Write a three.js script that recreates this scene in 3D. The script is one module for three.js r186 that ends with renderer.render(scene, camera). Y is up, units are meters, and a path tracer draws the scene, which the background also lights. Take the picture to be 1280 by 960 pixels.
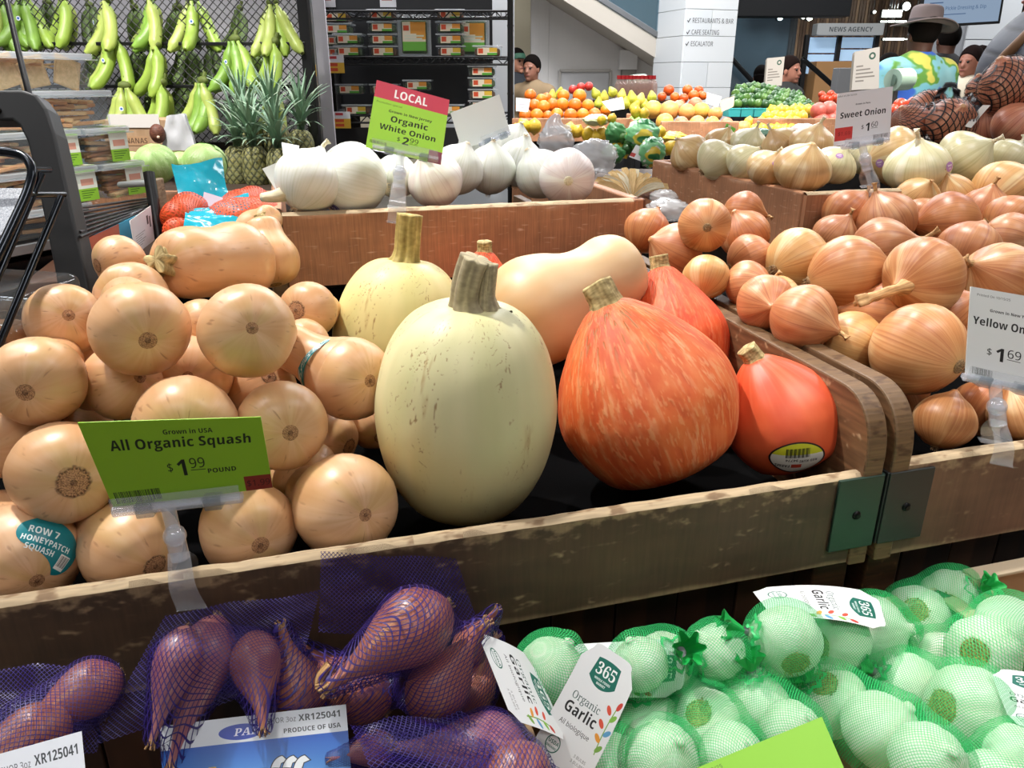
import * as THREE from 'three';
import { RoundedBoxGeometry } from 'three/addons/geometries/RoundedBoxGeometry.js';
import { ImprovedNoise } from 'three/addons/math/ImprovedNoise.js';
import { mergeGeometries, mergeVertices, toCreasedNormals } from 'three/addons/utils/BufferGeometryUtils.js';
import { RectAreaLightUniformsLib } from 'three/addons/lights/RectAreaLightUniformsLib.js';

// ---------------------------------------------------------------- camera, lights, exposure
const scene = new THREE.Scene();
const renderer = new THREE.WebGLRenderer({ antialias: true });
renderer.toneMapping = THREE.LinearToneMapping;
renderer.toneMappingExposure = 0.70;
renderer.shadowMap.enabled = true;
RectAreaLightUniformsLib.init();
scene.background = new THREE.Color(0x0a0a0c);
const PITCH = THREE.MathUtils.degToRad(21.6), FOCAL = 960, EYE = new THREE.Vector3(0, 1.45, 0);
const camera = new THREE.PerspectiveCamera(2 * Math.atan(480 / FOCAL) * 180 / Math.PI, 4 / 3, 0.05, 60);
camera.position.copy(EYE);
camera.rotation.set(-PITCH, 0, 0);
scene.add(camera);
const CEIL = 3.7;
function areaLight(x, y, z, w, h, k, col = 0xf7f9ff, look = [x, 0, z]) {   // an unseen ceiling panel's own light
  const l = new THREE.RectAreaLight(col, k, w, h);
  l.position.set(x, y, z); l.lookAt(...look); scene.add(l); return l;
}
function spotLight(x, y, z, tx, ty, tz, k, deg, pen = 0.5, col = 0xfffcf6, rad = 2) {
  const l = new THREE.SpotLight(col, k, 0, deg * Math.PI / 180, pen, 2);
  l.position.set(x, y, z); l.target.position.set(tx, ty, tz); scene.add(l, l.target);
  l.castShadow = true; l.shadow.radius = rad; l.shadow.mapSize.set(1024, 1024); l.shadow.camera.near = 0.1; l.shadow.camera.far = 8;
  return l;
}
// unseen ceiling panels, placed to light the whole shop (see unseen_light_panel in the structure part) : [x, z, width, depth, strength]
const UNSEEN_PANELS = [[-1.9, -0.6, 1.2, 0.5, 16], [1.9, -0.6, 1.2, 0.5, 16], [0, -4.4, 2.4, 0.6, 26], [-2.6, -2.4, 1.6, 0.6, 26], [3.2, -3.6, 1.8, 0.6, 26], [0, 1.4, 2.4, 0.5, 8], [1.6, -6.6, 3, 0.6, 28], [0.2, -7.0, 1.6, 0.6, 30], [6, -8, 2, 0.6, 22], [3.2, -10, 2.4, 0.6, 26]];
for (const [x, z, w, d, k] of UNSEEN_PANELS) areaLight(x, CEIL - 0.065, z, w, d, k);
// unseen track spots, placed to light the produce, bananas and crackers : [from, to, strength, half angle]
const UNSEEN_SPOTS = [[-0.95, CEIL - 0.32, -1.25, -0.1, 1.1, -0.85, 32, 16], [0.35, CEIL - 0.32, -1.9, 0.75, 1.2, -1.15, 26, 16], [-0.1, CEIL - 0.32, -2.2, 0.0, 1.25, -1.45, 22, 14], [0.9, CEIL - 0.32, -0.1, 0.55, 0.9, -0.6, 12, 14], [0.1, CEIL - 0.32, -2.6, 0.3, 1.2, -3.6, 48, 24], [1.7, CEIL - 0.32, -2.6, 1.2, 1.2, -3.6, 48, 24], [-1.5, CEIL - 0.32, -1.9, -1.5, 1.4, -3.2, 44, 22], [0.1, CEIL - 0.32, -0.5, -1.05, 1.4, -1.1, 44, 13]];
for (const [x, y, z, a, b, c, k, deg] of UNSEEN_SPOTS) spotLight(x, y, z, a, b, c, k, deg);

// ---------------------------------------------------------------- helpers
const V3 = THREE.Vector3, PI = Math.PI, TAU = PI * 2;
const v3 = (x, y, z) => new V3(x, y, z);
const clamp = (x, a = 0, b = 1) => Math.min(b, Math.max(a, x));
const lerp = (a, b, t) => a + (b - a) * t;
const sstep = (a, b, x) => { const t = clamp((x - a) / (b - a)); return t * t * (3 - 2 * t); };
function rng(seed) { let s = seed >>> 0; return () => { s = (s + 0x6d2b79f5) >>> 0; let t = Math.imul(s ^ (s >>> 15), 1 | s); t = (t + Math.imul(t ^ (t >>> 7), 61 | t)) ^ t; return ((t ^ (t >>> 14)) >>> 0) / 4294967296; }; }
const noiseGen = new ImprovedNoise();
const nz = (x, y, z) => noiseGen.noise(x + 37.13, y + 11.7, z + 5.31);
const fbm = (x, y, z, o = 4) => { let a = 0, k = 1, s = 0; for (let i = 0; i < o; i++) { a += k * nz(x, y, z); s += k; k *= 0.5; x *= 2.03; y *= 2.01; z *= 2.02; } return a / s; };
const cosP = Math.cos(PITCH), sinP = Math.sin(PITCH);
const ray = (px, py) => { const x = (px - 640) / FOCAL, y = (480 - py) / FOCAL; return v3(x, y * cosP - sinP, -cosP - y * sinP); };
const at = (px, py, t) => ray(px, py).multiplyScalar(t).add(EYE);          // a point t metres ahead
// the produce stand's own frame: s along the front rim, h up, l back from the rim
const STAND_YAW = 0.2703, RX = Math.cos(STAND_YAW), RZ = -Math.sin(STAND_YAW), CORNER = v3(0.393, 1.061, -0.728);
const stand = (s, h, l) => v3(CORNER.x + RX * s + RZ * l, CORNER.y + h, CORNER.z + RZ * s - RX * l);
const depthL = (px, py, l) => { const d = ray(px, py), k = CORNER.x * RZ - CORNER.z * -RX; return (l + RZ * CORNER.x - RX * CORNER.z) / (RZ * d.x - RX * d.z); };
const atL = (px, py, l) => at(px, py, depthL(px, py, l));
const facing = (px, py, x, y, z) => {                                        // a direction seen from the eye: x right, y up, z towards the eye
  const w = ray(px, py).normalize().negate(), r = v3(0, 1, 0).cross(w).normalize(), u = w.clone().cross(r);
  return r.multiplyScalar(x).add(u.multiplyScalar(y)).add(w.multiplyScalar(z)).normalize();
};
const used = {};
function numbered(n) { const k = used[n] = (used[n] ?? -1) + 1; return k ? n + '_' + String(k).padStart(3, '0') : n; }
function thing(name, label, category, group, pos) {
  const o = new THREE.Group(); o.name = numbered(name); o.userData = { label, category }; if (group) o.userData.group = group;
  if (pos) o.position.copy(pos); scene.add(o); return o;
}
function shade(m) { m.castShadow = m.receiveShadow = true; return m; }
function part(parent, name, geo, mat) { const m = shade(new THREE.Mesh(geo, mat)); m.name = name; parent.add(m); return m; }
function solo(name, label, category, group, geo, mat) { const m = shade(new THREE.Mesh(geo, mat)); m.name = numbered(name); m.userData = { label, category }; if (group) m.userData.group = group; scene.add(m); return m; }
function struct(name, geo, mat, parent) { const m = shade(new THREE.Mesh(geo, mat)); m.name = parent ? name : numbered(name); if (!parent) m.userData.kind = 'structure'; (parent || scene).add(m); return m; }
function copyOf(o, label, group) { const c = o.clone(); c.name = numbered(o.name.replace(/_\d{3}$/, '')); c.userData = { ...o.userData }; if (label) c.userData.label = label; if (group) c.userData.group = group; scene.add(c); return c; }
const NTH = ['first', 'second', 'third', 'fourth', 'fifth', 'sixth', 'seventh', 'eighth', 'ninth', 'tenth', 'eleventh', 'twelfth', 'thirteenth', 'fourteenth', 'fifteenth', 'sixteenth'];
// names each of a pile by its row and its place in that row, counted from a thing one can find
function rowLabels(list, noun, from, gap) {
  const order = list.map((q, i) => i).sort((a, b) => list[b][1] - list[a][1]), rows = []; let last = 1e9;
  for (const i of order) { if (!rows.length || rows[rows.length - 1].y - list[i][1] > gap) rows.push({ y: list[i][1], ids: [] }); rows[rows.length - 1].ids.push(i); }
  const out = []; rows.forEach((r, k) => { r.ids.sort((a, b) => list[a][0] - list[b][0]).forEach((i, n) => { out[i] = NTH[n] + ' ' + noun + ' from the ' + from + (rows.length < 2 ? '' : k === 0 ? ' in the lowest row' : k === rows.length - 1 ? ' in the topmost row' : ' in the ' + NTH[k] + ' row up'); }); });
  return out;
}
// --- textures
function tex(w, h, fn, { srgb = true, rep } = {}) {
  const d = new Uint8Array(w * h * 4);
  for (let y = 0; y < h; y++) for (let x = 0; x < w; x++) { const c = fn((x + 0.5) / w, (y + 0.5) / h), i = (y * w + x) * 4; d[i] = clamp(c[0], 0, 255); d[i + 1] = clamp(c[1], 0, 255); d[i + 2] = clamp(c[2], 0, 255); d[i + 3] = 255; }
  const t = new THREE.DataTexture(d, w, h); t.magFilter = t.minFilter = THREE.LinearFilter; t.wrapS = t.wrapT = THREE.RepeatWrapping;
  if (srgb) t.colorSpace = THREE.SRGBColorSpace; if (rep) t.repeat.set(...rep); t.needsUpdate = true; return t;
}
function paint(w, h, draw, srgb = true) {
  const c = document.createElement('canvas'); c.width = w; c.height = h; const g = c.getContext('2d'); draw(g, w, h);
  const t = new THREE.CanvasTexture(c); if (srgb) t.colorSpace = THREE.SRGBColorSpace; t.wrapS = t.wrapT = THREE.ClampToEdgeWrapping; return t;
}
const mix3 = (a, b, t) => [lerp(a[0], b[0], t), lerp(a[1], b[1], t), lerp(a[2], b[2], t)];
const std = (color, roughness = 0.6, o = {}) => new THREE.MeshStandardMaterial({ color, roughness, ...o });
const phys = (o) => new THREE.MeshPhysicalMaterial(o);
const mapped = (map, roughness = 0.5, o = {}) => new THREE.MeshPhysicalMaterial({ map, roughness, ...o });
// --- geometry
function grid(nu, nv, fn, wrapU = true, flip = false) {       // fn(u, v) -> [x, y, z]; u wraps with a shared seam normal
  const p = [], uv = [], ix = [];
  for (let j = 0; j <= nv; j++) for (let i = 0; i <= nu; i++) { const c = fn(i / nu, j / nv); p.push(c[0], c[1], c[2]); uv.push(i / nu, j / nv); }
  const W = nu + 1;
  for (let j = 0; j < nv; j++) for (let i = 0; i < nu; i++) { const a = j * W + i, b = a + 1, c = a + W, d = c + 1; if (flip) ix.push(a, c, b, b, c, d); else ix.push(a, b, c, b, d, c); }
  const g = new THREE.BufferGeometry(); g.setAttribute('position', new THREE.Float32BufferAttribute(p, 3)); g.setAttribute('uv', new THREE.Float32BufferAttribute(uv, 2)); g.setIndex(ix); g.computeVertexNormals();
  if (wrapU) {
    const n = g.attributes.normal;
    for (let j = 0; j <= nv; j++) { const a = j * W, b = a + nu; const x = n.getX(a) + n.getX(b), y = n.getY(a) + n.getY(b), z = n.getZ(a) + n.getZ(b), l = Math.hypot(x, y, z) || 1; n.setXYZ(a, x / l, y / l, z / l); n.setXYZ(b, x / l, y / l, z / l); }
    for (const j of [0, nv]) { let x = 0, y = 0, z = 0; for (let i = 0; i < nu; i++) { x += n.getX(j * W + i); y += n.getY(j * W + i); z += n.getZ(j * W + i); } const l = Math.hypot(x, y, z); if (l > 0.3 * nu) for (let i = 0; i <= nu; i++) n.setXYZ(j * W + i, x / l, y / l, z / l); }
  }
  return g;
}
// profile [[radius, y] ...] bottom to top through a smooth curve, with a ripple(theta, v) on the radius
function turned(profile, nu = 40, nv = 28, ripple) {
  const c = new THREE.SplineCurve(profile.map((q) => new THREE.Vector2(q[0], q[1])));
  return grid(nu, nv, (u, v) => { const q = c.getPoint(v), a = u * TAU, [k, dy] = ripple ? [].concat(ripple(a, v)) : [1, 0], r = Math.max(q.x, 0) * k; return [Math.cos(a) * r, q.y + (dy || 0), -Math.sin(a) * r]; });
}
function sweep(pts, radius, nt = 24, nu = 10, closed = false, capped = true) {   // radius(t, theta) or number
  const c = pts.isCurve ? pts : new THREE.CatmullRomCurve3(pts, closed), f = c.computeFrenetFrames(nt, closed);
  const R = typeof radius === 'function' ? radius : () => radius, P = [];
  for (let j = 0; j <= nt; j++) P.push(c.getPointAt(j / nt));
  const ends = capped && !closed;
  return grid(nu, nt + (ends ? 2 : 0), (u, v) => {
    let j = Math.round(v * (nt + (ends ? 2 : 0))), k = 1;
    if (ends) { if (j === 0 || j === nt + 2) k = 0; j = clamp(j - 1, 0, nt); }
    const a = u * TAU, r = R(j / nt, a) * k, n = f.normals[j], b = f.binormals[j], o = P[j];
    return [o.x + r * (Math.cos(a) * n.x + Math.sin(a) * b.x), o.y + r * (Math.cos(a) * n.y + Math.sin(a) * b.y), o.z + r * (Math.cos(a) * n.z + Math.sin(a) * b.z)];
  });
}
function rod(a, b, r, n = 6, r2 = r) {
  const d = b.clone().sub(a), g = new THREE.CylinderGeometry(r2, r, d.length(), n, 1); g.translate(0, d.length() / 2, 0);
  g.applyQuaternion(new THREE.Quaternion().setFromUnitVectors(v3(0, 1, 0), d.normalize())); g.translate(a.x, a.y, a.z); return g;
}
const merged = (list) => mergeGeometries(list.map((g) => { let q = g.index ? g.toNonIndexed() : g; for (const k of Object.keys(q.attributes)) if (!['position', 'normal', 'uv'].includes(k)) q.deleteAttribute(k); return q; }));
const box = (w, h, d, x = 0, y = 0, z = 0, r = 0.0015, seg = 1) => { const g = r ? new RoundedBoxGeometry(w, h, d, seg, Math.min(r, w / 2.01, h / 2.01, d / 2.01)) : new THREE.BoxGeometry(w, h, d); g.translate(x, y, z); return g; };
function metric(g, k = 1) {                                        // uv in metres by the face's main axis
  const q = g.index ? g.toNonIndexed() : g, p = q.attributes.position, n = q.attributes.normal, uv = [];
  for (let i = 0; i < p.count; i++) { const a = Math.abs(n.getX(i)), b = Math.abs(n.getY(i)), c = Math.abs(n.getZ(i)); if (a >= b && a >= c) uv.push(p.getZ(i) * k, p.getY(i) * k); else if (b >= c) uv.push(p.getX(i) * k, p.getZ(i) * k); else uv.push(p.getX(i) * k, p.getY(i) * k); }
  q.setAttribute('uv', new THREE.Float32BufferAttribute(uv, 2)); return q;
}
// a sheet through four corners (top left, top right, bottom right, bottom left) with real thickness; bend(u, v) bows it along its normal
function sheet(c, th = 0.0008, bend, n = 8) {
  const nrm = c[1].clone().sub(c[0]).cross(c[3].clone().sub(c[0])).normalize().negate();
  const P = (u, v, o) => { const a = c[3].clone().lerp(c[2], u), b = c[0].clone().lerp(c[1], u); return a.lerp(b, v).addScaledVector(nrm, o + (bend ? bend(u, v) : 0)).toArray(); };
  const f = grid(n, n, (u, v) => P(u, v, th / 2), false), k = grid(n, n, (u, v) => P(u, v, -th / 2), false, true);
  const rim = grid(4 * n, 1, (u, v) => { const q = (u * 4) % 4, e = Math.floor(q + 1e-9), w = q - e; const [x, y] = [[w, 0], [1, w], [1 - w, 1], [0, 1 - w]][e % 4]; return P(x, y, v ? -th / 2 : th / 2); }, false, true);
  return { front: f, back: merged([k, rim]), normal: nrm };
}
const corners = (list) => list.map(([x, y, t]) => at(x, y, t));
function printed(parent, name, c, frontMat, backMat, th, bend) {      // a printed card: the printed face and its plain back are one part
  const s = sheet(c, th, bend), g = mergeGeometries([merged([s.front]), s.back], true);
  return part(parent, name, g, [frontMat, backMat]);
}
// --- signed distance shapes joined smoothly and meshed with surface nets
const smin = (a, b, k) => { const h = Math.max(k - Math.abs(a - b), 0) / k; return Math.min(a, b) - h * h * k * 0.25; };
function capsule(p, a, b, ra, rb) { const bx = b.x - a.x, by = b.y - a.y, bz = b.z - a.z, px = p.x - a.x, py = p.y - a.y, pz = p.z - a.z, L = bx * bx + by * by + bz * bz, t = L ? clamp((px * bx + py * by + pz * bz) / L) : 0; return Math.hypot(px - bx * t, py - by * t, pz - bz * t) - lerp(ra, rb, t); }
function nets(f, lo, hi, cell, uvFn) {
  const nx = Math.ceil((hi.x - lo.x) / cell) + 1, ny = Math.ceil((hi.y - lo.y) / cell) + 1, nzz = Math.ceil((hi.z - lo.z) / cell) + 1;
  const F = new Float32Array(nx * ny * nzz), p = v3(0, 0, 0), id = (i, j, k) => (k * ny + j) * nx + i;
  for (let k = 0; k < nzz; k++) for (let j = 0; j < ny; j++) for (let i = 0; i < nx; i++) F[id(i, j, k)] = f(p.set(lo.x + i * cell, lo.y + j * cell, lo.z + k * cell));
  const vid = new Int32Array(nx * ny * nzz).fill(-1), pos = [], ix = [];
  for (let k = 0; k < nzz - 1; k++) for (let j = 0; j < ny - 1; j++) for (let i = 0; i < nx - 1; i++) {
    let n = 0, x = 0, y = 0, z = 0;
    const E = (i0, j0, k0, i1, j1, k1) => { const a = F[id(i + i0, j + j0, k + k0)], b = F[id(i + i1, j + j1, k + k1)]; if ((a < 0) !== (b < 0)) { const t = a / (a - b); x += i0 + (i1 - i0) * t; y += j0 + (j1 - j0) * t; z += k0 + (k1 - k0) * t; n++; } };
    for (let a = 0; a < 2; a++) for (let b = 0; b < 2; b++) { E(0, a, b, 1, a, b); E(a, 0, b, a, 1, b); E(a, b, 0, a, b, 1); }
    if (n) { vid[id(i, j, k)] = pos.length / 3; pos.push(lo.x + (i + x / n) * cell, lo.y + (j + y / n) * cell, lo.z + (k + z / n) * cell); }
  }
  const quad = (a, b, c, d, fl) => { if (a < 0 || b < 0 || c < 0 || d < 0) return; if (fl) ix.push(a, b, c, a, c, d); else ix.push(a, c, b, a, d, c); };
  for (let k = 1; k < nzz - 1; k++) for (let j = 1; j < ny - 1; j++) for (let i = 1; i < nx - 1; i++) {
    const o = F[id(i, j, k)] < 0;
    if (o !== (F[id(i + 1, j, k)] < 0)) quad(vid[id(i, j - 1, k - 1)], vid[id(i, j, k - 1)], vid[id(i, j, k)], vid[id(i, j - 1, k)], o);
    if (o !== (F[id(i, j + 1, k)] < 0)) quad(vid[id(i - 1, j, k - 1)], vid[id(i - 1, j, k)], vid[id(i, j, k)], vid[id(i, j, k - 1)], o);
    if (o !== (F[id(i, j, k + 1)] < 0)) quad(vid[id(i - 1, j - 1, k)], vid[id(i, j - 1, k)], vid[id(i, j, k)], vid[id(i - 1, j, k)], o);
  }
  const g = new THREE.BufferGeometry(); g.setAttribute('position', new THREE.Float32BufferAttribute(pos, 3));
  const uv = []; for (let i = 0; i < pos.length; i += 3) { const q = uvFn ? uvFn(p.set(pos[i], pos[i + 1], pos[i + 2])) : [pos[i], pos[i + 1]]; uv.push(q[0], q[1]); }
  g.setAttribute('uv', new THREE.Float32BufferAttribute(uv, 2)); g.setIndex(ix); g.computeVertexNormals(); return g;
}
const UP = v3(0, 1, 0);
const turnTo = (axis, roll = 0) => new THREE.Quaternion().setFromUnitVectors(UP, axis).multiply(new THREE.Quaternion().setFromAxisAngle(UP, roll));
const M = {};
M.clear = phys({ color: 0xf4f8fb, roughness: 0.08, transmission: 1, thickness: 0, ior: 1.49 });
M.clearDim = phys({ color: 0xd8dde0, roughness: 0.16, transmission: 0.9, thickness: 0, ior: 1.49 });
M.black = std(0x0d0d0f, 0.35);
M.blackMatte = std(0x101012, 0.7);
M.white = std(0xe8e8e6, 0.6);
M.card = std(0xf6f8f4, 0.55);
M.steel = std(0x8a8d90, 0.35, { metalness: 0.9 });

// ---------------------------------------------------------------- the shop around the stand
const T = {};
T.plaster = tex(128, 128, (u, v) => { const n = fbm(u * 6, v * 6, 1) * 6; return [222 + n, 220 + n, 217 + n]; });
T.floor = tex(256, 256, (u, v) => { const n = fbm(u * 12, v * 12, 4) * 22 + fbm(u * 60, v * 60, 9, 2) * 14; return [128 + n, 124 + n, 119 + n]; });
M.plaster = mapped(T.plaster, 0.85);
M.wallShade = std(0xc9c4bb, 0.85);
M.beige = std(0xc8bfa6, 0.85);
M.darkWall = std(0x2a2522, 0.8);
M.slat = std(0x4a3528, 0.6);
M.floor = mapped(T.floor, 0.45);
M.glow = phys({ color: 0xffffff, emissive: 0xfff6ea, emissiveIntensity: 3 });
const X0 = -7, X1 = 10, Z0 = -17, Z1 = 3;
struct('floor', metric(box(X1 - X0, 0.2, Z1 - Z0, (X0 + X1) / 2, -0.1, (Z0 + Z1) / 2, 0)), M.floor);
const ceiling = struct('ceiling', box(X1 - X0, 0.2, Z1 - Z0, (X0 + X1) / 2, CEIL + 0.1, (Z0 + Z1) / 2, 0), std(0xbdb9b3, 0.9));
for (const [x, z, w, d] of UNSEEN_PANELS) { const p = struct('unseen_light_panel', box(w + 0.08, 0.05, d + 0.08, x, CEIL - 0.025, z, 0.005), M.white, ceiling); part(p, 'diffuser', box(w, 0.006, d, x, CEIL - 0.053, z, 0), M.glow); }  // panels out of view, lighting the shop below
for (const [x, y, z, a, b, c] of UNSEEN_SPOTS) {  // spots out of view, aimed at the displays
  const d = v3(a - x, b - y, c - z).normalize(), head = v3(x, y, z).addScaledVector(d, -0.03), back = head.clone().addScaledVector(d, -0.13);
  const lamp = struct('unseen_track_light', merged([rod(back, head, 0.045, 16, 0.05), rod(back, v3(back.x, CEIL, back.z), 0.012, 8)]), M.white, ceiling);
  part(lamp, 'bulb', rod(head.clone().addScaledVector(d, -0.002), head.clone().addScaledVector(d, 0.004), 0.04, 16), M.glow);
}
struct('wall_left', box(0.2, CEIL, Z1 - Z0, X0 - 0.1, CEIL / 2, (Z0 + Z1) / 2, 0), M.plaster);
struct('wall_right', box(0.2, CEIL, Z1 - Z0, X1 + 0.1, CEIL / 2, (Z0 + Z1) / 2, 0), M.plaster);
struct('wall_front', box(X1 - X0, CEIL, 0.2, (X0 + X1) / 2, CEIL / 2, Z1 + 0.1, 0), M.plaster);
struct('wall_back', box(X1 - X0, CEIL, 0.2, (X0 + X1) / 2, CEIL / 2, Z0 - 0.1, 0), M.darkWall);
// white stair wall with the sloping underside of a stair in front of it
{
  const t = 8.6, P = (x, y, k = t) => at(x, y, k), zw = P(740, 60).z;
  const wx = (px) => P(px, 100).x, wy = (py) => P(740, py).y;
  const sw = struct('wall_stair', box(wx(826) - wx(678), 3.4, 0.25, (wx(826) + wx(678)) / 2, 1.7, zw - 0.125, 0), M.plaster);
  const recess = struct('service_hatch', merged([box(wx(764) - wx(700), 0.03, 0.06, wx(732), wy(88), zw + 0.03), box(0.03, 1.2, 0.06, wx(700), wy(88) - 0.6, zw + 0.03), box(0.03, 1.2, 0.06, wx(764), wy(88) - 0.6, zw + 0.03)]), std(0xb5b2ac, 0.7), sw);
  part(recess, 'panel', box(wx(764) - wx(700) - 0.03, 1.2, 0.02, wx(732), wy(88) - 0.61, zw + 0.012), std(0xc9cacb, 0.6));
  // sloping soffit: an inclined slab
  const a = v3(wx(672), wy(-14), 0), b = v3(wx(806), wy(66), 0), dx = b.x - a.x, dy = b.y - a.y, L = Math.hypot(dx, dy), ang = Math.atan2(dy, dx);
  const slab = box(L + 0.5, 0.16, 0.9, 0, 0, 0, 0.004); slab.rotateZ(ang); slab.translate((a.x + b.x) / 2, (a.y + b.y) / 2, zw + 0.45);
  struct('trim_stair', slab, std(0xb9b2a6, 0.8));
  const fas = box(L + 0.5, 0.05, 0.04, 0, 0.11, 0.45, 0.004); fas.rotateZ(ang); fas.translate((a.x + b.x) / 2, (a.y + b.y) / 2, zw + 0.45);
  const gl = box(L + 0.5, 0.9, 0.02, 0, 0.56, 0.45, 0); gl.rotateZ(ang); gl.translate((a.x + b.x) / 2, (a.y + b.y) / 2, zw + 0.45);
  const bal = thing('stair_balustrade', 'tinted glass stair balustrade with a steel edge sloping down to the tiled pillar', 'balustrade');
  part(bal, 'rail', fas, M.steel); part(bal, 'glass', gl, phys({ color: 0x9fb9c4, roughness: 0.06, transmission: 0.85, thickness: 0 }));
  struct('wall_upper', box(2.6, 2.4, 0.2, wx(760) + 0.3, 3.0, zw - 1.6, 0), std(0x3c5360, 0.6));
  // left: an opening with a beige inner wall
  const side = struct('wall_inner', box(2.6, 3.5, 0.2, wx(678) - 1.0, 1.75, zw - 1.2, 0), M.beige);
  struct('trim_opening', box(0.2, 3.4, 0.3, wx(678) - 0.03, 1.7, zw - 0.12, 0.005), M.plaster);
  const wb = thing('wall_box', 'small white box mounted on the stair wall above the orange display', 'box', null, v3(wx(784), wy(75), zw));
  part(wb, 'case', box(0.2, 0.2, 0.16, 0, 0, 0.08, 0.008), M.white); part(wb, 'bracket', box(0.16, 0.06, 0.12, 0.02, -0.13, 0.06, 0.004), std(0x9a978f, 0.7));
}
// tiled pillar with the directory lettering
{
  const t = 7.4, c = at(852, 90, t), yaw = 0.33, w = 0.56, sideW = 0.56;
  const pil = new THREE.Group(); pil.name = 'pillar'; pil.userData.kind = 'structure'; pil.position.set(c.x, 0, c.z); pil.rotation.y = yaw; scene.add(pil);
  struct('core', box(w - 0.02, 3.68, sideW - 0.02, w / 2, 1.84, -sideW / 2, 0), std(0x8f8d88, 0.8), pil);
  const white = std(0xd9dcdc, 0.35), white2 = std(0xd3d7d8, 0.35);
  const rows = 16, rh = 3.68 / rows;
  const tile = box(w / 2 - 0.004, rh - 0.004, 0.014, 0, 0, 0, 0.002), wide = box(w - 0.004, rh - 0.004, 0.014, 0, 0, 0, 0.002), sideT = box(0.014, rh - 0.004, sideW - 0.004, 0, 0, 0, 0.002);
  for (let r = 0; r < rows; r++) {
    const y = (r + 0.5) * rh;
    if (r % 2) struct('tile', wide, white, pil).position.set(w / 2, y, 0.002);
    else for (const k of [0.25, 0.75]) struct('tile', tile, k < 0.5 ? white2 : white, pil).position.set(w * k, y, 0.002);
    struct('tile', sideT, white2, pil).position.set(-0.002, y, -sideW / 2);
  }
  const map = paint(512, 300, (g, W, H) => { g.clearRect(0, 0, W, H); g.fillStyle = '#3a3d40'; g.font = '52px sans-serif'; ['RESTAURANTS & BAR', 'CAFE SEATING', 'ESCALATOR'].forEach((s, i) => { g.save(); g.translate(8, 70 + i * 92); g.scale(0.84, 1); g.fillText(s, 58, 0); g.restore(); g.strokeStyle = '#3a3d40'; g.lineWidth = 7; g.beginPath(); g.moveTo(10, 52 + i * 92); g.lineTo(20, 66 + i * 92); g.lineTo(38, 36 + i * 92); g.stroke(); }); });
  const lw = 0.56, l = struct('lettering', new THREE.PlaneGeometry(lw, lw * 300 / 512), new THREE.MeshStandardMaterial({ map, transparent: true, roughness: 0.5 }), pil);
  l.position.set(w / 2 + 0.005, at(875, 42, t).y, 0.0105);
}
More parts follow.
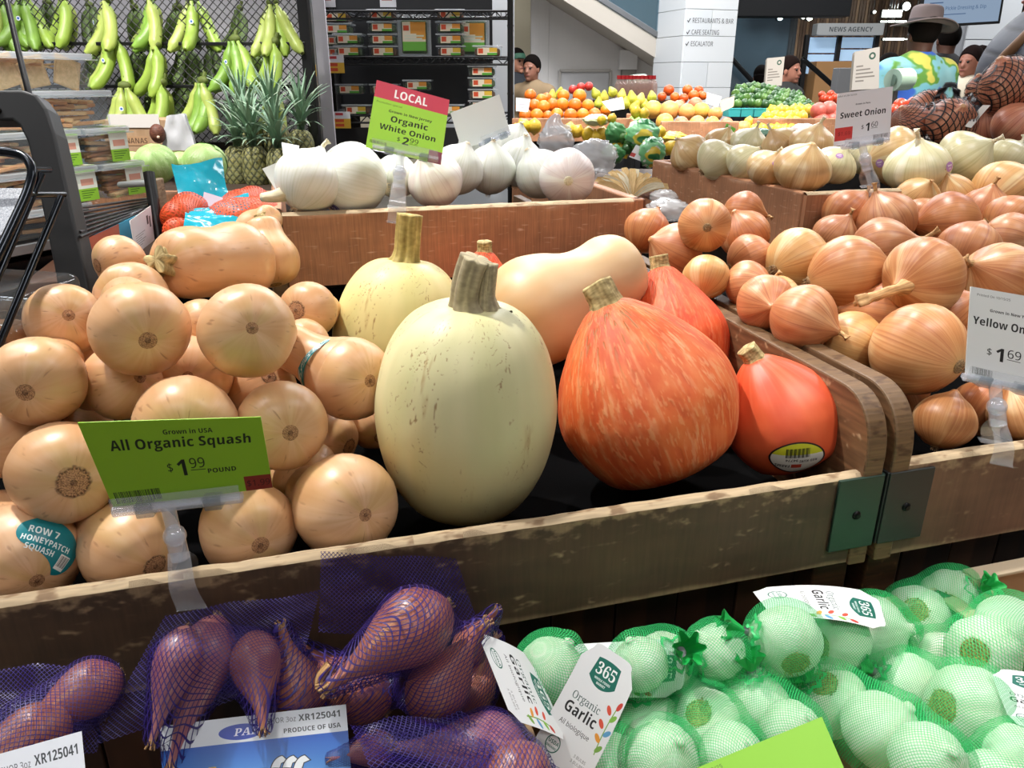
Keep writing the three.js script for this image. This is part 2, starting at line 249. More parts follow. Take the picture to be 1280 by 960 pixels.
// far concourse: dark slatted wall, news stand front, glazing, bright lamps
{
  const P = at, t = 13, z = P(1050, 60, t).z, X = (px) => P(px, 60, t).x, Y = (py) => P(1050, py, t).y;
  const sw = struct('wall_slatted', box(X(1320) - X(990), 3.6, 0.1, (X(1320) + X(990)) / 2, 1.8, z - 0.3, 0), std(0x1c1613, 0.8));
  const n = 64, g = box(0.045, 3.4, 0.05, 0, 0, 0, 0.004), ms = [M.slat, std(0x4d372b, 0.6), std(0x6a503c, 0.6)];
  for (let i = 0; i < n; i++) { const x = lerp(X(992), X(1240), i / (n - 1)); struct('slat', g, ms[(i * 7) % 3], sw).position.set(x, 1.75, z - 0.22); }
  struct('wall_glazed', box(X(990) - X(880), 3.6, 0.1, (X(990) + X(880)) / 2, 1.8, z - 0.3, 0), std(0x6c7b88, 0.5));
  const sh = thing('news_stand', 'news agency shopfront with a grey fascia and pale glazing beyond the fruit', 'shopfront', null, v3(P(1050, 60, 11).x, 0, P(1050, 60, 11).z));
  const x = (px) => P(px, 60, 11).x - P(1050, 60, 11).x, y = (py) => P(1050, py, 11).y;
  part(sh, 'fascia', box(x(1094) - x(1012), y(31) - y(45), 0.2, (x(1094) + x(1012)) / 2, (y(31) + y(45)) / 2, 0.1, 0.01), std(0xb4b7b6, 0.6));
  const map = paint(512, 90, (c, W, H) => { c.fillStyle = '#b8bbba'; c.fillRect(0, 0, W, H); c.fillStyle = '#4c5356'; c.font = 'bold 50px sans-serif'; c.textAlign = 'center'; c.fillText('NEWS AGENCY', W / 2, 64); });
  const f = part(sh, 'lettering', new THREE.PlaneGeometry(0.9, 0.15), mapped(map, 0.6)); f.position.set((x(1094) + x(1012)) / 2, (y(31) + y(45)) / 2, 0.203);
  for (const px of [1006, 1046, 1092]) part(sh, 'mullion', box(0.06, y(44), 0.08, x(px), y(44) / 2, 0.04, 0.004), M.blackMatte);
  const gm = phys({ color: 0xaecbe6, roughness: 0.25, emissive: 0xa8cdf0, emissiveIntensity: 0.7 });  // glow in the panes stands in for light behind the glass
  for (const [a, b, c, d] of [[1010, 1045, 47, 66], [1048, 1090, 47, 60], [1010, 1045, 68, 92], [1048, 1090, 62, 76]]) part(sh, 'window_pane', box(x(b) - x(a), y(c) - y(d), 0.03, (x(a) + x(b)) / 2, (y(c) + y(d)) / 2, 0.0, 0.002), gm);
  part(sh, 'counter', box(x(1092) - x(1014), y(77) - 0.0, 0.4, (x(1092) + x(1014)) / 2, y(77) / 2, 0.1, 0.01), std(0xb98a58, 0.6));
  part(sh, 'counter_front', box(x(1092) - x(1014), 0.95, 0.05, (x(1092) + x(1014)) / 2, 0.475, 0.34, 0.01), std(0x55585c, 0.6));
  const kiosk = thing('kiosk', 'tall grey metal cabinet beside the news agency counter', 'cabinet', null, v3(P(1055, 100, 9).x, 0, P(1055, 100, 9).z));
  part(kiosk, 'body', box(0.22, P(1055, 85, 9).y, 0.2, 0, P(1055, 85, 9).y / 2, 0, 0.01), std(0x8a8b8c, 0.5)); part(kiosk, 'base', box(0.25, 0.1, 0.24, 0, 0.05, 0, 0.01), M.blackMatte);
  // far lamps
  for (const [px, py, w, h, k] of [[1115, 17, 0.34, 0.12, 0], [1117, 27, 0.45, 0.03, 1], [1117, 49, 0.36, 0.04, 1], [1142, 49, 0.3, 0.02, 1], [1103, 78, 0.28, 0.05, 1], [1133, 8, 0.12, 0.09, 2], [975, 22, 0.09, 0.09, 2], [1012, 22, 0.09, 0.09, 2], [1050, 20, 0.05, 0.05, 2], [1004, 22, 0.05, 0.05, 2], [1093, 15, 0.05, 0.05, 2]]) {
    const o = thing('shop_lamp', px === 1117 && py === 27 ? 'thin strip lamp directly under the square glowing lamp' : px === 1117 ? 'wide strip lamp level with the hat brim' : px === 1142 ? 'faint thin strip lamp touching the hat brim' : px === 1103 ? 'short strip lamp beside the beige information board' : px === 1133 ? 'largest round spot lamp beside the square glowing lamp' : px === 975 ? 'round spot lamp of a pair nearer the pillar' : px === 1012 ? 'round spot lamp above the news agency fascia' : px === 1050 ? 'tiny round lamp high over the shopfront lettering' : px === 1004 ? 'tiny round lamp between the pair of spot lamps' : px === 1093 ? 'tiny round lamp beside the square glowing lamp' : k === 0 ? 'bright square ceiling lamp glowing against the dark slatted wall' : k === 1 ? 'bright thin strip lamp on the dark slatted wall' : 'small bright round spot lamp in the dark concourse', 'lamp', k === 1 ? 'strip lamps on the slatted wall' : k === 2 ? 'spot lamps of the concourse' : null, P(px, py, 12.6));
    part(o, 'housing', k === 2 ? rod(v3(0, 0, -0.1), v3(0, 0, 0), w * 0.6, 12) : box(w, h, 0.06, 0, 0, -0.04), M.blackMatte);
    part(o, 'hanger', rod(v3(0, h * 0.3, -0.05), v3(0, CEIL - o.position.y, -0.05), 0.006, 6), M.black);
    part(o, 'glow_face', k === 2 ? rod(v3(0, 0, 0), v3(0, 0, 0.01), w * 0.5, 12) : box(w * 0.94, h * 0.9, 0.02, 0, 0, 0, 0.002), phys({ color: 0xffffff, emissive: 0xf4fff4, emissiveIntensity: 3 }));
    if (!k || (k === 2 && w > 0.08)) { const l = new THREE.PointLight(0xf4fff4, 2.0, 0, 2); l.position.set(0, 0, 0.06); l.castShadow = true; o.add(l); }
  }
  // dark ceiling beam band and glass balustrade near the pillar
  const bz = P(940, 10, 9.2);
  struct('beam', box(1.4, 0.5, 0.3, P(985, 0, 9.2).x, P(940, 8, 9.2).y + 0.13, bz.z, 0.01), std(0x15171a, 0.6));
  const ml = paint(256, 48, (c, W, H) => { c.fillStyle = '#15171a'; c.fillRect(0, 0, W, H); c.fillStyle = '#bfeaf0'; c.fillRect(40, 10, 110, 20); c.fillRect(185, 6, 5, 30); });
  const bl = thing('escalator', 'glass sided escalator with a dark handrail behind the limes', 'escalator', null, v3(P(940, 60, 9.4).x, 0, P(940, 60, 9.4).z));
  const q = (px, py, dz = 0) => { const w = P(px, py, 9.4); return v3(w.x - P(940, 60, 9.4).x, w.y, dz); };
  part(bl, 'handrail', sweep([q(905, 62), q(925, 82), q(944, 101), q(962, 120)], 0.03, 12, 8), M.black); part(bl, 'handrail', sweep([q(1004, 73), q(1020, 85), q(1044, 104), q(1056, 114)], 0.03, 12, 8), M.black);
  part(bl, 'glass_side', merged([sheet([q(905, 22), q(1000, 18), q(1000, 120), q(905, 120)].map((w) => w.setZ(-0.2)), 0.01).front]), phys({ color: 0x8fa3b0, roughness: 0.1, transmission: 0.75, thickness: 0 }));
  part(bl, 'base', box(1.4, 1.1, 0.4, 0.2, 0.55, -0.5, 0.01), std(0x9aa0a4, 0.4, { metalness: 0.4 }));
  // white pier to the right behind the shoppers
  const pr = P(1205, 50, 8), p2 = new THREE.Group(); p2.name = 'pillar_far'; p2.userData.kind = 'structure'; p2.position.set(pr.x, 0, pr.z); p2.rotation.y = 0.2; scene.add(p2);
  struct('core', box(0.62, 3.68, 0.5, 0.31, 1.84, -0.25, 0), std(0x9d9fa2, 0.6), p2);
  for (let r = 0; r < 8; r++) struct('tile', box(0.6, 0.45, 0.02, 0.31, 0.23 + r * 0.46, 0.005, 0.003), std(r % 2 ? 0xdfe3e6 : 0xdadfe2, 0.4), p2);
  struct('side_panel', box(0.02, 3.68, 0.5, -0.01, 1.84, -0.25, 0.002), std(0x8d9094, 0.6), p2);
  // hanging screen
  const sc = thing('hanging_screen', 'pale blue hanging display screen with faint lettering above the hat wearer', 'screen', null, P(1203, 3, 6.5));
  const smap = paint(512, 256, (c, W, H) => { c.fillStyle = '#b9d3f2'; c.fillRect(0, 0, W, H); c.fillStyle = '#5d7fb0'; c.font = '30px sans-serif'; c.fillText('Organic Pickle Dressing & Dip', 40, 170, 380); c.font = '18px sans-serif'; c.fillRect(40, 118, 90, 7); c.fillRect(40, 195, 250, 5); c.fillStyle = '#6d6f85'; c.fillRect(360, 70, 40, 24); });
  part(sc, 'bezel', box(0.64, 0.36, 0.05, 0, 0, -0.03, 0.006), M.black);
  const face = part(sc, 'screen_face', new THREE.PlaneGeometry(0.6, 0.32), phys({ color: 0x222222, map: smap, emissive: 0xffffff, emissiveMap: smap, emissiveIntensity: 0.7, roughness: 0.3 })); face.position.z = -0.003;
  part(sc, 'hanger', merged([rod(v3(-0.2, 0.17, -0.03), v3(-0.2, CEIL - sc.position.y, -0.03), 0.01), rod(v3(0.2, 0.17, -0.03), v3(0.2, CEIL - sc.position.y, -0.03), 0.01)]), M.black);
  sc.rotation.y = -0.2; sc.rotation.z = 0.045;
  const pl = thing('pendant_lamp', 'white dome pendant lamp whose rim shows above the mesh bag of onions', 'lamp', null, P(1262, -6, 4.2));
  part(pl, 'lamp_shade', turned([[0.13, 0], [0.125, 0.03], [0.09, 0.09], [0.03, 0.13], [0.012, 0.14]], 32, 12), std(0xf2f1ec, 0.4, { side: THREE.DoubleSide }));
  part(pl, 'bulb', new THREE.SphereGeometry(0.03, 16, 12).translate(0, 0.05, 0), M.glow);
  part(pl, 'cord', rod(v3(0, 0.13, 0), v3(0, CEIL - pl.position.y, 0), 0.004), M.black);
  const plp = new THREE.PointLight(0xfff2dd, 3, 0, 2); plp.position.set(0, 0.01, 0); plp.castShadow = true; pl.add(plp);
}

// ---------------------------------------------------------------- the wooden stand
const woodWear = (seed, base, raw, wear) => (u, v) => {
  const f = nz(u * 260, v * 2 + seed, seed) * 0.5 + nz(u * 610, v * 5, seed) * 0.3, big = fbm(u * 7, v * 3, seed, 3);
  let c = base.map((b) => b * (1 + f * 0.16 + big * 0.3));
  const scratch = Math.max(0, nz(u * 26 + seed, v * 9, seed * 3) - 0.28) * Math.max(0, nz(u * 120, v * 26, seed) + 0.05) * 6;
  const edge = wear * (sstep(0.86, 1.0, v + fbm(u * 46, v * 9, seed + 4, 4) * 0.34) + 0.8 * sstep(0.06, 0.0, v + fbm(u * 20, 3, seed, 2) * 0.05));
  return mix3(c, raw.map((b) => b * (1 + f * 0.2)), clamp(Math.max(edge, scratch * wear)));
};
T.rimFront = tex(1024, 160, woodWear(2, [80, 60, 43], [166, 140, 106], 0.75), { rep: [1 / 0.9, 1] });
T.rimFrontB = tex(512, 128, woodWear(7, [102, 74, 56], [168, 142, 108], 0.7), { rep: [1 / 0.9, 1] });
T.crate = tex(1024, 160, (u, v) => { const f = nz(u * 330, v * 1.5, 3) * 0.6 + nz(u * 640, v * 4, 8) * 0.4, b = fbm(u * 8, v * 3, 6, 3); const s = Math.max(0, nz(u * 40, v * 30, 11) - 0.45) * 3; return mix3([184, 130, 94].map((q) => q * (1 + f * 0.17 + b * 0.2)), [224, 190, 165], clamp(s + 0.5 * sstep(0.9, 1, v + b * 0.2))); }, { rep: [1 / 0.7, 1] });
T.raw = tex(512, 128, (u, v) => { const g = fbm(u * 10, v * 26, 5, 4), s = sstep(0.12, 0.4, fbm(u * 22, v * 8, 15, 3)); return mix3([182, 160, 128].map((q) => q * (1 + g * 0.25)), [110, 82, 56], s * 0.7); }, { rep: [2, 14] });
T.sideWood = tex(512, 128, (u, v) => { const g = fbm(u * 6, v * 30, 21, 4), s = sstep(0.2, 0.45, fbm(u * 30, v * 16, 25, 3)); return mix3([116, 84, 58].map((q) => q * (1 + g * 0.5)), [205, 178, 140], s * 0.7); }, { rep: [2, 5] });
T.plank = tex(256, 256, (u, v) => { const g = fbm(u * 22, v * 2.5, 31, 4), b = fbm(u * 3, v * 3, 33, 3); return [74, 48, 31].map((q) => q * (1 + g * 0.6 + b * 0.4)); });
M.rimFront = mapped(T.rimFront, 0.62, { bumpMap: T.rimFront, bumpScale: 0.0006 });
M.rimFrontB = mapped(T.rimFrontB, 0.6, { bumpMap: T.rimFrontB, bumpScale: 0.0006 });
M.crate = mapped(T.crate, 0.6, { bumpMap: T.crate, bumpScale: 0.0006 });
M.raw = mapped(T.raw, 0.75, { bumpMap: T.raw, bumpScale: 0.0008 });
M.sideWood = mapped(T.sideWood, 0.4, { bumpMap: T.sideWood, bumpScale: 0.0006 });
M.edgeWood = mapped(T.raw, 0.55, { color: 0x94806c, bumpMap: T.raw, bumpScale: 0.0006 });
M.planks = [mapped(T.plank, 0.6), mapped(T.plank, 0.6, { color: 0xb8a896 }), mapped(T.plank, 0.6, { color: 0x8a7f78 }), mapped(T.plank, 0.6, { color: 0xdcc8ae })];
const faceUV = (g, h0, hh) => { const p = g.attributes.position, n = g.attributes.normal, uv = []; for (let i = 0; i < p.count; i++) { const y = Math.abs(n.getY(i)); if (y > 0.7) uv.push(p.getX(i), p.getZ(i)); else uv.push(p.getX(i) + (Math.abs(n.getX(i)) > 0.7 ? p.getZ(i) : 0), (p.getY(i) - h0) / hh); } g.setAttribute('uv', new THREE.Float32BufferAttribute(uv, 2)); return g; };
// a board along s; the worn top edge is uneven
function board(parent, name, s0, s1, h0, h1, l0, l1, face, seed = 1, rough = 0.0016) {
  const n = Math.max(8, Math.round((s1 - s0) * 70)), top = M.raw, ring = [[l0, h0, 0], [l0, h1 - 0.004, 1], [l0 + 0.004, h1, 2], [l1 - 0.003, h1, 2], [l1, h1 - 0.003, 1], [l1, h0, 0]];
  const mk = (i0, i1) => grid(n, i1 - i0, (u, v) => { const k = Math.round(v * (i1 - i0)) + i0, q = ring[k], s = lerp(s0, s1, u), w = q[2] ? rough * q[2] * 0.5 * fbm(s * 40, k * 0.3, seed, 3) * 2 : 0; return [s, q[1] + w, -(q[0] - (q[2] === 1 && k < 3 ? Math.abs(w) : 0))]; }, false);
  const front = faceUV(mk(0, 1), h0, h1 - h0), cap = faceUV(mk(1, 4), h0, h1 - h0), back = faceUV(mk(4, 5), h0, h1 - h0);
  const ends = metric(merged([new THREE.PlaneGeometry(l1 - l0, h1 - h0 - 0.004).rotateY(-PI / 2).translate(s0, (h0 + h1) / 2 - 0.002, -(l0 + l1) / 2), new THREE.PlaneGeometry(l1 - l0, h1 - h0 - 0.004).rotateY(PI / 2).translate(s1, (h0 + h1) / 2 - 0.002, -(l0 + l1) / 2), new THREE.PlaneGeometry(s1 - s0, l1 - l0).rotateX(PI / 2).translate((s0 + s1) / 2, h0, -(l0 + l1) / 2)]));
  return part(parent, name, mergeGeometries([merged([front, back]), merged([cap]), ends], true), [face, top, face]);
}
// a side board in the l-h plane, its front top corner rounded
function sideBoard(parent, name, s0, s1, h0, h1, l1, mat, hf = 0.02, rad = 0.055) {
  const S = new THREE.Shape(); S.moveTo(0, h0); S.lineTo(0, hf); S.bezierCurveTo(0.002, hf + (h1 - hf) * 0.7, rad * 0.45, h1, rad, h1); S.lineTo(l1, h1 + 0.004); S.lineTo(l1, h0); S.closePath();
  const g = new THREE.ExtrudeGeometry(S, { depth: s1 - s0 - 0.005, bevelEnabled: true, bevelSize: 0.0025, bevelThickness: 0.0025, bevelSegments: 2, curveSegments: 14 });
  g.rotateY(PI / 2); g.translate(s0 + 0.0025, 0, 0);                       // x -> -z
  return part(parent, name, metric(g), [mat, M.edgeWood]);
}
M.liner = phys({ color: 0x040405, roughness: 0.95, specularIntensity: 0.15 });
const standThing = (name, label, cat) => { const o = thing(name, label, cat, null, stand(0, 0, 0)); o.rotation.y = STAND_YAW; return o; };
M.plate = std(0x3a3d3c, 0.42, { metalness: 0.55 }); M.plateGreen = std(0x31463c, 0.4, { metalness: 0.4 }); M.bolt = std(0x141414, 0.4, { metalness: 0.7 });
function cornerPlate(parent, s0, s1, mat, wrapLeft) {
  const p = part(parent, 'corner_plate', merged([box(s1 - s0, 0.088, 0.004, (s0 + s1) / 2, -0.046, 0.0025, 0.001), box(0.004, 0.088, 0.045, wrapLeft ? s0 : s1, -0.046, -0.02, 0.001)]), mat);
  part(p, 'bolt', merged([new THREE.SphereGeometry(0.0052, 16, 8).scale(1, 1, 0.55).translate((s0 + s1) / 2, -0.047, 0.0045), rod(v3((s0 + s1) / 2, -0.047, 0.004), v3((s0 + s1) / 2, -0.047, 0.0078), 0.003, 6)]), M.bolt);
}
{
  const q = standThing('squash_bin', 'worn brown wooden bin holding the squash with a scuffed pale rim', 'bin');
  board(q, 'front_board', -1.15, 0.0, -0.11, 0, 0, 0.014, M.rimFront, 3, 0.001);
  sideBoard(q, 'side_board', -0.022, 0.002, -0.11, 0.082, 0.62, M.sideWood);
  sideBoard(q, 'side_board', -1.15, -1.126, -0.11, 0.082, 0.62, M.sideWood);
  part(q, 'liner', metric(box(1.12, 0.01, 0.62, -0.575, -0.085, -0.325, 0)), M.liner);
  part(q, 'back_board', metric(box(1.12, 0.17, 0.012, -0.575, -0.005, -0.628, 0)), M.liner);
  cornerPlate(q, -0.052, 0.004, M.plateGreen, false);
  const o = standThing('yellow_onion_bin', 'brown wooden bin holding the yellow onions with a rounded side board', 'bin');
  board(o, 'front_board', 0.036, 0.78, -0.11, 0.006, 0, 0.016, M.rimFrontB, 9, 0.001);
  sideBoard(o, 'side_board', 0.012, 0.036, -0.11, 0.084, 1.5, M.sideWood, 0.02, 0.06);
  part(o, 'liner', metric(box(0.76, 0.01, 1.5, 0.41, -0.085, -0.77, 0)), M.liner);
  part(o, 'false_bottom', box(0.73, 0.012, 0.62, 0, 0, 0, 0), M.liner); { const f = o.children[o.children.length - 1]; f.position.set(0.41, 0.0, -0.33); f.rotation.x = 0.2; }
  cornerPlate(o, 0.011, 0.069, M.plate, true);
  const w = standThing('white_onion_bin', 'reddish wooden crate holding the white onions behind the squash', 'bin');
  board(w, 'front_board', -0.595, -0.022, 0.088, 0.202, 0.62, 0.64, M.crate, 5, 0.0008);
  part(w, 'corner_post', metric(box(0.026, 0.14, 0.024, -0.608, 0.138, -0.632, 0.006)), mapped(T.raw, 0.7, { color: 0xa89888 }));
  part(w, 'end_board', metric(box(0.02, 0.114, 0.6, -0.012, 0.145, -0.92, 0.004)), M.crate);
  part(w, 'end_board', metric(box(0.02, 0.114, 0.55, -0.605, 0.145, -0.95, 0.004)), M.crate);
  part(w, 'edge_strip', box(0.022, 0.114, 0.021, -0.0105, 0.145, -0.631, 0.004), std(0x6e4632, 0.6));
  part(w, 'liner', box(0.58, 0.01, 0.6, -0.31, 0.1, -0.93, 0), M.liner);
  const s = standThing('sweet_onion_bin', 'reddish wooden crate holding the pale sweet onions behind the yellow onions', 'bin');
  board(s, 'front_board', 0.315, 1.1, 0.075, 0.2, 0.62, 0.64, M.crate, 15, 0.0008);
  part(s, 'side_board', faceUV(box(0.02, 0.125, 0.63, 0.322, 0.1375, -0.945, 0.004), 0.075, 0.125), M.crate);
  part(s, 'back_board', metric(box(0.78, 0.12, 0.02, 0.71, 0.14, -1.25, 0.004)), M.crate);
  part(s, 'liner', box(0.78, 0.01, 0.6, 0.71, 0.1, -0.94, 0), M.liner);
  const b = standThing('display_base', 'dark stained base of upright wooden planks under the squash bin', 'base');
  const rr = rng(5), pg = metric(box(0.0735, 0.93, 0.016, 0, 0, 0, 0.002));
  for (let i = 0; i < 26; i++) { const x = -1.14 + i * 0.075; if (x > 0.76) break; const m = part(b, 'plank', pg, M.planks[Math.floor(rr() * 4)]); m.position.set(x, -0.58, -0.05 - rr() * 0.002); }
  for (const x of [-0.027, 0.045]) part(b, 'corner_post', metric(box(0.046, 0.93, 0.03, x, -0.578, -0.03, 0.003)), mapped(T.sideWood, 0.6, { color: 0x9c8468 }));
  part(b, 'core', box(1.5, 0.94, 1.24, 0, -0.585, -0.69, 0), std(0x17120e, 0.8));
  part(b, 'shelf', box(0.6, 0.2, 0.6, -0.31, -0.012, -0.95, 0), std(0x231a14, 0.8));
  part(b, 'shelf', box(0.76, 0.18, 0.6, 0.71, -0.022, -0.95, 0), std(0x231a14, 0.8));
}

// ---------------------------------------------------------------- squash
const ring3 = (u, k) => [Math.cos(u * TAU) * k, Math.sin(u * TAU) * k];
T.honey = [0, 1, 2].map((s) => tex(384, 256, (u, v) => {
  const [x, z] = ring3(u, 1.6), [x2, z2] = ring3(u, 7), b = fbm(x, v * 2.2, z + s * 9, 3), st = fbm(x2, v * 1.2, z2 + s * 5, 3), d = Math.max(0, nz(x2 * 1.4, v * 16, z2 * 1.4 + s * 3) - 0.5) * 4;
  let c = mix3([214, 164, 118], [225, 182, 142], clamp(0.5 + b * 1.6)); c = mix3(c, [206, 152, 104], clamp(0.25 + st * 1.4) * 0.5); c = mix3(c, [208, 170, 110], sstep(0.05, 0.5, nz(x * 0.8 + 5, v * 2, z + s)) * 0.5);
  return mix3(c, [150, 100, 66], clamp(d) * 0.5);
}));
T.scar = tex(128, 128, (u, v) => { const x = u * 2 - 1, y = v * 2 - 1, r = Math.hypot(x, y), a = Math.atan2(y, x), d = nz(a * 9, r * 14, 3) * 0.5 + nz(x * 14, y * 14, 8) * 0.5; return mix3([196, 146, 104], [96, 64, 42], clamp((0.25 + d * 1.2) * (r < 0.86 ? 1 : 1.3) + (r > 0.74 && r < 0.96 ? 0.35 + 0.4 * Math.sin(a * 26) : 0) + (r < 0.18 ? 0.5 : 0))); });
T.scarAlpha = tex(128, 128, (u, v) => { const x = u * 2 - 1, y = v * 2 - 1, r = Math.hypot(x, y), a = Math.atan2(y, x), k = sstep(1.0, 0.72, r + nz(a * 4, r * 6, 5) * 0.14) * 255; return [k, k, k]; }, { srgb: false });
M.honey = T.honey.map((m) => mapped(m, 0.36, { clearcoat: 0.12, clearcoatRoughness: 0.35, bumpMap: m, bumpScale: 0.0006 }));
M.scar = new THREE.MeshStandardMaterial({ map: T.scar, alphaMap: T.scarAlpha, transparent: true, roughness: 0.8, bumpMap: T.scar, bumpScale: 0.0008 });
M.corkStem = mapped(tex(128, 128, (u, v) => { const f = nz(u * 30, v * 3, 2) * 0.6 + fbm(u * 12, v * 12, 4, 3); return [168 + f * 70, 148 + f * 70, 100 + f * 60]; }), 0.85);
// outlines from the stem end (v = 0) to the blossom end (v = 1); the widest radius is 1
const HONEY_SHAPES = {
  honey: [[0, -1.95], [0.3, -1.97], [0.5, -1.82], [0.56, -1.5], [0.57, -1.2], [0.67, -0.85], [0.88, -0.48], [1, -0.03], [0.95, 0.36], [0.74, 0.7], [0.42, 0.87], [0.14, 0.89], [0, 0.86]],
  stout: [[0, -1.5], [0.32, -1.52], [0.55, -1.4], [0.64, -1.15], [0.68, -0.9], [0.8, -0.62], [0.95, -0.3], [1, 0.02], [0.93, 0.4], [0.72, 0.7], [0.42, 0.84], [0.14, 0.86], [0, 0.82]],
  long: [[0, -2.15], [0.4, -2.16], [0.72, -1.95], [0.85, -1.5], [0.83, -1.0], [0.88, -0.5], [1, 0], [0.93, 0.42], [0.7, 0.74], [0.42, 0.9], [0.14, 0.93], [0, 0.9]],
  butternut: [[0, -2.1], [0.35, -2.1], [0.62, -1.92], [0.74, -1.55], [0.7, -1.15], [0.74, -0.8], [0.9, -0.42], [1, 0], [0.94, 0.4], [0.72, 0.72], [0.42, 0.88], [0.14, 0.9], [0, 0.87]],
};
const lumpy = (seed, k = 0.02, ribs = 0) => (a, v) => 1 + k * fbm(Math.cos(a) * 1.5, v * 3, Math.sin(a) * 1.5 + seed * 7, 2) * 2 + ribs * Math.cos(a * 10) * sstep(0.5, 1, v);
const honeyGeo = {};
for (const k of Object.keys(HONEY_SHAPES)) honeyGeo[k] = [1, 2, 3].map((s) => turned(HONEY_SHAPES[k], 40, 40, lumpy(s + k.length, 0.022, 0.006)));
const scarGeo = grid(24, 6, (u, v) => { const r = v * 0.3, a = u * TAU; return [Math.cos(a) * r, 0.014 - 0.28 * r * r + 0.03 * sstep(0.07, 0, r), -Math.sin(a) * r]; });
{ const p = scarGeo.attributes.position, uv = []; for (let i = 0; i < p.count; i++) uv.push(0.5 + p.getX(i) / 0.6, 0.5 + p.getZ(i) / 0.6); scarGeo.setAttribute('uv', new THREE.Float32BufferAttribute(uv, 2)); }
const knobGeo = sweep([v3(0, 0, 0), v3(0.02, -0.1, 0), v3(0.06, -0.24, 0.03)], (t, a) => (0.2 - 0.05 * t) * (1 + 0.28 * Math.cos(a * 5)) + (t > 0.85 ? 0.06 * Math.cos(a * 3) : 0), 8, 30);
function surfacePatch(dir, w, h, rad = 1.006, n = 10, roll = 0, right) {      // a sticker that follows a round side: dir in the thing's own axes
  const d = dir.clone().normalize(), rt = right && right.clone().addScaledVector(d, -right.dot(d)).normalize(), e = Math.abs(d.y) > 0.9 ? v3(1, 0, 0) : v3(0, 1, 0), r = (rt || e.clone().cross(d).normalize()).applyAxisAngle(d, roll), u = d.clone().cross(r);
  return grid(n, n, (a, b) => d.clone().addScaledVector(r, Math.tan((a - 0.5) * w)).addScaledVector(u, Math.tan((b - 0.5) * h)).normalize().multiplyScalar(rad).toArray(), false);
}
const caster = new THREE.Raycaster();
function conform(patch, geo, lift, scaleY = 1) {        // lays a sticker on the real surface
  const m = new THREE.Mesh(geo, new THREE.MeshStandardMaterial({ side: THREE.DoubleSide })), p = patch.attributes.position, w = v3(0, 0, 0); m.scale.y = scaleY; m.updateMatrixWorld(true);
  for (let i = 0; i < p.count; i++) { w.fromBufferAttribute(p, i).normalize(); caster.set(w.clone().multiplyScalar(4), w.clone().negate()); const h = caster.intersectObject(m)[0]; if (h) { w.copy(h.point).setLength(h.point.length() + lift); p.setXYZ(i, w.x, w.y, w.z); } }
  patch.computeVertexNormals(); return patch;
}
T.teal = paint(256, 256, (g, W, H) => {
  g.clearRect(0, 0, W, H); g.fillStyle = '#12808a'; g.beginPath(); g.moveTo(30, 20); g.bezierCurveTo(140, -10, 250, 50, 252, 150); g.bezierCurveTo(256, 240, 200, 262, 150, 250); g.bezierCurveTo(140, 190, 90, 150, 30, 110); g.bezierCurveTo(0, 80, 0, 40, 30, 20); g.fill();
  g.fillStyle = '#f2f6f4'; g.font = 'bold 40px sans-serif'; g.save(); g.translate(34, 66); g.rotate(0.42); g.fillText('ROW 7', 10, -8); g.font = 'bold 31px sans-serif'; g.fillText('HONEYPATCH', -6, 26); g.fillText('SQUASH', 20, 58); g.restore();
  g.fillStyle = '#eeeeea'; g.save(); g.translate(196, 176); g.rotate(0.45); g.fillRect(-24, 0, 52, 60); g.fillStyle = '#222'; for (let i = 0; i < 9; i++) g.fillRect(-19 + i * 5, 5, 1 + (i * 7) % 3, 42); g.restore();
});
M.teal = new THREE.MeshStandardMaterial({ map: T.teal, alphaTest: 0.5, transparent: true, roughness: 0.35 });
const rollers = rng(77);
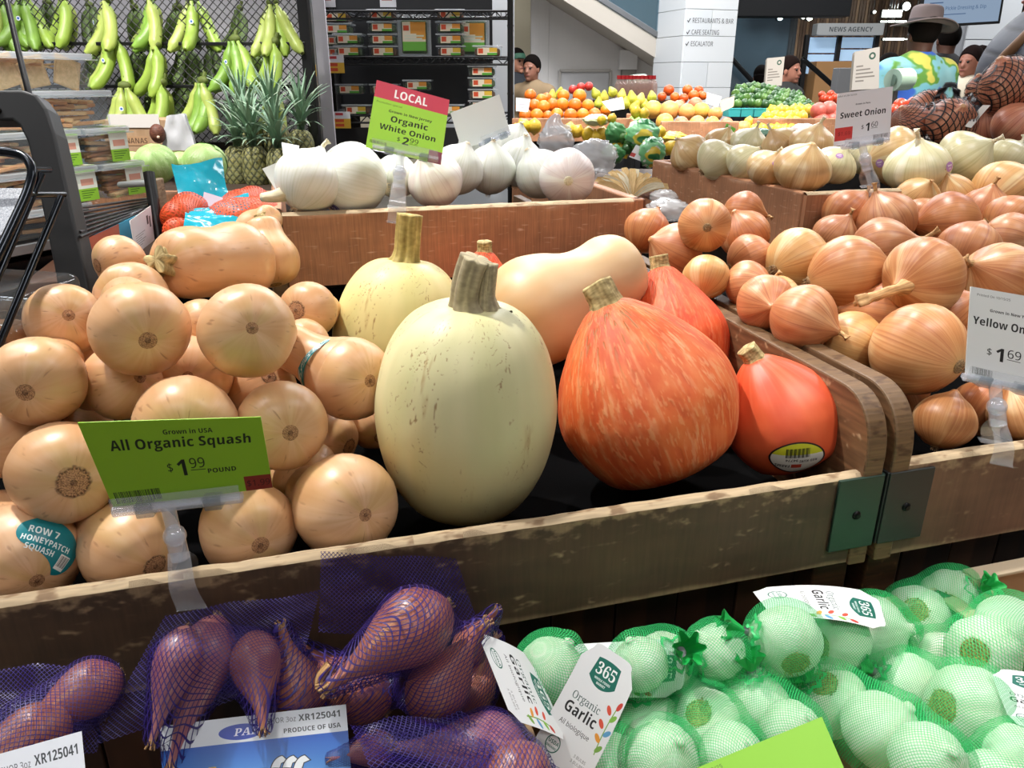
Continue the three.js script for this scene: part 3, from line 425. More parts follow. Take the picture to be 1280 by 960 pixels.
// [pixel x, y, radius in pixels, depth L, scar pixel x, y (or axis), shape, label, extras]
const HONEY = [
  [431, 632, 62, 0.066, 454, 646, 'honey', 'tan squash resting against the pale scuffed rim next to the big pale yellow squash'],
  [310, 660, 56, 0.064, 321, 683, 'honey', 'tan squash low behind the rim just under the red corner of the squash price sign'],
  [163, 684, 57, 0.062, 185, 714, 'stout', 'tan squash low behind the rim directly below the squash price sign holder'],
  [30, 695, 62, 0.066, 36, 728, 'honey', 'tan squash low at the rim wearing a large teal sticker with white lettering', { sticker: [0.44, 0.06, 1.15, 1.25, -0.2] }],
  [80, 590, 61, 0.092, 87, 605, 'stout', 'large tan squash facing out beside the slanted edge of the green squash sign'],
  [10, 540, 54, 0.17, -18, 556, 'honey', 'tan squash with a curved teal sticker on its side above the stickered squash', { sticker: [0.66, 0.14, 0.7, 1.1, 0.5] }],
  [232, 532, 60, 0.12, 230, 548, 'stout', 'pinkish tan squash whose top shows just above the green squash sign'],
  [98, 540, 40, 0.15, [-0.3, 0.6, 0.5], null, 'stout', 'tan squash half hidden between two larger ones above the green sign corner'],
  [352, 532, 53, 0.125, 361, 542, 'honey', 'tan squash facing out just beside the green sign above the rim squash'],
  [437, 473, 50, 0.155, 461, 478, 'honey', 'tan squash with a teal label around its neck leaning on the pale yellow squash', { neck: [-0.83, 0.55, -0.25], band: true }],
  [309, 414, 56, 0.165, 315, 411, 'honey', 'large tan squash facing out under the long squash with the corky stem', { neck: [0.35, -0.05, -0.93] }],
  [175, 410, 56, 0.19, 181, 426, 'honey', 'large tan squash facing out below the corky stem of the long squash', { neck: [-0.1, 0.4, -0.9] }],
  [80, 400, 43, 0.215, 86, 395, 'honey', 'small tan squash with a pointed brown scar beside the black wire rack'],
  [240, 468, 47, 0.15, 235, 470, 'honey', 'tan squash facing out in the middle of the heap with a small dark scar'],
  [48, 475, 53, 0.165, 32, 487, 'honey', 'wide tan squash under the one with the pointed scar beside the rack'],
  [152, 478, 45, 0.2, 173, 475, 'honey', 'shaded tan squash tucked under two larger facing squash'],
  [105, 452, 30, 0.25, [-0.3, -0.2, 0.9], null, 'stout', 'dark shaded squash deep in a gap of the heap'],
  [386, 388, 34, 0.33, 371, 387, 'stout', 'small tan squash lying against the reddish onion crate'],
  [149, 326, 30, 0.36, [-0.75, -0.1, 0.35], null, 'stout', 'tan squash on top of the heap nearest the black rack arm', { neck: [0.6, -0.5, -0.6] }],
  [166, 372, 42, 0.27, [-0.3, 0.1, 0.6], null, 'stout', 'tan squash lying behind the large facing one near the black rack arm'],
  [338, 326, 34, 0.45, [0.1, -0.9, 0.3], null, 'stout', 'tan squash standing by the weathered post of the white onion crate', { stem: true, flipStem: true }],
  [322, 289, 26, 0.5, [-0.3, -0.3, -0.5], null, 'stout', 'brownish tan squash at the top of the heap behind the carrot bags'],
  [252, 405, 30, 0.25, [-0.7, 0.2, 0.4], null, 'stout', 'tan squash showing through the gap between the two large facing ones'],
  [325, 484, 42, 0.2, [0.2, 0.2, 0.6], null, 'stout', 'tan squash tucked behind the facing one beside the green sign'],
  [412, 548, 34, 0.175, [0.5, -0.3, 0.4], null, 'stout', 'shaded squash in the dark gap beneath the banded squash'],
  [466, 530, 30, 0.23, [0.2, -0.4, 0.5], null, 'stout', 'deep shaded squash behind the pale yellow squash'],
  [374, 606, 38, 0.14, [-0.4, -0.5, 0.4], null, 'stout', 'tan squash lying behind the squash that rests against the rim'],
  [380, 430, 30, 0.27, [0.3, 0.3, -0.6], null, 'stout', 'tan squash between the banded squash and the small one by the crate'],
];
// push overlapping things apart along their lines of sight, keeping their place and size in view
function settle(items, iter = 80, gap = 0.002, maxMove = 0.09) {
  const S = items.map((it) => it.balls.map(() => null));
  const place = (i) => { const it = items[i], k = it.t / it.t0, c = ray(it.px, it.py).multiplyScalar(it.t).add(EYE); it.balls.forEach((b, j) => { S[i][j] = [c.x + b[0] * k, c.y + b[1] * k, c.z + b[2] * k, b[3] * k]; }); };
  items.forEach((it, i) => { it.t0 = it.t; place(i); });
  for (let n = 0; n < iter; n++) for (let i = 0; i < items.length; i++) for (let j = i + 1; j < items.length; j++) {
    let worst = 0; for (const a of S[i]) for (const b of S[j]) worst = Math.max(worst, a[3] + b[3] - gap - Math.hypot(a[0] - b[0], a[1] - b[1], a[2] - b[2]));
    if (worst <= 0) continue;
    const near = items[i].t < items[j].t ? i : j, far = near === i ? j : i, step = Math.min(worst * 0.3, 0.006);
    if (!items[near].fixed) { items[near].t = Math.max(items[near].t - step * 0.6, items[near].t0 - maxMove * 0.5); place(near); }
    if (!items[far].fixed) { items[far].t = Math.min(items[far].t + step, items[far].t0 + maxMove); place(far); }
  }
}
const squashHeap = [];
HONEY.forEach(([px, py, rp, L, sx, sy, shape, label, ex = {}], n) => {
  const t = depthL(px, py, L); let axis;
  if (Array.isArray(sx)) axis = facing(px, py, ...sx); else { const x = (sx - px) / rp, y = -(sy - py) / rp; axis = facing(px, py, x, y, Math.sqrt(Math.max(0.04, 0.88 - x * x - y * y))); }
  squashHeap.push({ px, py, t, rp: rp * 1.05, axis, shape, label, ex, n });
});
const bigs = [];
squashHeap.push({ px: 292, py: 328, t: depthL(292, 328, 0.43), rp: 50, axis: facing(292, 328, 0.66, -0.04, -0.75), shape: 'long', label: 'long tan squash lying on top of the heap with its corky stem facing out', ex: { stem: true }, n: 40, long: true });
squashHeap.push({ px: 672, py: 388, t: depthL(672, 388, 0.36), rp: 70, axis: facing(672, 388, -0.86, -0.42, 0.3), shape: 'butternut', label: 'pale cream butternut squash lying behind the orange squash', ex: {}, n: 41, pale: true });
for (const it of squashHeap) {
  const R = it.rp * it.t / FOCAL, pr = HONEY_SHAPES[it.shape], nr = it.shape === 'long' ? 0.83 : it.shape === 'butternut' ? 0.72 : it.shape === 'stout' ? 0.62 : 0.56, end = -pr[0][1];
  const nd = it.ex.neck ? facing(it.px, it.py, ...it.ex.neck) : it.axis.clone().negate();
  it.nd = nd; it.R = R;
  it.balls = [[0, 0, 0, R * 0.95]]; for (const y of [1.0, end - nr]) it.balls.push([nd.x * y * R, nd.y * y * R, nd.z * y * R, nr * R]);
}
// the round squash : [pixel x, y, radius, L, axis, kind]
const GOURD = [
  { kind: 'spaghetti', px: 583, py: 515, rp: 112, L: 0.135, axis: v3(0.05, 1, 0.05).normalize(), label: 'large pale yellow squash with a thick split grey stem standing in front' },
  { kind: 'spaghetti', px: 500, py: 428, rp: 82, L: 0.34, axis: v3(0.1, 1, -0.1).normalize(), label: 'pale yellow squash with a tall straight stem standing behind the larger one', back: true },
  { kind: 'kuri', px: 808, py: 503, rp: 113, L: 0.15, axis: facing(808, 503, -0.42, 0.86, 0.22), label: 'large orange squash with pale corky streaks and a cut stub stem' },
  { kind: 'kuri', px: 979, py: 524, rp: 72, L: 0.108, axis: facing(979, 524, -0.5, 0.8, 0.3), label: 'small orange squash with an oval yellow barcode sticker beside the bin side board', sticker: true },
  { kind: 'kuriTall', px: 842, py: 424, rp: 68, L: 0.33, axis: facing(842, 424, -0.25, 0.95, -0.1), label: 'reddish orange squash behind the large one with a hollow corky stem' },
  { kind: 'kuriTall', px: 603, py: 385, rp: 52, L: 0.5, axis: facing(603, 385, 0.05, 0.95, 0.1), label: 'orange squash showing only its stem tip between the two pale yellow ones' },
];
for (const g of GOURD) { g.t = depthL(g.px, g.py, g.L); g.R = g.rp * g.t / FOCAL; const a = g.axis; g.balls = g.kind === 'spaghetti' ? [[0, 0, 0, g.R * 0.97], [a.x * 0.3 * g.R, a.y * 0.3 * g.R, a.z * 0.3 * g.R, g.R * 0.92], [-a.x * 0.3 * g.R, -a.y * 0.3 * g.R, -a.z * 0.3 * g.R, g.R * 0.92]] : [[0, 0, 0, g.R * 0.92], [a.x * 0.75 * g.R, a.y * 0.75 * g.R, a.z * 0.75 * g.R, g.R * 0.5]]; }
GOURD[0].fixed = GOURD[2].fixed = GOURD[3].fixed = true; squashHeap[0].fixed = squashHeap[1].fixed = squashHeap[2].fixed = squashHeap[3].fixed = squashHeap[4].fixed = true;
settle([...squashHeap, ...GOURD]);
T.pale = tex(256, 256, (u, v) => { const [x, z] = ring3(u, 1.4), b = fbm(x, v * 3, z, 3); return mix3([214, 184, 142], [210, 150, 92], clamp(sstep(0.45, 1, v + b * 0.3) * 0.8 + b * 0.3)); });
M.paleButternut = mapped(T.pale, 0.42);
const bandGeo = grid(24, 4, (u, v) => { const a = 0.6 + u * 3.6, y = -0.95 + v * 0.2 + 0.1 * Math.sin(a * 2), r = lerp(0.66, 0.72, v) + 0.02; return [Math.cos(a) * r, y, -Math.sin(a) * r]; }, false);
for (const it of squashHeap) {
  const R = it.rp * it.t / FOCAL, o = thing(it.pale ? 'butternut_squash' : 'honeynut_squash', it.label, 'squash', it.pale ? null : 'tan squash heaped in the bin', at(it.px, it.py, it.t));
  if (it.fixed) it.fixed = true;
  o.scale.setScalar(R);
  const body = part(o, 'body', honeyGeo[it.shape][it.n % 3], it.pale ? M.paleButternut : M.honey[it.n % 3]);
  const q = turnTo(it.axis, rollers() * TAU); o.quaternion.copy(q);
  if (it.ex.neck) {   // a bent squash: the neck leaves the body towards its own direction
    const local = it.nd.clone().applyQuaternion(q.clone().invert()), bend = new THREE.Quaternion().setFromUnitVectors(v3(0, -1, 0), local);
    const g = honeyGeo[it.shape][it.n % 3].clone(), p = g.attributes.position, w = v3(0, 0, 0), id = new THREE.Quaternion(), sl = new THREE.Quaternion();
    for (let i = 0; i < p.count; i++) { w.fromBufferAttribute(p, i); const k = sstep(0.5, -0.75, w.y); sl.copy(id).slerp(bend, k); w.applyQuaternion(sl); p.setXYZ(i, w.x, w.y, w.z); }
    g.computeVertexNormals(); body.geometry = g;
    if (it.ex.band) { const b = bandGeo.clone(); b.applyQuaternion(bend); part(o, 'label_band', b, M.teal); }
  }
  if (!it.pale) { const s = part(o, 'blossom_scar', scarGeo, M.scar); s.position.y = 0.885; s.scale.setScalar(0.72 + ((it.n * 37) % 10) * 0.05); }
  if (it.ex.stem) { const s = part(o, 'stem', knobGeo, M.corkStem); s.position.y = HONEY_SHAPES[it.shape][0][1] + 0.02; if (it.long) s.scale.setScalar(1.5); }
  if (it.ex.sticker) { const [x, y, w, h, roll] = it.ex.sticker, d = facing(it.px, it.py, x, y, Math.sqrt(1 - Math.min(0.9, x * x + y * y))).applyQuaternion(q.clone().invert()); d.y = clamp(d.y, -0.4, 0.75); part(o, 'sticker', conform(surfacePatch(d, w, h, 1.012, 14, roll, facing(it.px, it.py, 1, 0, 0).applyQuaternion(q.clone().invert())), body.geometry, 0.012), M.teal); }
}
// pale yellow squash and orange squash
T.spaghetti = tex(512, 512, (u, v) => {
  const [x, z] = ring3(u, 2), [x2, z2] = ring3(u, 9), b = fbm(x, v * 2, z, 3), st = nz(x2, v * 1.5, z2);
  let c = mix3([228, 220, 172], [214, 209, 156], clamp(0.45 + b * 1.5 + st * 0.15)); c = mix3(c, [206, 178, 102], sstep(0.5, 0.05, v + b * 0.3) * 0.55);
  const warp = nz(x * 2, v * 6, z * 2), sc = Math.abs(nz(x2 * 1.4 + warp * 2, v * 26 + warp * 3, z2 * 1.4)), patch = sstep(0.02, 0.3, fbm(x * 1.1 + 3, v * 2.6, z * 1.1, 2) + 0.04);
  const mark = sstep(0.06, 0.0, sc) * patch * sstep(-0.05, 0.25, nz(x2 * 2.3, v * 34, z2 * 2.3)), blot = sstep(0.3, 0.55, fbm(x2 * 0.9, v * 9, z2 * 0.9 + 5, 3)) * patch;
  c = mix3(c, [150, 116, 78], mark * 0.8); return mix3(c, [178, 142, 92], blot * 0.6);
});
T.kuri = tex(512, 512, (u, v) => {
  const [x, z] = ring3(u, 2), [x2, z2] = ring3(u, 15), [x3, z3] = ring3(u, 26), b = fbm(x, v * 2.5, z, 3);
  let c = mix3([222, 108, 50], [204, 84, 38], clamp(0.5 + b * 1.5));
  const [x4, z4] = ring3(u, 6), [x5, z5] = ring3(u, 11), fine = fbm(x3 * 0.8, v * 15, z3 * 0.8, 4), m1 = fbm(x4, v * 9, z4, 4);
  c = mix3(c, [230, 140, 82], sstep(-0.08, 0.3, m1) * 0.42); c = mix3(c, [186, 66, 28], sstep(0.12, 0.4, -m1) * 0.4);
  const streak = sstep(0.06, 0.3, nz(x5, v * 1.3, z5)) * sstep(-0.08, 0.16, fine), patch = sstep(0.05, 0.3, fbm(x * 1.5 + 5, v * 4, z * 1.5, 4)) * sstep(-0.05, 0.18, fine);
  c = mix3(c, [230, 182, 144], clamp(streak * (0.2 + 0.5 * v) + patch * 0.6) * 0.66); c = mix3(c, [228, 158, 106], sstep(0.14, 0.3, fbm(x3, v * 24, z3 + 3, 2)) * 0.55);
  return mix3(c, [146, 120, 74], sstep(0.3, 0.42, nz(x5 * 1.5, v * 16, z5 * 1.5 + 8)) * sstep(0.45, 0.8, v) * 0.6);
});
T.kuriRed = tex(256, 256, (u, v) => { const [x, z] = ring3(u, 2), [x2, z2] = ring3(u, 13), b = fbm(x, v * 2.5, z, 3), st = nz(x2, v * 1.5, z2); return mix3(mix3([220, 98, 56], [206, 80, 46], clamp(0.5 + b * 1.6)), [226, 148, 112], clamp(st * 1.2 - 0.12) * sstep(0.35, 0.95, v) * 0.8); });
M.spaghetti = mapped(T.spaghetti, 0.45, { bumpMap: T.spaghetti, bumpScale: 0.0006 });
M.spaghettiBack = M.spaghetti.clone(); M.spaghettiBack.color.set(0xfff8e0);
M.kuri = mapped(T.kuri, 0.58, { bumpMap: T.kuri, bumpScale: 0.0035 });
M.kuriTall = M.kuri.clone(); M.kuriTall.color.set(0xffccc0);
M.kuriRed = mapped(T.kuriRed, 0.42, { bumpMap: T.kuriRed, bumpScale: 0.0008 });
M.spStem = mapped(tex(128, 128, (u, v) => { const f = nz(u * 26, v * 2, 6) * 0.8 + fbm(u * 14, v * 14, 2, 3) * 0.6; return [176 + f * 60, 163 + f * 60, 130 + f * 50]; }), 0.8);
M.spStemBack = mapped(tex(128, 128, (u, v) => { const f = nz(u * 26, v * 2, 9) * 0.8 + fbm(u * 14, v * 14, 12, 3) * 0.6; return [168 + f * 60, 148 + f * 60, 84 + f * 50]; }), 0.75);
const GS = {
  spaghetti: [[0, -1.24], [0.3, -1.25], [0.66, -1.06], [0.9, -0.62], [1, -0.08], [0.97, 0.36], [0.86, 0.76], [0.66, 1.06], [0.42, 1.22], [0.2, 1.24], [0, 1.2]],
  kuri: [[0, -0.8], [0.35, -0.84], [0.76, -0.66], [0.98, -0.2], [0.98, 0.14], [0.83, 0.5], [0.58, 0.84], [0.36, 1.06], [0.2, 1.17], [0, 1.18]],
  kuriTall: [[0, -0.9], [0.4, -0.9], [0.8, -0.68], [1, -0.15], [0.92, 0.3], [0.68, 0.72], [0.44, 1.05], [0.28, 1.26], [0.16, 1.34], [0, 1.35]],
};
const gourdGeo = {
  spaghetti: turned(GS.spaghetti, 80, 60, (a, v) => [1 + 0.032 * Math.cos(a * 5 + 0.6) * sstep(0.45, 0.95, v) + 0.012 * Math.cos(a * 10) * sstep(0.5, 1, v) + 0.02 * fbm(Math.cos(a), v * 2, Math.sin(a), 2)]),
  kuri: turned(GS.kuri, 80, 60, (a, v) => [1 + 0.012 * Math.cos(a * 12) * sstep(0.4, 0.95, v) + 0.045 * fbm(Math.cos(a) * 1.4, v * 2.4, Math.sin(a) * 1.4, 3) + 0.006 * nz(Math.cos(a) * 12, v * 16, Math.sin(a) * 12)]),
  kuriTall: turned(GS.kuriTall, 60, 48, (a, v) => [1 + 0.02 * Math.cos(a * 10) * sstep(0.4, 0.95, v) + 0.03 * fbm(Math.cos(a) * 1.4, v * 2.4, Math.sin(a) * 1.4 + 5, 2)]),
};
const ridged = (r0, r1, flare, n = 5, amp = 0.2) => (t, a) => (lerp(r0, r1, sstep(0, 0.35, t)) + flare * Math.max(0, 1 - t / 0.18) ** 2 * (1 + 0.5 * Math.cos(a * n))) * (1 + amp * Math.pow(Math.abs(Math.cos(a * n / 2)), 0.6) - amp * 0.5);
const stubGeo = sweep([v3(0, 1.1, 0), v3(-0.01, 1.24, 0), v3(-0.05, 1.42, 0.01)], (t, a) => (0.2 - 0.03 * sstep(0, 0.5, t)) * (1 + 0.07 * Math.cos(a * 5 + t) + 0.05 * nz(a * 2, t * 6, 4)) + 0.04 * Math.max(0, 1 - t / 0.2), 12, 36);
T.oval = paint(256, 192, (g, W, H) => {
  g.clearRect(0, 0, W, H); g.save(); g.translate(W / 2, H / 2); g.rotate(PI); g.fillStyle = '#15161a'; g.beginPath(); g.ellipse(0, 0, 124, 92, 0, 0, TAU); g.fill(); g.fillStyle = '#d9dad2'; g.beginPath(); g.ellipse(0, 0, 116, 84, 0, 0, TAU); g.fill();
  g.save(); g.beginPath(); g.ellipse(0, 0, 116, 84, 0, 0, TAU); g.clip(); g.fillStyle = '#c9cf2e'; g.fillRect(-116, 24, 232, 70); g.fillStyle = '#14181a'; for (let i = 0; i < 24; i++) g.fillRect(-52 + i * 4.4, 8, 1 + (i * 5) % 4, 50); g.fillStyle = '#333'; g.font = 'bold 20px sans-serif'; g.textAlign = 'center'; g.fillText('94774', 24, 0); g.fillText('RED KURI', -48, -6, 80); g.fillStyle = '#b8402a'; g.fillRect(-20, -52, 44, 22); g.fillStyle = '#111'; g.font = 'bold 24px sans-serif'; g.fillText('FARMS', 62, -34, 66); g.restore(); g.restore();
});
M.oval = new THREE.MeshStandardMaterial({ map: T.oval, transparent: true, alphaTest: 0.5, roughness: 0.35 });
for (const g of GOURD) {
  const R = g.rp * g.t / FOCAL, sp = g.kind === 'spaghetti', o = thing(sp ? 'spaghetti_squash' : 'kuri_squash', g.label, 'squash', null, at(g.px, g.py, g.t));
  o.scale.setScalar(R); const q = turnTo(g.axis, sp ? 0.5 : 1.2 + g.px); o.quaternion.copy(q);
  part(o, 'body', gourdGeo[g.kind], sp ? (g.back ? M.spaghettiBack : M.spaghetti) : g.rp > 100 ? M.kuri : g.kind === 'kuriTall' ? M.kuriTall : M.kuriRed);
  if (sp) {
    const toEye = facing(g.px, g.py, 0, 0, 1).applyQuaternion(q.clone().invert()), side = facing(g.px, g.py, 1, 0, 0).applyQuaternion(q.clone().invert());
    const P = (x, y, z = 0) => v3(0, y, 0).addScaledVector(side, x).addScaledVector(toEye, z);
    if (g.back) part(o, 'stem', sweep([P(0, 1.16), P(0.02, 1.4), P(0.02, 1.65), P(0.03, 1.92)], ridged(0.2, 0.165, 0.09, 6, 0.3), 24, 50), M.spStemBack);
    else { const st = part(o, 'stem', sweep([P(0, 1.14), P(-0.03, 1.34), P(0.0, 1.56), P(0.06, 1.76)], ridged(0.22, 0.15, 0.12, 6, 0.34), 24, 50), M.spStem); part(st, 'stem_strand', sweep([P(0.2, 1.16, 0.05), P(0.18, 1.36, 0.03), P(0.19, 1.55, 0.02), P(0.2, 1.7, 0)], ridged(0.12, 0.08, 0.0, 4, 0.3), 18, 30), M.spStem); }
  } else { const s = part(o, 'stem', stubGeo, M.corkStem); if (g.kind === 'kuriTall') s.position.y = 0.16; }
  if (g.sticker) { const d = facing(g.px, g.py, 0.31, -0.62, 0.72).applyQuaternion(q.clone().invert()); part(o, 'sticker', conform(surfacePatch(d, 0.95, 0.72, 1.02, 12, 0, facing(g.px, g.py, 1, 0, 0).applyQuaternion(q.clone().invert())), gourdGeo[g.kind], 0.01), M.oval); }
}

// ---------------------------------------------------------------- onions
function onionTex(c0, c1, pale, vein, s, greenRoot = 0) {
  return tex(384, 192, (u, v) => {
    const [x, z] = ring3(u, 1.5), [x2, z2] = ring3(u, 16), [x3, z3] = ring3(u, 34), b = fbm(x, v * 2, z + s, 3), st = nz(x2, v * 0.9, z2 + s), f = nz(x3, v * 0.8, z3 + s);
    let c = mix3(c0, c1, clamp(0.5 + b * 1.7)); c = mix3(c, pale, clamp(sstep(0.16, 0.34, fbm(x * 0.9 + 7, v * 1.6, z * 0.9 + s, 2)) * 0.85));
    c = mix3(c, vein, clamp(st * 1.0 + f * 0.7) * 0.75); c = mix3(c, pale, clamp(-f * 0.9 - st * 0.5) * 0.5);
    c = mix3(c, [214, 206, 160], greenRoot * sstep(0.24, 0.1, v)); c = mix3(c, [206, 164, 104], sstep(0.82, 0.95, v) * 0.7);
    return mix3(c, [120, 86, 56], sstep(0.05, 0.02, v) * 0.8);
  });
}
T.onions = [onionTex([212, 160, 110], [190, 130, 84], [230, 202, 158], [168, 104, 64], 1, 0.4), onionTex([206, 146, 96], [182, 114, 70], [220, 178, 136], [156, 92, 62], 12, 0.2), onionTex([222, 188, 130], [214, 168, 108], [232, 220, 178], [184, 136, 86], 23, 0.5), onionTex([210, 156, 112], [188, 124, 84], [228, 190, 150], [164, 102, 80], 34)];
T.sweet = [onionTex([226, 216, 176], [214, 208, 164], [238, 234, 208], [190, 182, 130], 45, 0.4), onionTex([224, 192, 138], [208, 166, 114], [234, 216, 174], [190, 148, 98], 56, 0.4)];
T.whiteOnion = onionTex([234, 236, 230], [224, 228, 218], [242, 242, 236], [206, 208, 188], 67);
T.whitePink = onionTex([232, 222, 218], [222, 208, 206], [240, 238, 232], [206, 190, 184], 78);
T.redOnion = onionTex([214, 142, 108], [200, 122, 94], [228, 172, 138], [156, 80, 60], 89);
T.shallot = onionTex([192, 130, 122], [176, 108, 116], [216, 168, 148], [146, 84, 90], 97);
const skin = (m, r = 0.42) => mapped(m, r, { clearcoat: 0.15, clearcoatRoughness: 0.3, bumpMap: m, bumpScale: 0.0005 });
M.onions = T.onions.map((m) => { const k = skin(m); k.color.set(0xf6e6d6); return k; }); M.sweet = T.sweet.map((m) => skin(m, 0.32)); M.whiteOnion = skin(T.whiteOnion, 0.35); M.whitePink = skin(T.whitePink, 0.38); M.redOnion = skin(T.redOnion); M.shallot = skin(T.shallot, 0.34); M.shallotCopper = skin(T.shallot, 0.34); M.shallotCopper.color.set(0xfff0c4);
M.husk = mapped(tex(128, 128, (u, v) => { const f = nz(u * 30, v * 2, 3) * 0.8 + fbm(u * 8, v * 8, 7, 3) * 0.6; return [188 + f * 60, 146 + f * 60, 96 + f * 50]; }), 0.75);
M.huskPale = mapped(tex(128, 128, (u, v) => { const f = nz(u * 30, v * 2, 13) * 0.7 + fbm(u * 8, v * 8, 17, 3) * 0.5; return [222 + f * 40, 212 + f * 40, 182 + f * 50]; }), 0.75);
M.huskHay = mapped(tex(128, 128, (u, v) => { const f = nz(u * 30, v * 2, 23) * 0.7 + fbm(u * 8, v * 8, 27, 3) * 0.5; return [222 + f * 40, 190 + f * 40, 134 + f * 50]; }), 0.75);
M.rootHair = mapped(tex(64, 64, (u, v) => { const f = nz(u * 24, v * 24, 3); return [140 + f * 90, 112 + f * 80, 78 + f * 60]; }), 0.9);
const ONION_PROFILE = [[0, -0.86], [0.1, -0.88], [0.42, -0.79], [0.8, -0.48], [1, -0.02], [0.92, 0.4], [0.66, 0.73], [0.36, 0.93], [0.17, 1.07], [0.09, 1.16], [0, 1.17]];
const onionGeo = [1, 2, 3, 4].map((s) => turned(ONION_PROFILE, 44, 32, (a, v) => 1 + 0.035 * fbm(Math.cos(a) * 1.2, v * 2, Math.sin(a) * 1.2 + s * 5, 2) * 2 + 0.004 * Math.cos(a * (9 + s)) * sstep(0.4, 0.9, v)));
const tuft = (s) => { const r = rng(s), g = [turned([[0.16, -0.87], [0.15, -0.9], [0.08, -0.925], [0, -0.925]], 16, 5)]; for (let i = 0; i < 22; i++) { const a = r() * TAU, k = 0.03 + r() * 0.12, l = 0.06 + r() * 0.08; g.push(rod(v3(Math.cos(a) * k, -0.88, Math.sin(a) * k), v3(Math.cos(a) * (k + l * 0.5 * (r() - 0.2)), -0.9 - l, Math.sin(a) * (k + l * 0.5 * (r() - 0.2))), 0.012, 4, 0.005)); } return merged(g); };
const rootGeo = [tuft(3), tuft(4)];
const tailGeo = (len, bend, s, r0 = 0.14) => sweep([v3(0, 1.0, 0), v3(0.01, 1.12, 0.01), v3(bend * 0.3, 1.12 + len * 0.5, bend * 0.2), v3(bend, 1.12 + len, bend * 0.3)], (t, a) => (lerp(r0, r0 * 0.45, sstep(0, 0.4, t)) + (t > 0.8 ? 0.06 * (t - 0.8) * 5 * Math.max(0, Math.cos(a * 3 + s)) : 0)) * (1 + 0.3 * nz(a * 1.6, t * 5, s)), 16, 18);
const neckGeo = [tailGeo(0.1, 0.02, 1), tailGeo(0.3, 0.1, 2), tailGeo(0.95, 0.5, 3, 0.17), tailGeo(0.55, -0.25, 4, 0.15)];
T.purple = paint(128, 96, (g, W, H) => { g.clearRect(0, 0, W, H); g.fillStyle = '#b98ac4'; g.beginPath(); g.ellipse(64, 48, 62, 46, 0, 0, TAU); g.fill(); g.fillStyle = '#fff'; g.font = 'bold 26px sans-serif'; g.textAlign = 'center'; g.fillText('Sweet', 64, 44); g.font = '20px sans-serif'; g.fillText('4166', 64, 70); });
T.blue = paint(128, 128, (g) => { g.clearRect(0, 0, 128, 128); g.fillStyle = '#2b2f8f'; g.beginPath(); g.arc(64, 64, 62, 0, TAU); g.fill(); g.strokeStyle = '#cfd2f2'; g.lineWidth = 5; g.beginPath(); g.arc(64, 64, 48, 0, TAU); g.stroke(); g.fillStyle = '#e8e9ff'; g.font = 'bold 44px sans-serif'; g.textAlign = 'center'; g.fillText('12', 64, 80); });
M.purple = new THREE.MeshStandardMaterial({ map: T.purple, transparent: true, alphaTest: 0.5, roughness: 0.4 });
M.blueSticker = new THREE.MeshStandardMaterial({ map: T.blue, transparent: true, alphaTest: 0.5, roughness: 0.4 });
function onionList(list, def, grow = 1.1) {
  const items = list.map(([px, py, rp, L, ax, ay, az, neck, vari, label, ex = {}], n) => {
    rp *= grow; const t = depthL(px, py, L), axis = facing(px, py, ax, ay, az), R = rp * t / FOCAL;
    return { px, py, rp, t, axis, neck, vari, label, ex, n, balls: [[0, 0, 0, R * 0.9]], fixed: ex.fixed };
  });
  settle(items, 60, 0.003, 0.07);
  for (const it of items) {
    const R = it.rp * it.t / FOCAL, o = thing(def.name, it.label, 'onion', def.group, at(it.px, it.py, it.t)); o.scale.setScalar(R);
    const q = turnTo(it.axis, it.n * 1.7); o.quaternion.copy(q);
    const fl = def.flat || 1; part(o, 'bulb', onionGeo[it.n % 4], def.mats[it.vari]).scale.y = fl;
    if (it.axis.dot(facing(it.px, it.py, 0, 0, 1)) < 0.3) part(o, 'root', rootGeo[it.n % 2], def.root || M.rootHair).position.y = (1 - fl) * 0.85;
    if (it.neck >= 0) part(o, 'neck', neckGeo[it.neck], def.husk).position.y = (fl - 1) * 1.0;
    if (it.ex.tail) { o.updateMatrixWorld(true); part(o, 'tail', sweep(it.ex.tail.map(([x, y, d]) => o.worldToLocal(at(x, y, it.t - d))), (t, a) => (0.24 - 0.12 * sstep(0, 0.4, t) + (t > 0.85 ? 0.05 * Math.cos(a * 3) : 0)) * (1 + 0.3 * nz(a * 1.6, t * 5, 3)), 24, 16), def.husk); }
    if (it.ex.sticker) { const d = facing(it.px, it.py, ...it.ex.sticker).applyQuaternion(q.clone().invert()); part(o, 'sticker', conform(surfacePatch(d, 0.4, 0.32, 1.02, 6, 0.4, facing(it.px, it.py, 1, 0, 0).applyQuaternion(q.clone().invert())), onionGeo[it.n % 4], 0.012, fl), it.ex.blue ? M.blueSticker : M.purple); }
  }
}
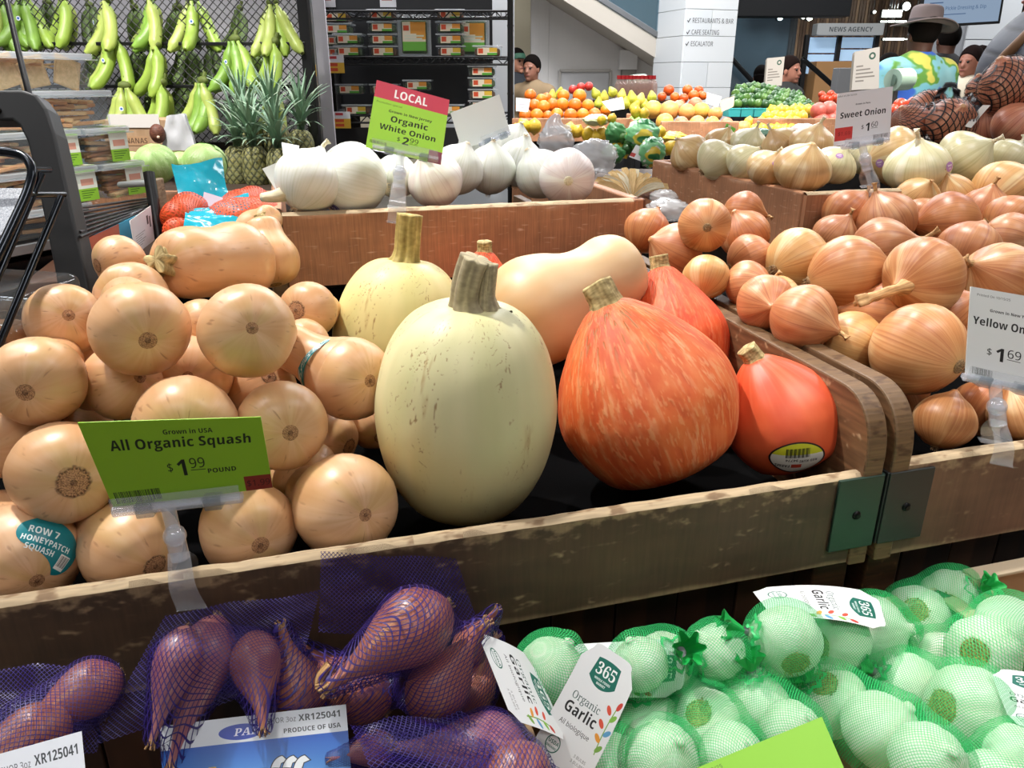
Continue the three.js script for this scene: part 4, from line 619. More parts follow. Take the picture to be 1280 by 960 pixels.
onionList([
  [995, 327, 38, 0.34, 0.6, 0.3, -0.6, 0, 2, 'yellow onion with a pale striped lower side standing behind the side board'],
  [1057, 345, 46, 0.24, 0.85, 0.25, -0.2, 0, 0, 'large yellow onion with its dark roots beside the board and a short neck', { }],
  [1156, 345, 45, 0.2, -0.5, -0.3, 0.8, -1, 0, 'golden onion with a long dried tail trailing over its neighbour', { fixed: true, tail: [[1133, 358, 0.018], [1127, 360, 0.036], [1115, 363, 0.047], [1095, 370, 0.054], [1071, 378, 0.056]] }],
  [1100, 312, 36, 0.38, 0.8, 0.3, 0.1, 3, 3, 'pinkish brown onion behind the one with the long trailing tail'],
  [1110, 277, 33, 0.5, -0.4, 0.7, 0.2, 1, 3, 'smooth pinkish onion below the sweet onion crate with a peeling edge'],
  [1057, 268, 28, 0.56, 0.5, 0.7, -0.2, 1, 1, 'coppery onion against the wall of the sweet onion crate'],
  [1042, 297, 26, 0.5, 0.4, 0.75, 0.2, 1, 3, 'small rosy onion by the corner of the sweet onion crate'],
  [1187, 280, 36, 0.46, -0.8, -0.1, 0.4, 2, 1, 'coppery onion whose dry tail points across the heap'],
  [1210, 316, 36, 0.36, 0.2, 0.8, -0.4, 0, 3, 'rosy smooth onion above the price sign for yellow onions'],
  [1258, 302, 32, 0.4, 0.9, 0.0, 0.2, 1, 3, 'pinkish onion at the picture edge above the yellow onion sign'],
  [1262, 277, 30, 0.5, 0.4, 0.6, -0.4, 0, 1, 'brown onion at the picture edge under the large golden one'],
  [1229, 268, 30, 0.54, 0.1, 0.95, 0.2, 1, 1, 'brown onion with an upright dry neck under the large golden onion'],
  [1146, 250, 25, 0.62, 0.3, 0.6, 0.5, 0, 2, 'pale yellow onion at the back against the sweet onion crate'],
  [1186, 246, 26, 0.62, -0.2, 0.7, 0.5, 1, 2, 'light orange onion at the back beside the pale yellow one'],
  [1253, 243, 37, 0.58, 0.5, 0.6, -0.5, 0, 2, 'large golden onion resting high against the sweet onion crate'],
  [1152, 272, 22, 0.54, 0.3, 0.7, -0.3, 0, 0, 'small orange onion wedged between two rosy onions at the back'],
  [1250, 352, 44, 0.25, -0.5, 0.25, 0.6, 3, 0, 'pale brown onion with a rough dried neck just above the yellow onion sign'],
  [1103, 398, 42, 0.19, -0.9, 0.1, 0.2, 0, 1, 'light brown onion lying under the long trailing tail'],
  [1002, 397, 39, 0.2, 0.9, -0.25, 0.3, 1, 3, 'shiny rosy onion next to the side board with its neck toward the cream one'],
  [972, 374, 26, 0.27, 0.5, 0.2, -0.7, -1, 2, 'small golden onion showing dark roots beside the side board'],
  [1065, 432, 39, 0.14, -0.9, 0.2, -0.1, 0, 2, 'cream golden onion with crackled skin beside the side board'],
  [1150, 438, 54, 0.105, -0.8, 0.22, -0.45, 0, 0, 'largest yellow onion with a dark root end facing the yellow onion sign', { fixed: true }],
  [1188, 392, 30, 0.2, 0.6, 0.6, 0.2, 1, 1, 'brown onion half hidden behind the largest yellow onion'],
  [1180, 528, 34, 0.05, 0.1, 0.9, -0.15, -1, 0, 'scuffed brown onion with dark stains and pale roots at the front rim'],
  [1228, 512, 34, 0.085, 0.3, 0.7, -0.3, 0, 1, 'smooth orange brown onion behind the clear sign clip'],
  [1276, 520, 34, 0.06, -0.4, 0.7, 0.3, 0, 0, 'orange brown onion at the rim at the picture edge'],
  [1262, 432, 40, 0.14, 0.3, 0.6, -0.4, 0, 1, 'brown onion mostly hidden behind the yellow onion sign'],
  [1120, 490, 36, 0.12, -0.3, 0.6, 0.4, 0, 1, 'brown onion low in the shade under the largest yellow onion'],
  [881, 282, 30, 0.46, -0.1, 0.08, -0.95, -1, 0, 'coppery onion with its round root end facing out by the plastic bags'],
  [928, 265, 24, 0.54, 0.95, -0.1, 0.1, 1, 1, 'coppery onion lying at the back against the sweet onion crate wall'],
  [932, 295, 29, 0.47, -0.4, 0.7, 0.3, -1, 1, 'reddish brown onion beside the one whose root end faces out'],
  [936, 323, 27, 0.4, 0.7, 0.4, -0.3, 1, 3, 'smooth rosy onion above the side board in the middle of the row'],
  [883, 345, 27, 0.38, -0.1, -0.75, 0.5, 1, 2, 'golden onion with a short papery neck pointing toward the side board'],
  [933, 356, 27, 0.33, 0.7, 0.2, 0.5, 3, 3, 'pinkish brown onion with a dry neck next to the papery golden one'],
  [957, 379, 33, 0.26, 0.2, -0.1, 0.9, -1, 3, 'striped rosy onion close above the side board'],
  [846, 314, 32, 0.46, -0.75, 0.3, 0.4, -1, 3, 'rosy onion leaning beside the back orange squash near the crate end'],
  [808, 290, 27, 0.56, 0.3, 0.7, -0.3, 0, 1, 'orange onion by the end of the white onion crate'],
], { name: 'yellow_onion', group: 'yellow onions heaped in the lower bin', mats: M.onions, husk: M.husk });
onionList([
  [1002, 212, 33, 0.70, 0.2, 0.7, 0.3, -1, 1, 'tan sweet onion with a brown lower half at the crate edge', { fixed: true }],
  [1042, 208, 25, 0.72, 0.4, 0.8, 0.2, 0, 0, 'pale sweet onion with a purple sticker left of the clear sign clip', { sticker: [0.2, 0.5, 0.8] }],
  [1146, 211, 36, 0.70, -0.1, 0.9, 0.35, 1, 0, 'pale green sweet onion with an upright neck below the orange one', { sticker: [0.85, 0.1, 0.4] }],
  [1122, 196, 34, 0.78, -0.7, -0.1, 0.2, -1, 1, 'orange tinged sweet onion with a purple sticker beside the sweet onion sign', { sticker: [-0.55, -0.25, 0.75] }],
  [1204, 200, 34, 0.74, 0.7, 0.6, 0.1, 1, 0, 'wide pale sweet onion with ragged neck under the mesh bag'],
  [1256, 204, 30, 0.74, 0.3, 0.6, -0.3, 1, 0, 'pale sweet onion at the picture edge under the red onions'],
  [1076, 198, 22, 0.82, 0.3, 0.7, 0.2, 0, 0, 'pale sweet onion partly behind the sweet onion sign'],
  [958, 212, 24, 0.78, 0.3, 0.6, 0.3, 1, 1, 'tan sweet onion with a purple sticker beside the brown bottomed one', { sticker: [0.4, 0.3, 0.8] }],
  [931, 205, 24, 0.88, 0.5, 0.6, 0.2, 0, 0, 'greenish white sweet onion third from the crate end'],
  [895, 202, 26, 0.96, 0.6, 0.5, -0.2, 0, 0, 'cream sweet onion second from the crate end'],
  [862, 192, 23, 1.1, -0.5, 0.5, 0.2, 0, 1, 'brownish sweet onion at the crate end beside the papery garlic'],
  [1015, 182, 26, 0.92, 0.2, 0.9, 0.2, 1, 1, 'sweet onion with flaky brown papery skin behind the tan one'],
  [976, 184, 24, 0.98, -0.5, 0.7, 0.2, 1, 1, 'pale orange sweet onion at the back of the crate'],
  [936, 182, 22, 1.08, 0.3, 0.8, 0.2, 1, 0, 'cream sweet onion with a dry neck at the back of the crate'],
  [902, 180, 20, 1.16, 0.3, 0.8, 0.2, 0, 1, 'small tan sweet onion at the far corner of the crate'],
], { name: 'sweet_onion', group: 'sweet onions in the upper crate', mats: M.sweet, husk: M.huskPale, flat: 0.84 });
onionList([
  [384, 228, 38, 0.70, 0.45, 0.85, -0.2, 1, 0, 'white onion with a pale root tail lying over the crate corner post', { rootTail: true }],
  [442, 226, 42, 0.69, -0.7, 0.2, 0.1, 0, 0, 'large white onion with a round blue sticker near its base', { sticker: [-0.6, -0.72, 0.5], blue: true, fixed: true }],
  [545, 228, 32, 0.70, -0.4, 0.75, 0.45, 3, 1, 'pinkish white onion with a brown ruffled neck under the local price sign'],
  [495, 222, 26, 0.74, 0.2, 0.8, 0.2, 1, 0, 'white onion hidden behind the clear sign clip'],
  [571, 214, 30, 0.80, 0.3, 0.7, 0.2, -1, 0, 'white onion beside the local price sign in shade'],
  [613, 214, 29, 0.82, 0.1, 0.85, 0.2, 0, 0, 'round white onion under the blank white card'],
  [649, 205, 28, 0.92, 0.2, 0.8, 0.2, 0, 0, 'white onion behind the round ones near the wire rack post'],
  [676, 219, 29, 0.78, -0.4, 0.7, 0.2, -1, 0, 'white onion partly behind the one with its roots facing out'],
  [709, 222, 32, 0.72, -0.05, 0.12, -0.95, -1, 1, 'pinkish white onion with its white root end facing out at the crate end'],
  [600, 187, 26, 1.0, 0.3, 0.7, 0.2, 0, 0, 'white onion behind the blank white card holder'],
  [640, 183, 24, 1.08, 0.3, 0.7, 0.2, 0, 0, 'white onion at the back of the crate by the wire rack'],
], { name: 'white_onion', group: 'white onions in the crate', mats: [M.whiteOnion, M.whitePink], husk: M.huskPale, root: M.huskPale });
// the long pale root tail of the first white onion
{ const o = scene.children.find((c) => c.name === 'white_onion'), inv = (px, py, L) => o.worldToLocal(atL(px, py, L)); o.updateMatrixWorld(true);
  part(o, 'root_tail', sweep([inv(368, 238, 0.665), inv(352, 243, 0.645), inv(340, 246, 0.635), inv(326, 247, 0.63)], (t, a) => 0.3 * (1 - 0.62 * t) * (1 + 0.15 * Math.cos(a * 5)), 14, 14), M.huskPale); }
// red onions: two loose, the others in black mesh bags on a crate behind the sweet onions
onionList([
  [1242, 156, 24, 1.0, -0.3, 0.5, 0.5, -1, 0, 'bare red brown onion under the black mesh bag beside its torn label'],
  [1268, 158, 26, 0.96, 0.4, 0.6, 0.2, 0, 0, 'bare red brown onion at the picture edge under the black mesh bag'],
  [1262, 108, 32, 1.02, -0.3, 0.6, 0.3, -1, 0, 'red brown onion inside the higher black mesh bag'],
  [1229, 113, 18, 1.14, -0.3, 0.6, 0.3, -1, 0, 'red brown onion in the narrow throat of the higher mesh bag'],
  [1188, 154, 27, 0.98, 0.2, 0.4, 0.5, -1, 0, 'pale red onion with a fibrous end inside the lower black mesh bag'],
  [1137, 157, 23, 1.04, -0.3, 0.5, 0.3, -1, 0, 'red brown onion at the tail of the lower black mesh bag'],
  [1160, 138, 22, 1.14, 0.2, 0.5, 0.3, -1, 0, 'red brown onion at the back of the lower black mesh bag'],
], { name: 'red_onion', group: 'red onions behind the sweet onions', mats: [M.redOnion], husk: M.husk });

// ---------------------------------------------------------------- price signs in clear holders
const hand = (g, s, x, y, size, o = {}) => { g.save(); g.translate(x, y); g.transform(o.sx ?? 1, 0, o.skew ?? -0.04, 1, 0, 0); g.font = (o.bold ? 'bold ' : '') + size + 'px sans-serif'; g.textAlign = o.align ?? 'center'; g.fillText(s, 0, 0); g.restore(); };
const bars = (g, x, y, w, h, seed = 1) => { const r = rng(seed); let p = x; while (p < x + w) { const k = 1 + r() * 4; g.fillRect(p, y, k, h); p += k + 1.5 + r() * 4; } };
const price = (g, d, c, x, y, s) => { hand(g, '$', x - s * 0.52, y - s * 0.22, s * 0.5); hand(g, d, x, y, s, { bold: true }); hand(g, c, x + s * 0.62, y - s * 0.3, s * 0.62); g.fillRect(x + s * 0.3, y - s * 0.22, s * 0.62, s * 0.03); };
T.signSquash = paint(768, 384, (g, W, H) => { g.fillStyle = '#8fbf26'; g.fillRect(0, 0, W, H); g.fillStyle = '#14200c'; hand(g, 'Grown in USA', 440, 66, 30, { bold: true, sx: 1.1 }); hand(g, 'All Organic Squash', 400, 128, 64, { bold: true, sx: 1.08, skew: -0.1 }); price(g, '1', '99', 375, 268, 110); hand(g, 'POUND', 548, 268, 32, { bold: true, sx: 1.2 }); g.fillStyle = '#8a3020'; g.fillRect(640, 306, 128, 78); g.fillStyle = '#3a0d08'; hand(g, '$1.99', 704, 362, 46); g.fillStyle = '#142008'; bars(g, 26, 316, 210, 54, 4); });
T.signLocal = paint(512, 576, (g, W, H) => { g.fillStyle = '#a6de45'; g.fillRect(0, 0, W, H); g.fillStyle = '#d0445a'; g.fillRect(0, 0, W, 138); g.fillStyle = '#fff'; g.save(); g.translate(248, 108); g.scale(0.8, 1); g.font = 'bold 96px sans-serif'; g.textAlign = 'center'; g.fillText('LOCAL', 0, 0); g.restore(); g.fillStyle = '#4d7a22'; hand(g, 'Promotion special', 110, 178, 22); g.fillStyle = '#16230e'; hand(g, 'Grown in New Jersey', 262, 236, 30, { bold: true }); hand(g, 'Organic', 262, 312, 70, { bold: true }); hand(g, 'White Onion', 262, 392, 66, { bold: true, sx: 0.98 }); price(g, '2', '99', 255, 480, 92); bars(g, 20, 500, 110, 26, 8); g.fillStyle = '#8a4a5a'; g.fillRect(W - 92, 470, 92, 106); });
T.signSweet = paint(512, 448, (g, W, H) => { g.fillStyle = '#e9e8ea'; g.fillRect(0, 0, W, H); g.fillStyle = '#333'; hand(g, 'Product of USA 10/2/25', 84, 34, 18); hand(g, 'Grown in Peru', 240, 118, 20, { bold: true }); g.fillStyle = '#161616'; hand(g, 'Sweet Onion', 248, 218, 70, { bold: true }); price(g, '1', '60', 300, 352, 96); g.fillStyle = '#d2403a'; g.fillRect(0, 296, 160, 112); g.fillStyle = '#8e1c1c'; hand(g, '$1.69', 84, 366, 46); g.fillStyle = '#222'; bars(g, 356, 392, 130, 30, 3); });
T.signYellow = paint(448, 640, (g, W, H) => { g.fillStyle = '#dcdddd'; g.fillRect(0, 0, W, H); g.fillStyle = '#555'; hand(g, 'Printed On 10/15/25', 140, 54, 22); g.fillStyle = '#1a1a1a'; hand(g, 'Grown in New York', 246, 150, 27, { bold: true }); hand(g, 'Yellow Onion', 232, 254, 76, { bold: true, sx: 0.86 }); price(g, '1', '69', 200, 480, 130); bars(g, 40, 560, 120, 50, 5); g.fillStyle = '#c23a4a'; g.fillRect(W - 70, 530, 70, 100); });
const cardMat = (t) => mapped(t, 0.5); const back = std(0xe6e8e2, 0.6), greenBack = std(0x8fbf26, 0.5);
const cyl = (a, b, r) => rod(a, b, r, 12);
M.plastic = phys({ color: 0xf6f8fc, roughness: 0.1, transmission: 0.74, thickness: 0, ior: 1.6, clearcoat: 1 });
function signHolder(o, railA, railB, foot, footBack, w = 0.022) {      // clear rail, swivel neck and spring clip, all given as world points
  const mid = railA.clone().lerp(railB, 0.42), dir = railB.clone().sub(railA).normalize(), up = v3(0, 1, 0), out = dir.clone().cross(up).normalize();
  part(o, 'rail', merged([cyl(railA, railB, 0.0045), sheet([railA.clone().addScaledVector(up, 0.014), railB.clone().addScaledVector(up, 0.014), railB, railA].map((p) => p.clone().addScaledVector(out, 0.0035)), 0.0012, null, 1).front, cyl(railA.clone().addScaledVector(out, -0.004), railB.clone().addScaledVector(out, -0.004), 0.003)]), M.plastic);
  for (const k of [0.25, 0.78]) { const c = railA.clone().lerp(railB, k); const b = box(0.014, 0.012, 0.012, 0, 0, 0, 0.001); b.applyQuaternion(new THREE.Quaternion().setFromUnitVectors(v3(1, 0, 0), dir)); b.translate(c.x, c.y, c.z); part(o, 'rail_clip', b, M.clearDim); }
  const j = foot.clone().lerp(mid, 0.72);
  part(o, 'swivel', merged([new THREE.SphereGeometry(w * 0.36, 16, 12).translate(j.x, j.y, j.z), cyl(mid, j, w * 0.22), cyl(j, foot.clone().lerp(mid, 0.5), w * 0.3)]), M.plastic);
  const top = foot.clone().lerp(mid, 0.56), ax = dir.clone().multiplyScalar(w / 2);
  const leg = (end, k) => { const P = [top, top.clone().lerp(end, 0.5).addScaledVector(out, k * 0.008), end, end.clone().addScaledVector(out, k * 0.006).add(v3(0, 0.004, 0))]; const c = new THREE.CatmullRomCurve3(P); return grid(4, 14, (u, v) => { const p = c.getPoint(v), q = lerp(0.7, 1.15, v); return p.addScaledVector(ax, (u - 0.5) * 2 * q).toArray(); }, false); };
  part(o, 'clip', merged([leg(foot, 1), leg(footBack, -1)]), M.plastic);
}
function priceSign(name, label, quad, t, backMat, rail, foot, footBack, w, bend) {
  const o = thing(name, label, 'price sign'); printed(o, 'card', corners(quad), cardMat(t), backMat, 0.0009, bend);
  signHolder(o, at(...rail[0]), at(...rail[1]), foot, footBack, w); return o;
}
priceSign('price_sign', 'lime green price card reading All Organic Squash in a clear clip on the worn rim', [[97, 528, 0.578], [326, 521, 0.6], [341, 609, 0.635], [142, 634, 0.628]], T.signSquash, greenBack, [[142, 640, 0.625], [302, 622, 0.631]], at(240, 762, 0.652), at(232, 722, 0.70), 0.026);
priceSign('price_sign', 'lime and red price card reading Local Organic White Onion clipped to the white onion crate', [[471, 100, 1.14], [562, 125, 1.15], [551, 206, 1.16], [457, 184, 1.15]], T.signLocal, greenBack, [[466, 184, 1.148], [548, 200, 1.158]], at(496, 280, 1.155), at(497, 262, 1.20), 0.03);
priceSign('price_sign', 'white price card reading Sweet Onion with a red corner patch', [[1047, 117, 1.33], [1116, 108, 1.36], [1112, 174, 1.37], [1042, 183, 1.34]], T.signSweet, back, [[1053, 184, 1.335], [1110, 175, 1.36]], at(1092, 246, 1.355), at(1086, 234, 1.41), 0.03);
priceSign('price_sign', 'white price card reading Yellow Onion at the rim of the lower bin', [[1213, 358, 0.79], [1306, 374, 0.80], [1300, 494, 0.825], [1206, 469, 0.815]], T.signYellow, back, [[1206, 471, 0.81], [1295, 490, 0.82]], at(1252, 582, 0.83), at(1240, 556, 0.88), 0.028);
{ const o = thing('blank_sign', 'blank white card in a clear rail standing among the white onions', 'sign'); printed(o, 'card', corners([[563, 141, 1.42], [624, 118, 1.44], [638, 166, 1.45], [577, 187, 1.43]]), M.card, M.card, 0.001); signHolder(o, at(600, 181, 1.425), at(637, 166, 1.44), at(618, 208, 1.42), at(618, 206, 1.46), 0.03); }
solo('loose_card', 'plain pale card leaning behind the first white onion by the crate post', 'card', null, (() => { const s = sheet(corners([[328, 211, 1.32], [370, 193, 1.36], [366, 240, 1.36], [346, 240, 1.32]]), 0.001); return merged([s.front, s.back]); })(), std(0xdfe3da, 0.6));

// ---------------------------------------------------------------- the lower level : shelf, cardboard boxes
const atY = (px, py, y) => { const d = ray(px, py); return (y - EYE.y) / d.y; };
M.cardboard = mapped(tex(256, 256, (u, v) => { const n = fbm(u * 10, v * 10, 2, 3) * 18 + nz(u * 90, v * 6, 4) * 8; return [172 + n, 140 + n, 108 + n]; }), 0.85);
M.cardEdge = std(0xb9a68c, 0.85);
{
  const sh = standThing('lower_shelf', 'dark lower display shelf carrying the garlic box and the purple shallot bags', 'shelf');
  part(sh, 'deck', metric(box(2.2, 0.02, 0.7, -0.1, -0.24, 0.41, 0.002)), M.planks[2]); part(sh, 'front_panel', box(2.2, 0.81, 0.03, -0.1, -0.655, 0.72, 0.002), M.blackMatte);
  for (const x of [-1.15, 0.95]) part(sh, 'leg', box(0.05, 0.81, 0.05, x, -0.655, 0.1, 0.002), M.blackMatte);
  const bx = (name, label, s0, s1, l0, l1, h0, h1) => { const o = standThing(name, label, 'box'), w = 0.006, c = (s0 + s1) / 2, m = (l0 + l1) / 2, z = -m, hh = h1 - h0, y = (h0 + h1) / 2;
    part(o, 'wall', metric(box(s1 - s0, hh, w, c, y, -l1, 0.001)), M.cardboard); part(o, 'wall', metric(box(s1 - s0, hh, w, c, y, -l0, 0.001)), M.cardboard); part(o, 'wall', metric(box(w, hh, l1 - l0 - w, s0, y, z, 0.001)), M.cardboard); part(o, 'wall', metric(box(w, hh, l1 - l0 - w, s1, y, z, 0.001)), M.cardboard);
    part(o, 'bottom', metric(box(s1 - s0, 0.006, l1 - l0, c, h0 + 0.003, z, 0)), M.cardboard); part(o, 'flap', metric(box(s1 - s0, 0.004, 0.02, c, h1, -l1 + 0.006, 0.001)), M.cardEdge); part(o, 'flap', metric(box(0.02, 0.004, l1 - l0, s1 - 0.006, h1, z, 0.001)), M.cardEdge); };
  bx('cardboard_box', 'open cardboard box full of garlic in green mesh sleeves', -0.42, 0.085, -0.42, -0.035, -0.229, -0.143);
  bx('cardboard_box', 'brown cardboard box beside the garlic box under the yellow onion bin', 0.11, 0.55, -0.42, -0.035, -0.229, -0.125);
}
// ---------------------------------------------------------------- garlic in green sleeves
function netTex(n, width, ground, sx = 1) {   // a diamond net : white is thread
  return tex(n, n, (u, v) => { const a = Math.abs(((u + v) % 1) - 0.5) * 2, b = Math.abs((((u - v) % 1) + 1) % 1 - 0.5) * 2; const k = Math.max(sstep(1 - width, 1 - width * 0.45, a), sstep(1 - width, 1 - width * 0.45, b)); const c = lerp(ground, 255, k); return [c, c, c]; }, { srgb: false });
}
M.greenNet = new THREE.MeshStandardMaterial({ color: 0x35c06c, alphaMap: netTex(32, 0.26, 16), transparent: true, roughness: 0.45, side: THREE.DoubleSide });
M.greenTuft = new THREE.MeshStandardMaterial({ color: 0x18a34a, roughness: 0.5, side: THREE.DoubleSide });
M.purpleNet = new THREE.MeshStandardMaterial({ color: 0x2e1f6c, alphaMap: netTex(48, 0.27, 16), transparent: true, roughness: 0.45, side: THREE.DoubleSide });
T.garlic = tex(256, 192, (u, v) => { const [x, z] = ring3(u, 1.5), [x2, z2] = ring3(u, 14), b = fbm(x, v * 2, z, 3), st = nz(x2, v, z2); let c = mix3([238, 236, 228], [226, 220, 208], clamp(0.5 + b * 1.5)); c = mix3(c, [214, 202, 186], clamp(st) * 0.5); return mix3(c, [206, 190, 116], sstep(0.2, 0.08, v) * 0.8); });
M.garlic = mapped(T.garlic, 0.55, { bumpMap: T.garlic, bumpScale: 0.0006 });
const garlicGeo = [1, 2, 3].map((s) => turned([[0, -0.72], [0.16, -0.76], [0.5, -0.78], [0.86, -0.5], [1, -0.02], [0.9, 0.42], [0.58, 0.74], [0.3, 0.88], [0.17, 0.98], [0.14, 1.1], [0, 1.12]], 60, 30, (a, v) => 1 + 0.055 * (Math.pow(Math.abs(Math.cos(a * 4.5 + s)), 0.7) - 0.6) * sstep(0.05, 0.3, v) * sstep(0.85, 0.5, v) + 0.05 * fbm(Math.cos(a), v * 2, Math.sin(a) + s * 4, 2)));
const garlicRoot = (() => { const r = rng(8), g = [turned([[0.3, -0.7], [0.27, -0.77], [0.18, -0.82], [0, -0.8]], 24, 6)]; for (let i = 0; i < 60; i++) { const a = r() * TAU, k = Math.sqrt(r()) * 0.24, l = 0.05 + r() * 0.06; g.push(rod(v3(Math.cos(a) * k, -0.76, Math.sin(a) * k), v3(Math.cos(a) * k * 1.2, -0.79 - l, Math.sin(a) * k * 1.2), 0.014, 4, 0.008)); } return merged(g); })();
M.garlicRoot = mapped(tex(64, 64, (u, v) => { const f = nz(u * 20, v * 20, 13); return [150 + f * 90, 132 + f * 80, 66 + f * 50]; }), 0.9);
// a net drawn over balls : [centre, radius]; the weave runs round the sleeve's axis
function netOver(balls, k, cell, pitch, extra = 0.0025, along) {
  const a = balls[0][0], b = balls[balls.length - 1][0], ax = along ? along.clone() : a.distanceTo(b) > 1e-4 ? b.clone().sub(a).normalize() : v3(1, 0, 0), mid = balls.reduce((s, q) => s.add(q[0]), v3(0, 0, 0)).divideScalar(balls.length);
  const down = v3(0, -1, 0).addScaledVector(ax, ax.y).normalize(), sd = ax.clone().cross(down), lo = v3(1e9, 1e9, 1e9), hi = v3(-1e9, -1e9, -1e9), Rm = balls.reduce((s, q) => s + q[1], 0) / balls.length;
  for (const [c, r, e, r2] of balls) for (const [p, q] of [[c, r], [e || c, r2 || r]]) { lo.min(p.clone().subScalar(q + 0.012 + k * 0.3)); hi.max(p.clone().addScalar(q + 0.012 + k * 0.3)); }
  const f = (p) => { let d = 1; for (let i = 0; i < balls.length; i++) { const q = balls[i], s = p.distanceTo(q[0]) - q[1], e = q[2] ? Math.min(s, capsule(p, q[0], q[2], q[1], q[3])) : s; d = i ? smin(d, e, k) : e; } return d - extra; };
  const w = v3(0, 0, 0);
  return nets(f, lo, hi, cell, (p) => { w.copy(p).sub(mid); const x = w.dot(ax), y = -w.dot(down), z = w.dot(sd); return [Math.atan2(z, y) * Math.round(Rm * TAU / pitch) / TAU, x / pitch]; });
}
const local = (g, o) => { g.translate(-o.x, -o.y, -o.z); return g; };
const SLEEVES = [
  { d: 'sleeve under the curved garlic tag at the box back', y: 0.935, tie: [915, 787, -1], bulbs: [[982, 801, 46, [-0.2, 0.3, -0.3]], [1040, 797, 47, [0.4, 0.3, -0.75]], [1092, 788, 44, [0.8, 0.3, 0.2]]] },
  { d: 'sleeve at the far corner of the garlic box', y: 0.93, tie: [1232, 735, 1], bulbs: [[1146, 770, 39, [0.1, -0.2, -0.9]], [1192, 753, 42, [0.1, 0.2, -0.9]]] },
  { d: 'sleeve lying along the box side at the picture edge', y: 0.925, tie: null, bulbs: [[1170, 824, 36, [-0.7, 0.4, 0.2]], [1228, 815, 44, [0.2, 0.1, -0.9]], [1262, 786, 42, [0.6, 0.5, 0.2]]] },
  { d: 'big sleeve mid box with a large brown root patch', y: 0.915, tie: [1079, 832, -1], bulbs: [[1133, 866, 50, [-0.4, 0.3, -0.5]], [1212, 888, 55, [0.62, 0.2, -0.7]]] },
  { d: 'long sleeve crossing above the lime green card', y: 0.905, tie: [1008, 846, -1], bulbs: [[1038, 876, 46, [0.2, -0.3, -0.5]], [1102, 914, 50, [0.3, 0.5, 0.3]], [1160, 952, 48, [0.3, 0.3, 0.5]]] },
  { d: 'sleeve tied upward above the lime green card corner', y: 0.905, tie: [937, 829, 0], bulbs: [[944, 880, 43, [0, 0.9, 0.3]], [990, 915, 40, [0.3, 0.4, 0.5]]] },
  { d: 'sleeve with a round brown root patch beside the garlic tag', y: 0.9, tie: [905, 862, 1], bulbs: [[872, 870, 34, [0.3, 0.5, 0.3]], [884, 905, 44, [0.35, -0.3, -0.9]], [915, 945, 42, [0.3, 0.3, 0.5]]] },
  { d: 'leafy sleeve with pale skins beside the hanging garlic tag', y: 0.895, tie: [800, 868, -1], bulbs: [[806, 905, 46, [-0.2, 0.8, 0.3]], [828, 950, 48, [0.3, 0.4, 0.6]]] },
  { d: 'sleeve against the dark planks left of the hanging garlic tags', y: 0.915, tie: null, bulbs: [[690, 838, 44, [0.3, 0.5, 0.3]], [712, 872, 38, [0.3, -0.4, 0.4]]] },
  { d: 'sleeve behind the sideways garlic tag at the back wall', y: 0.925, tie: [857, 812, 1], bulbs: [[800, 830, 36, [-0.3, 0.5, 0.4]], [832, 824, 36, [0.3, 0.5, 0.4]]] },
  { d: 'single bulb sleeve tucked beside the curved garlic tag sleeve', y: 0.92, tie: [866, 822, -1], bulbs: [[898, 814, 36, [-0.6, 0.3, 0.4]]] },
  { d: 'sleeve in the near box corner at the picture edge', y: 0.89, tie: null, bulbs: [[1272, 946, 40, [0.3, 0.4, 0.3]], [1240, 985, 46, [0.3, 0.4, 0.3]]] },
  { d: 'sleeve low in the box under the tagged ones', y: 0.87, tie: null, bulbs: [[770, 960, 44, [0.3, 0.4, 0.3]], [730, 925, 40, [0.2, 0.5, 0.3]]] },
];
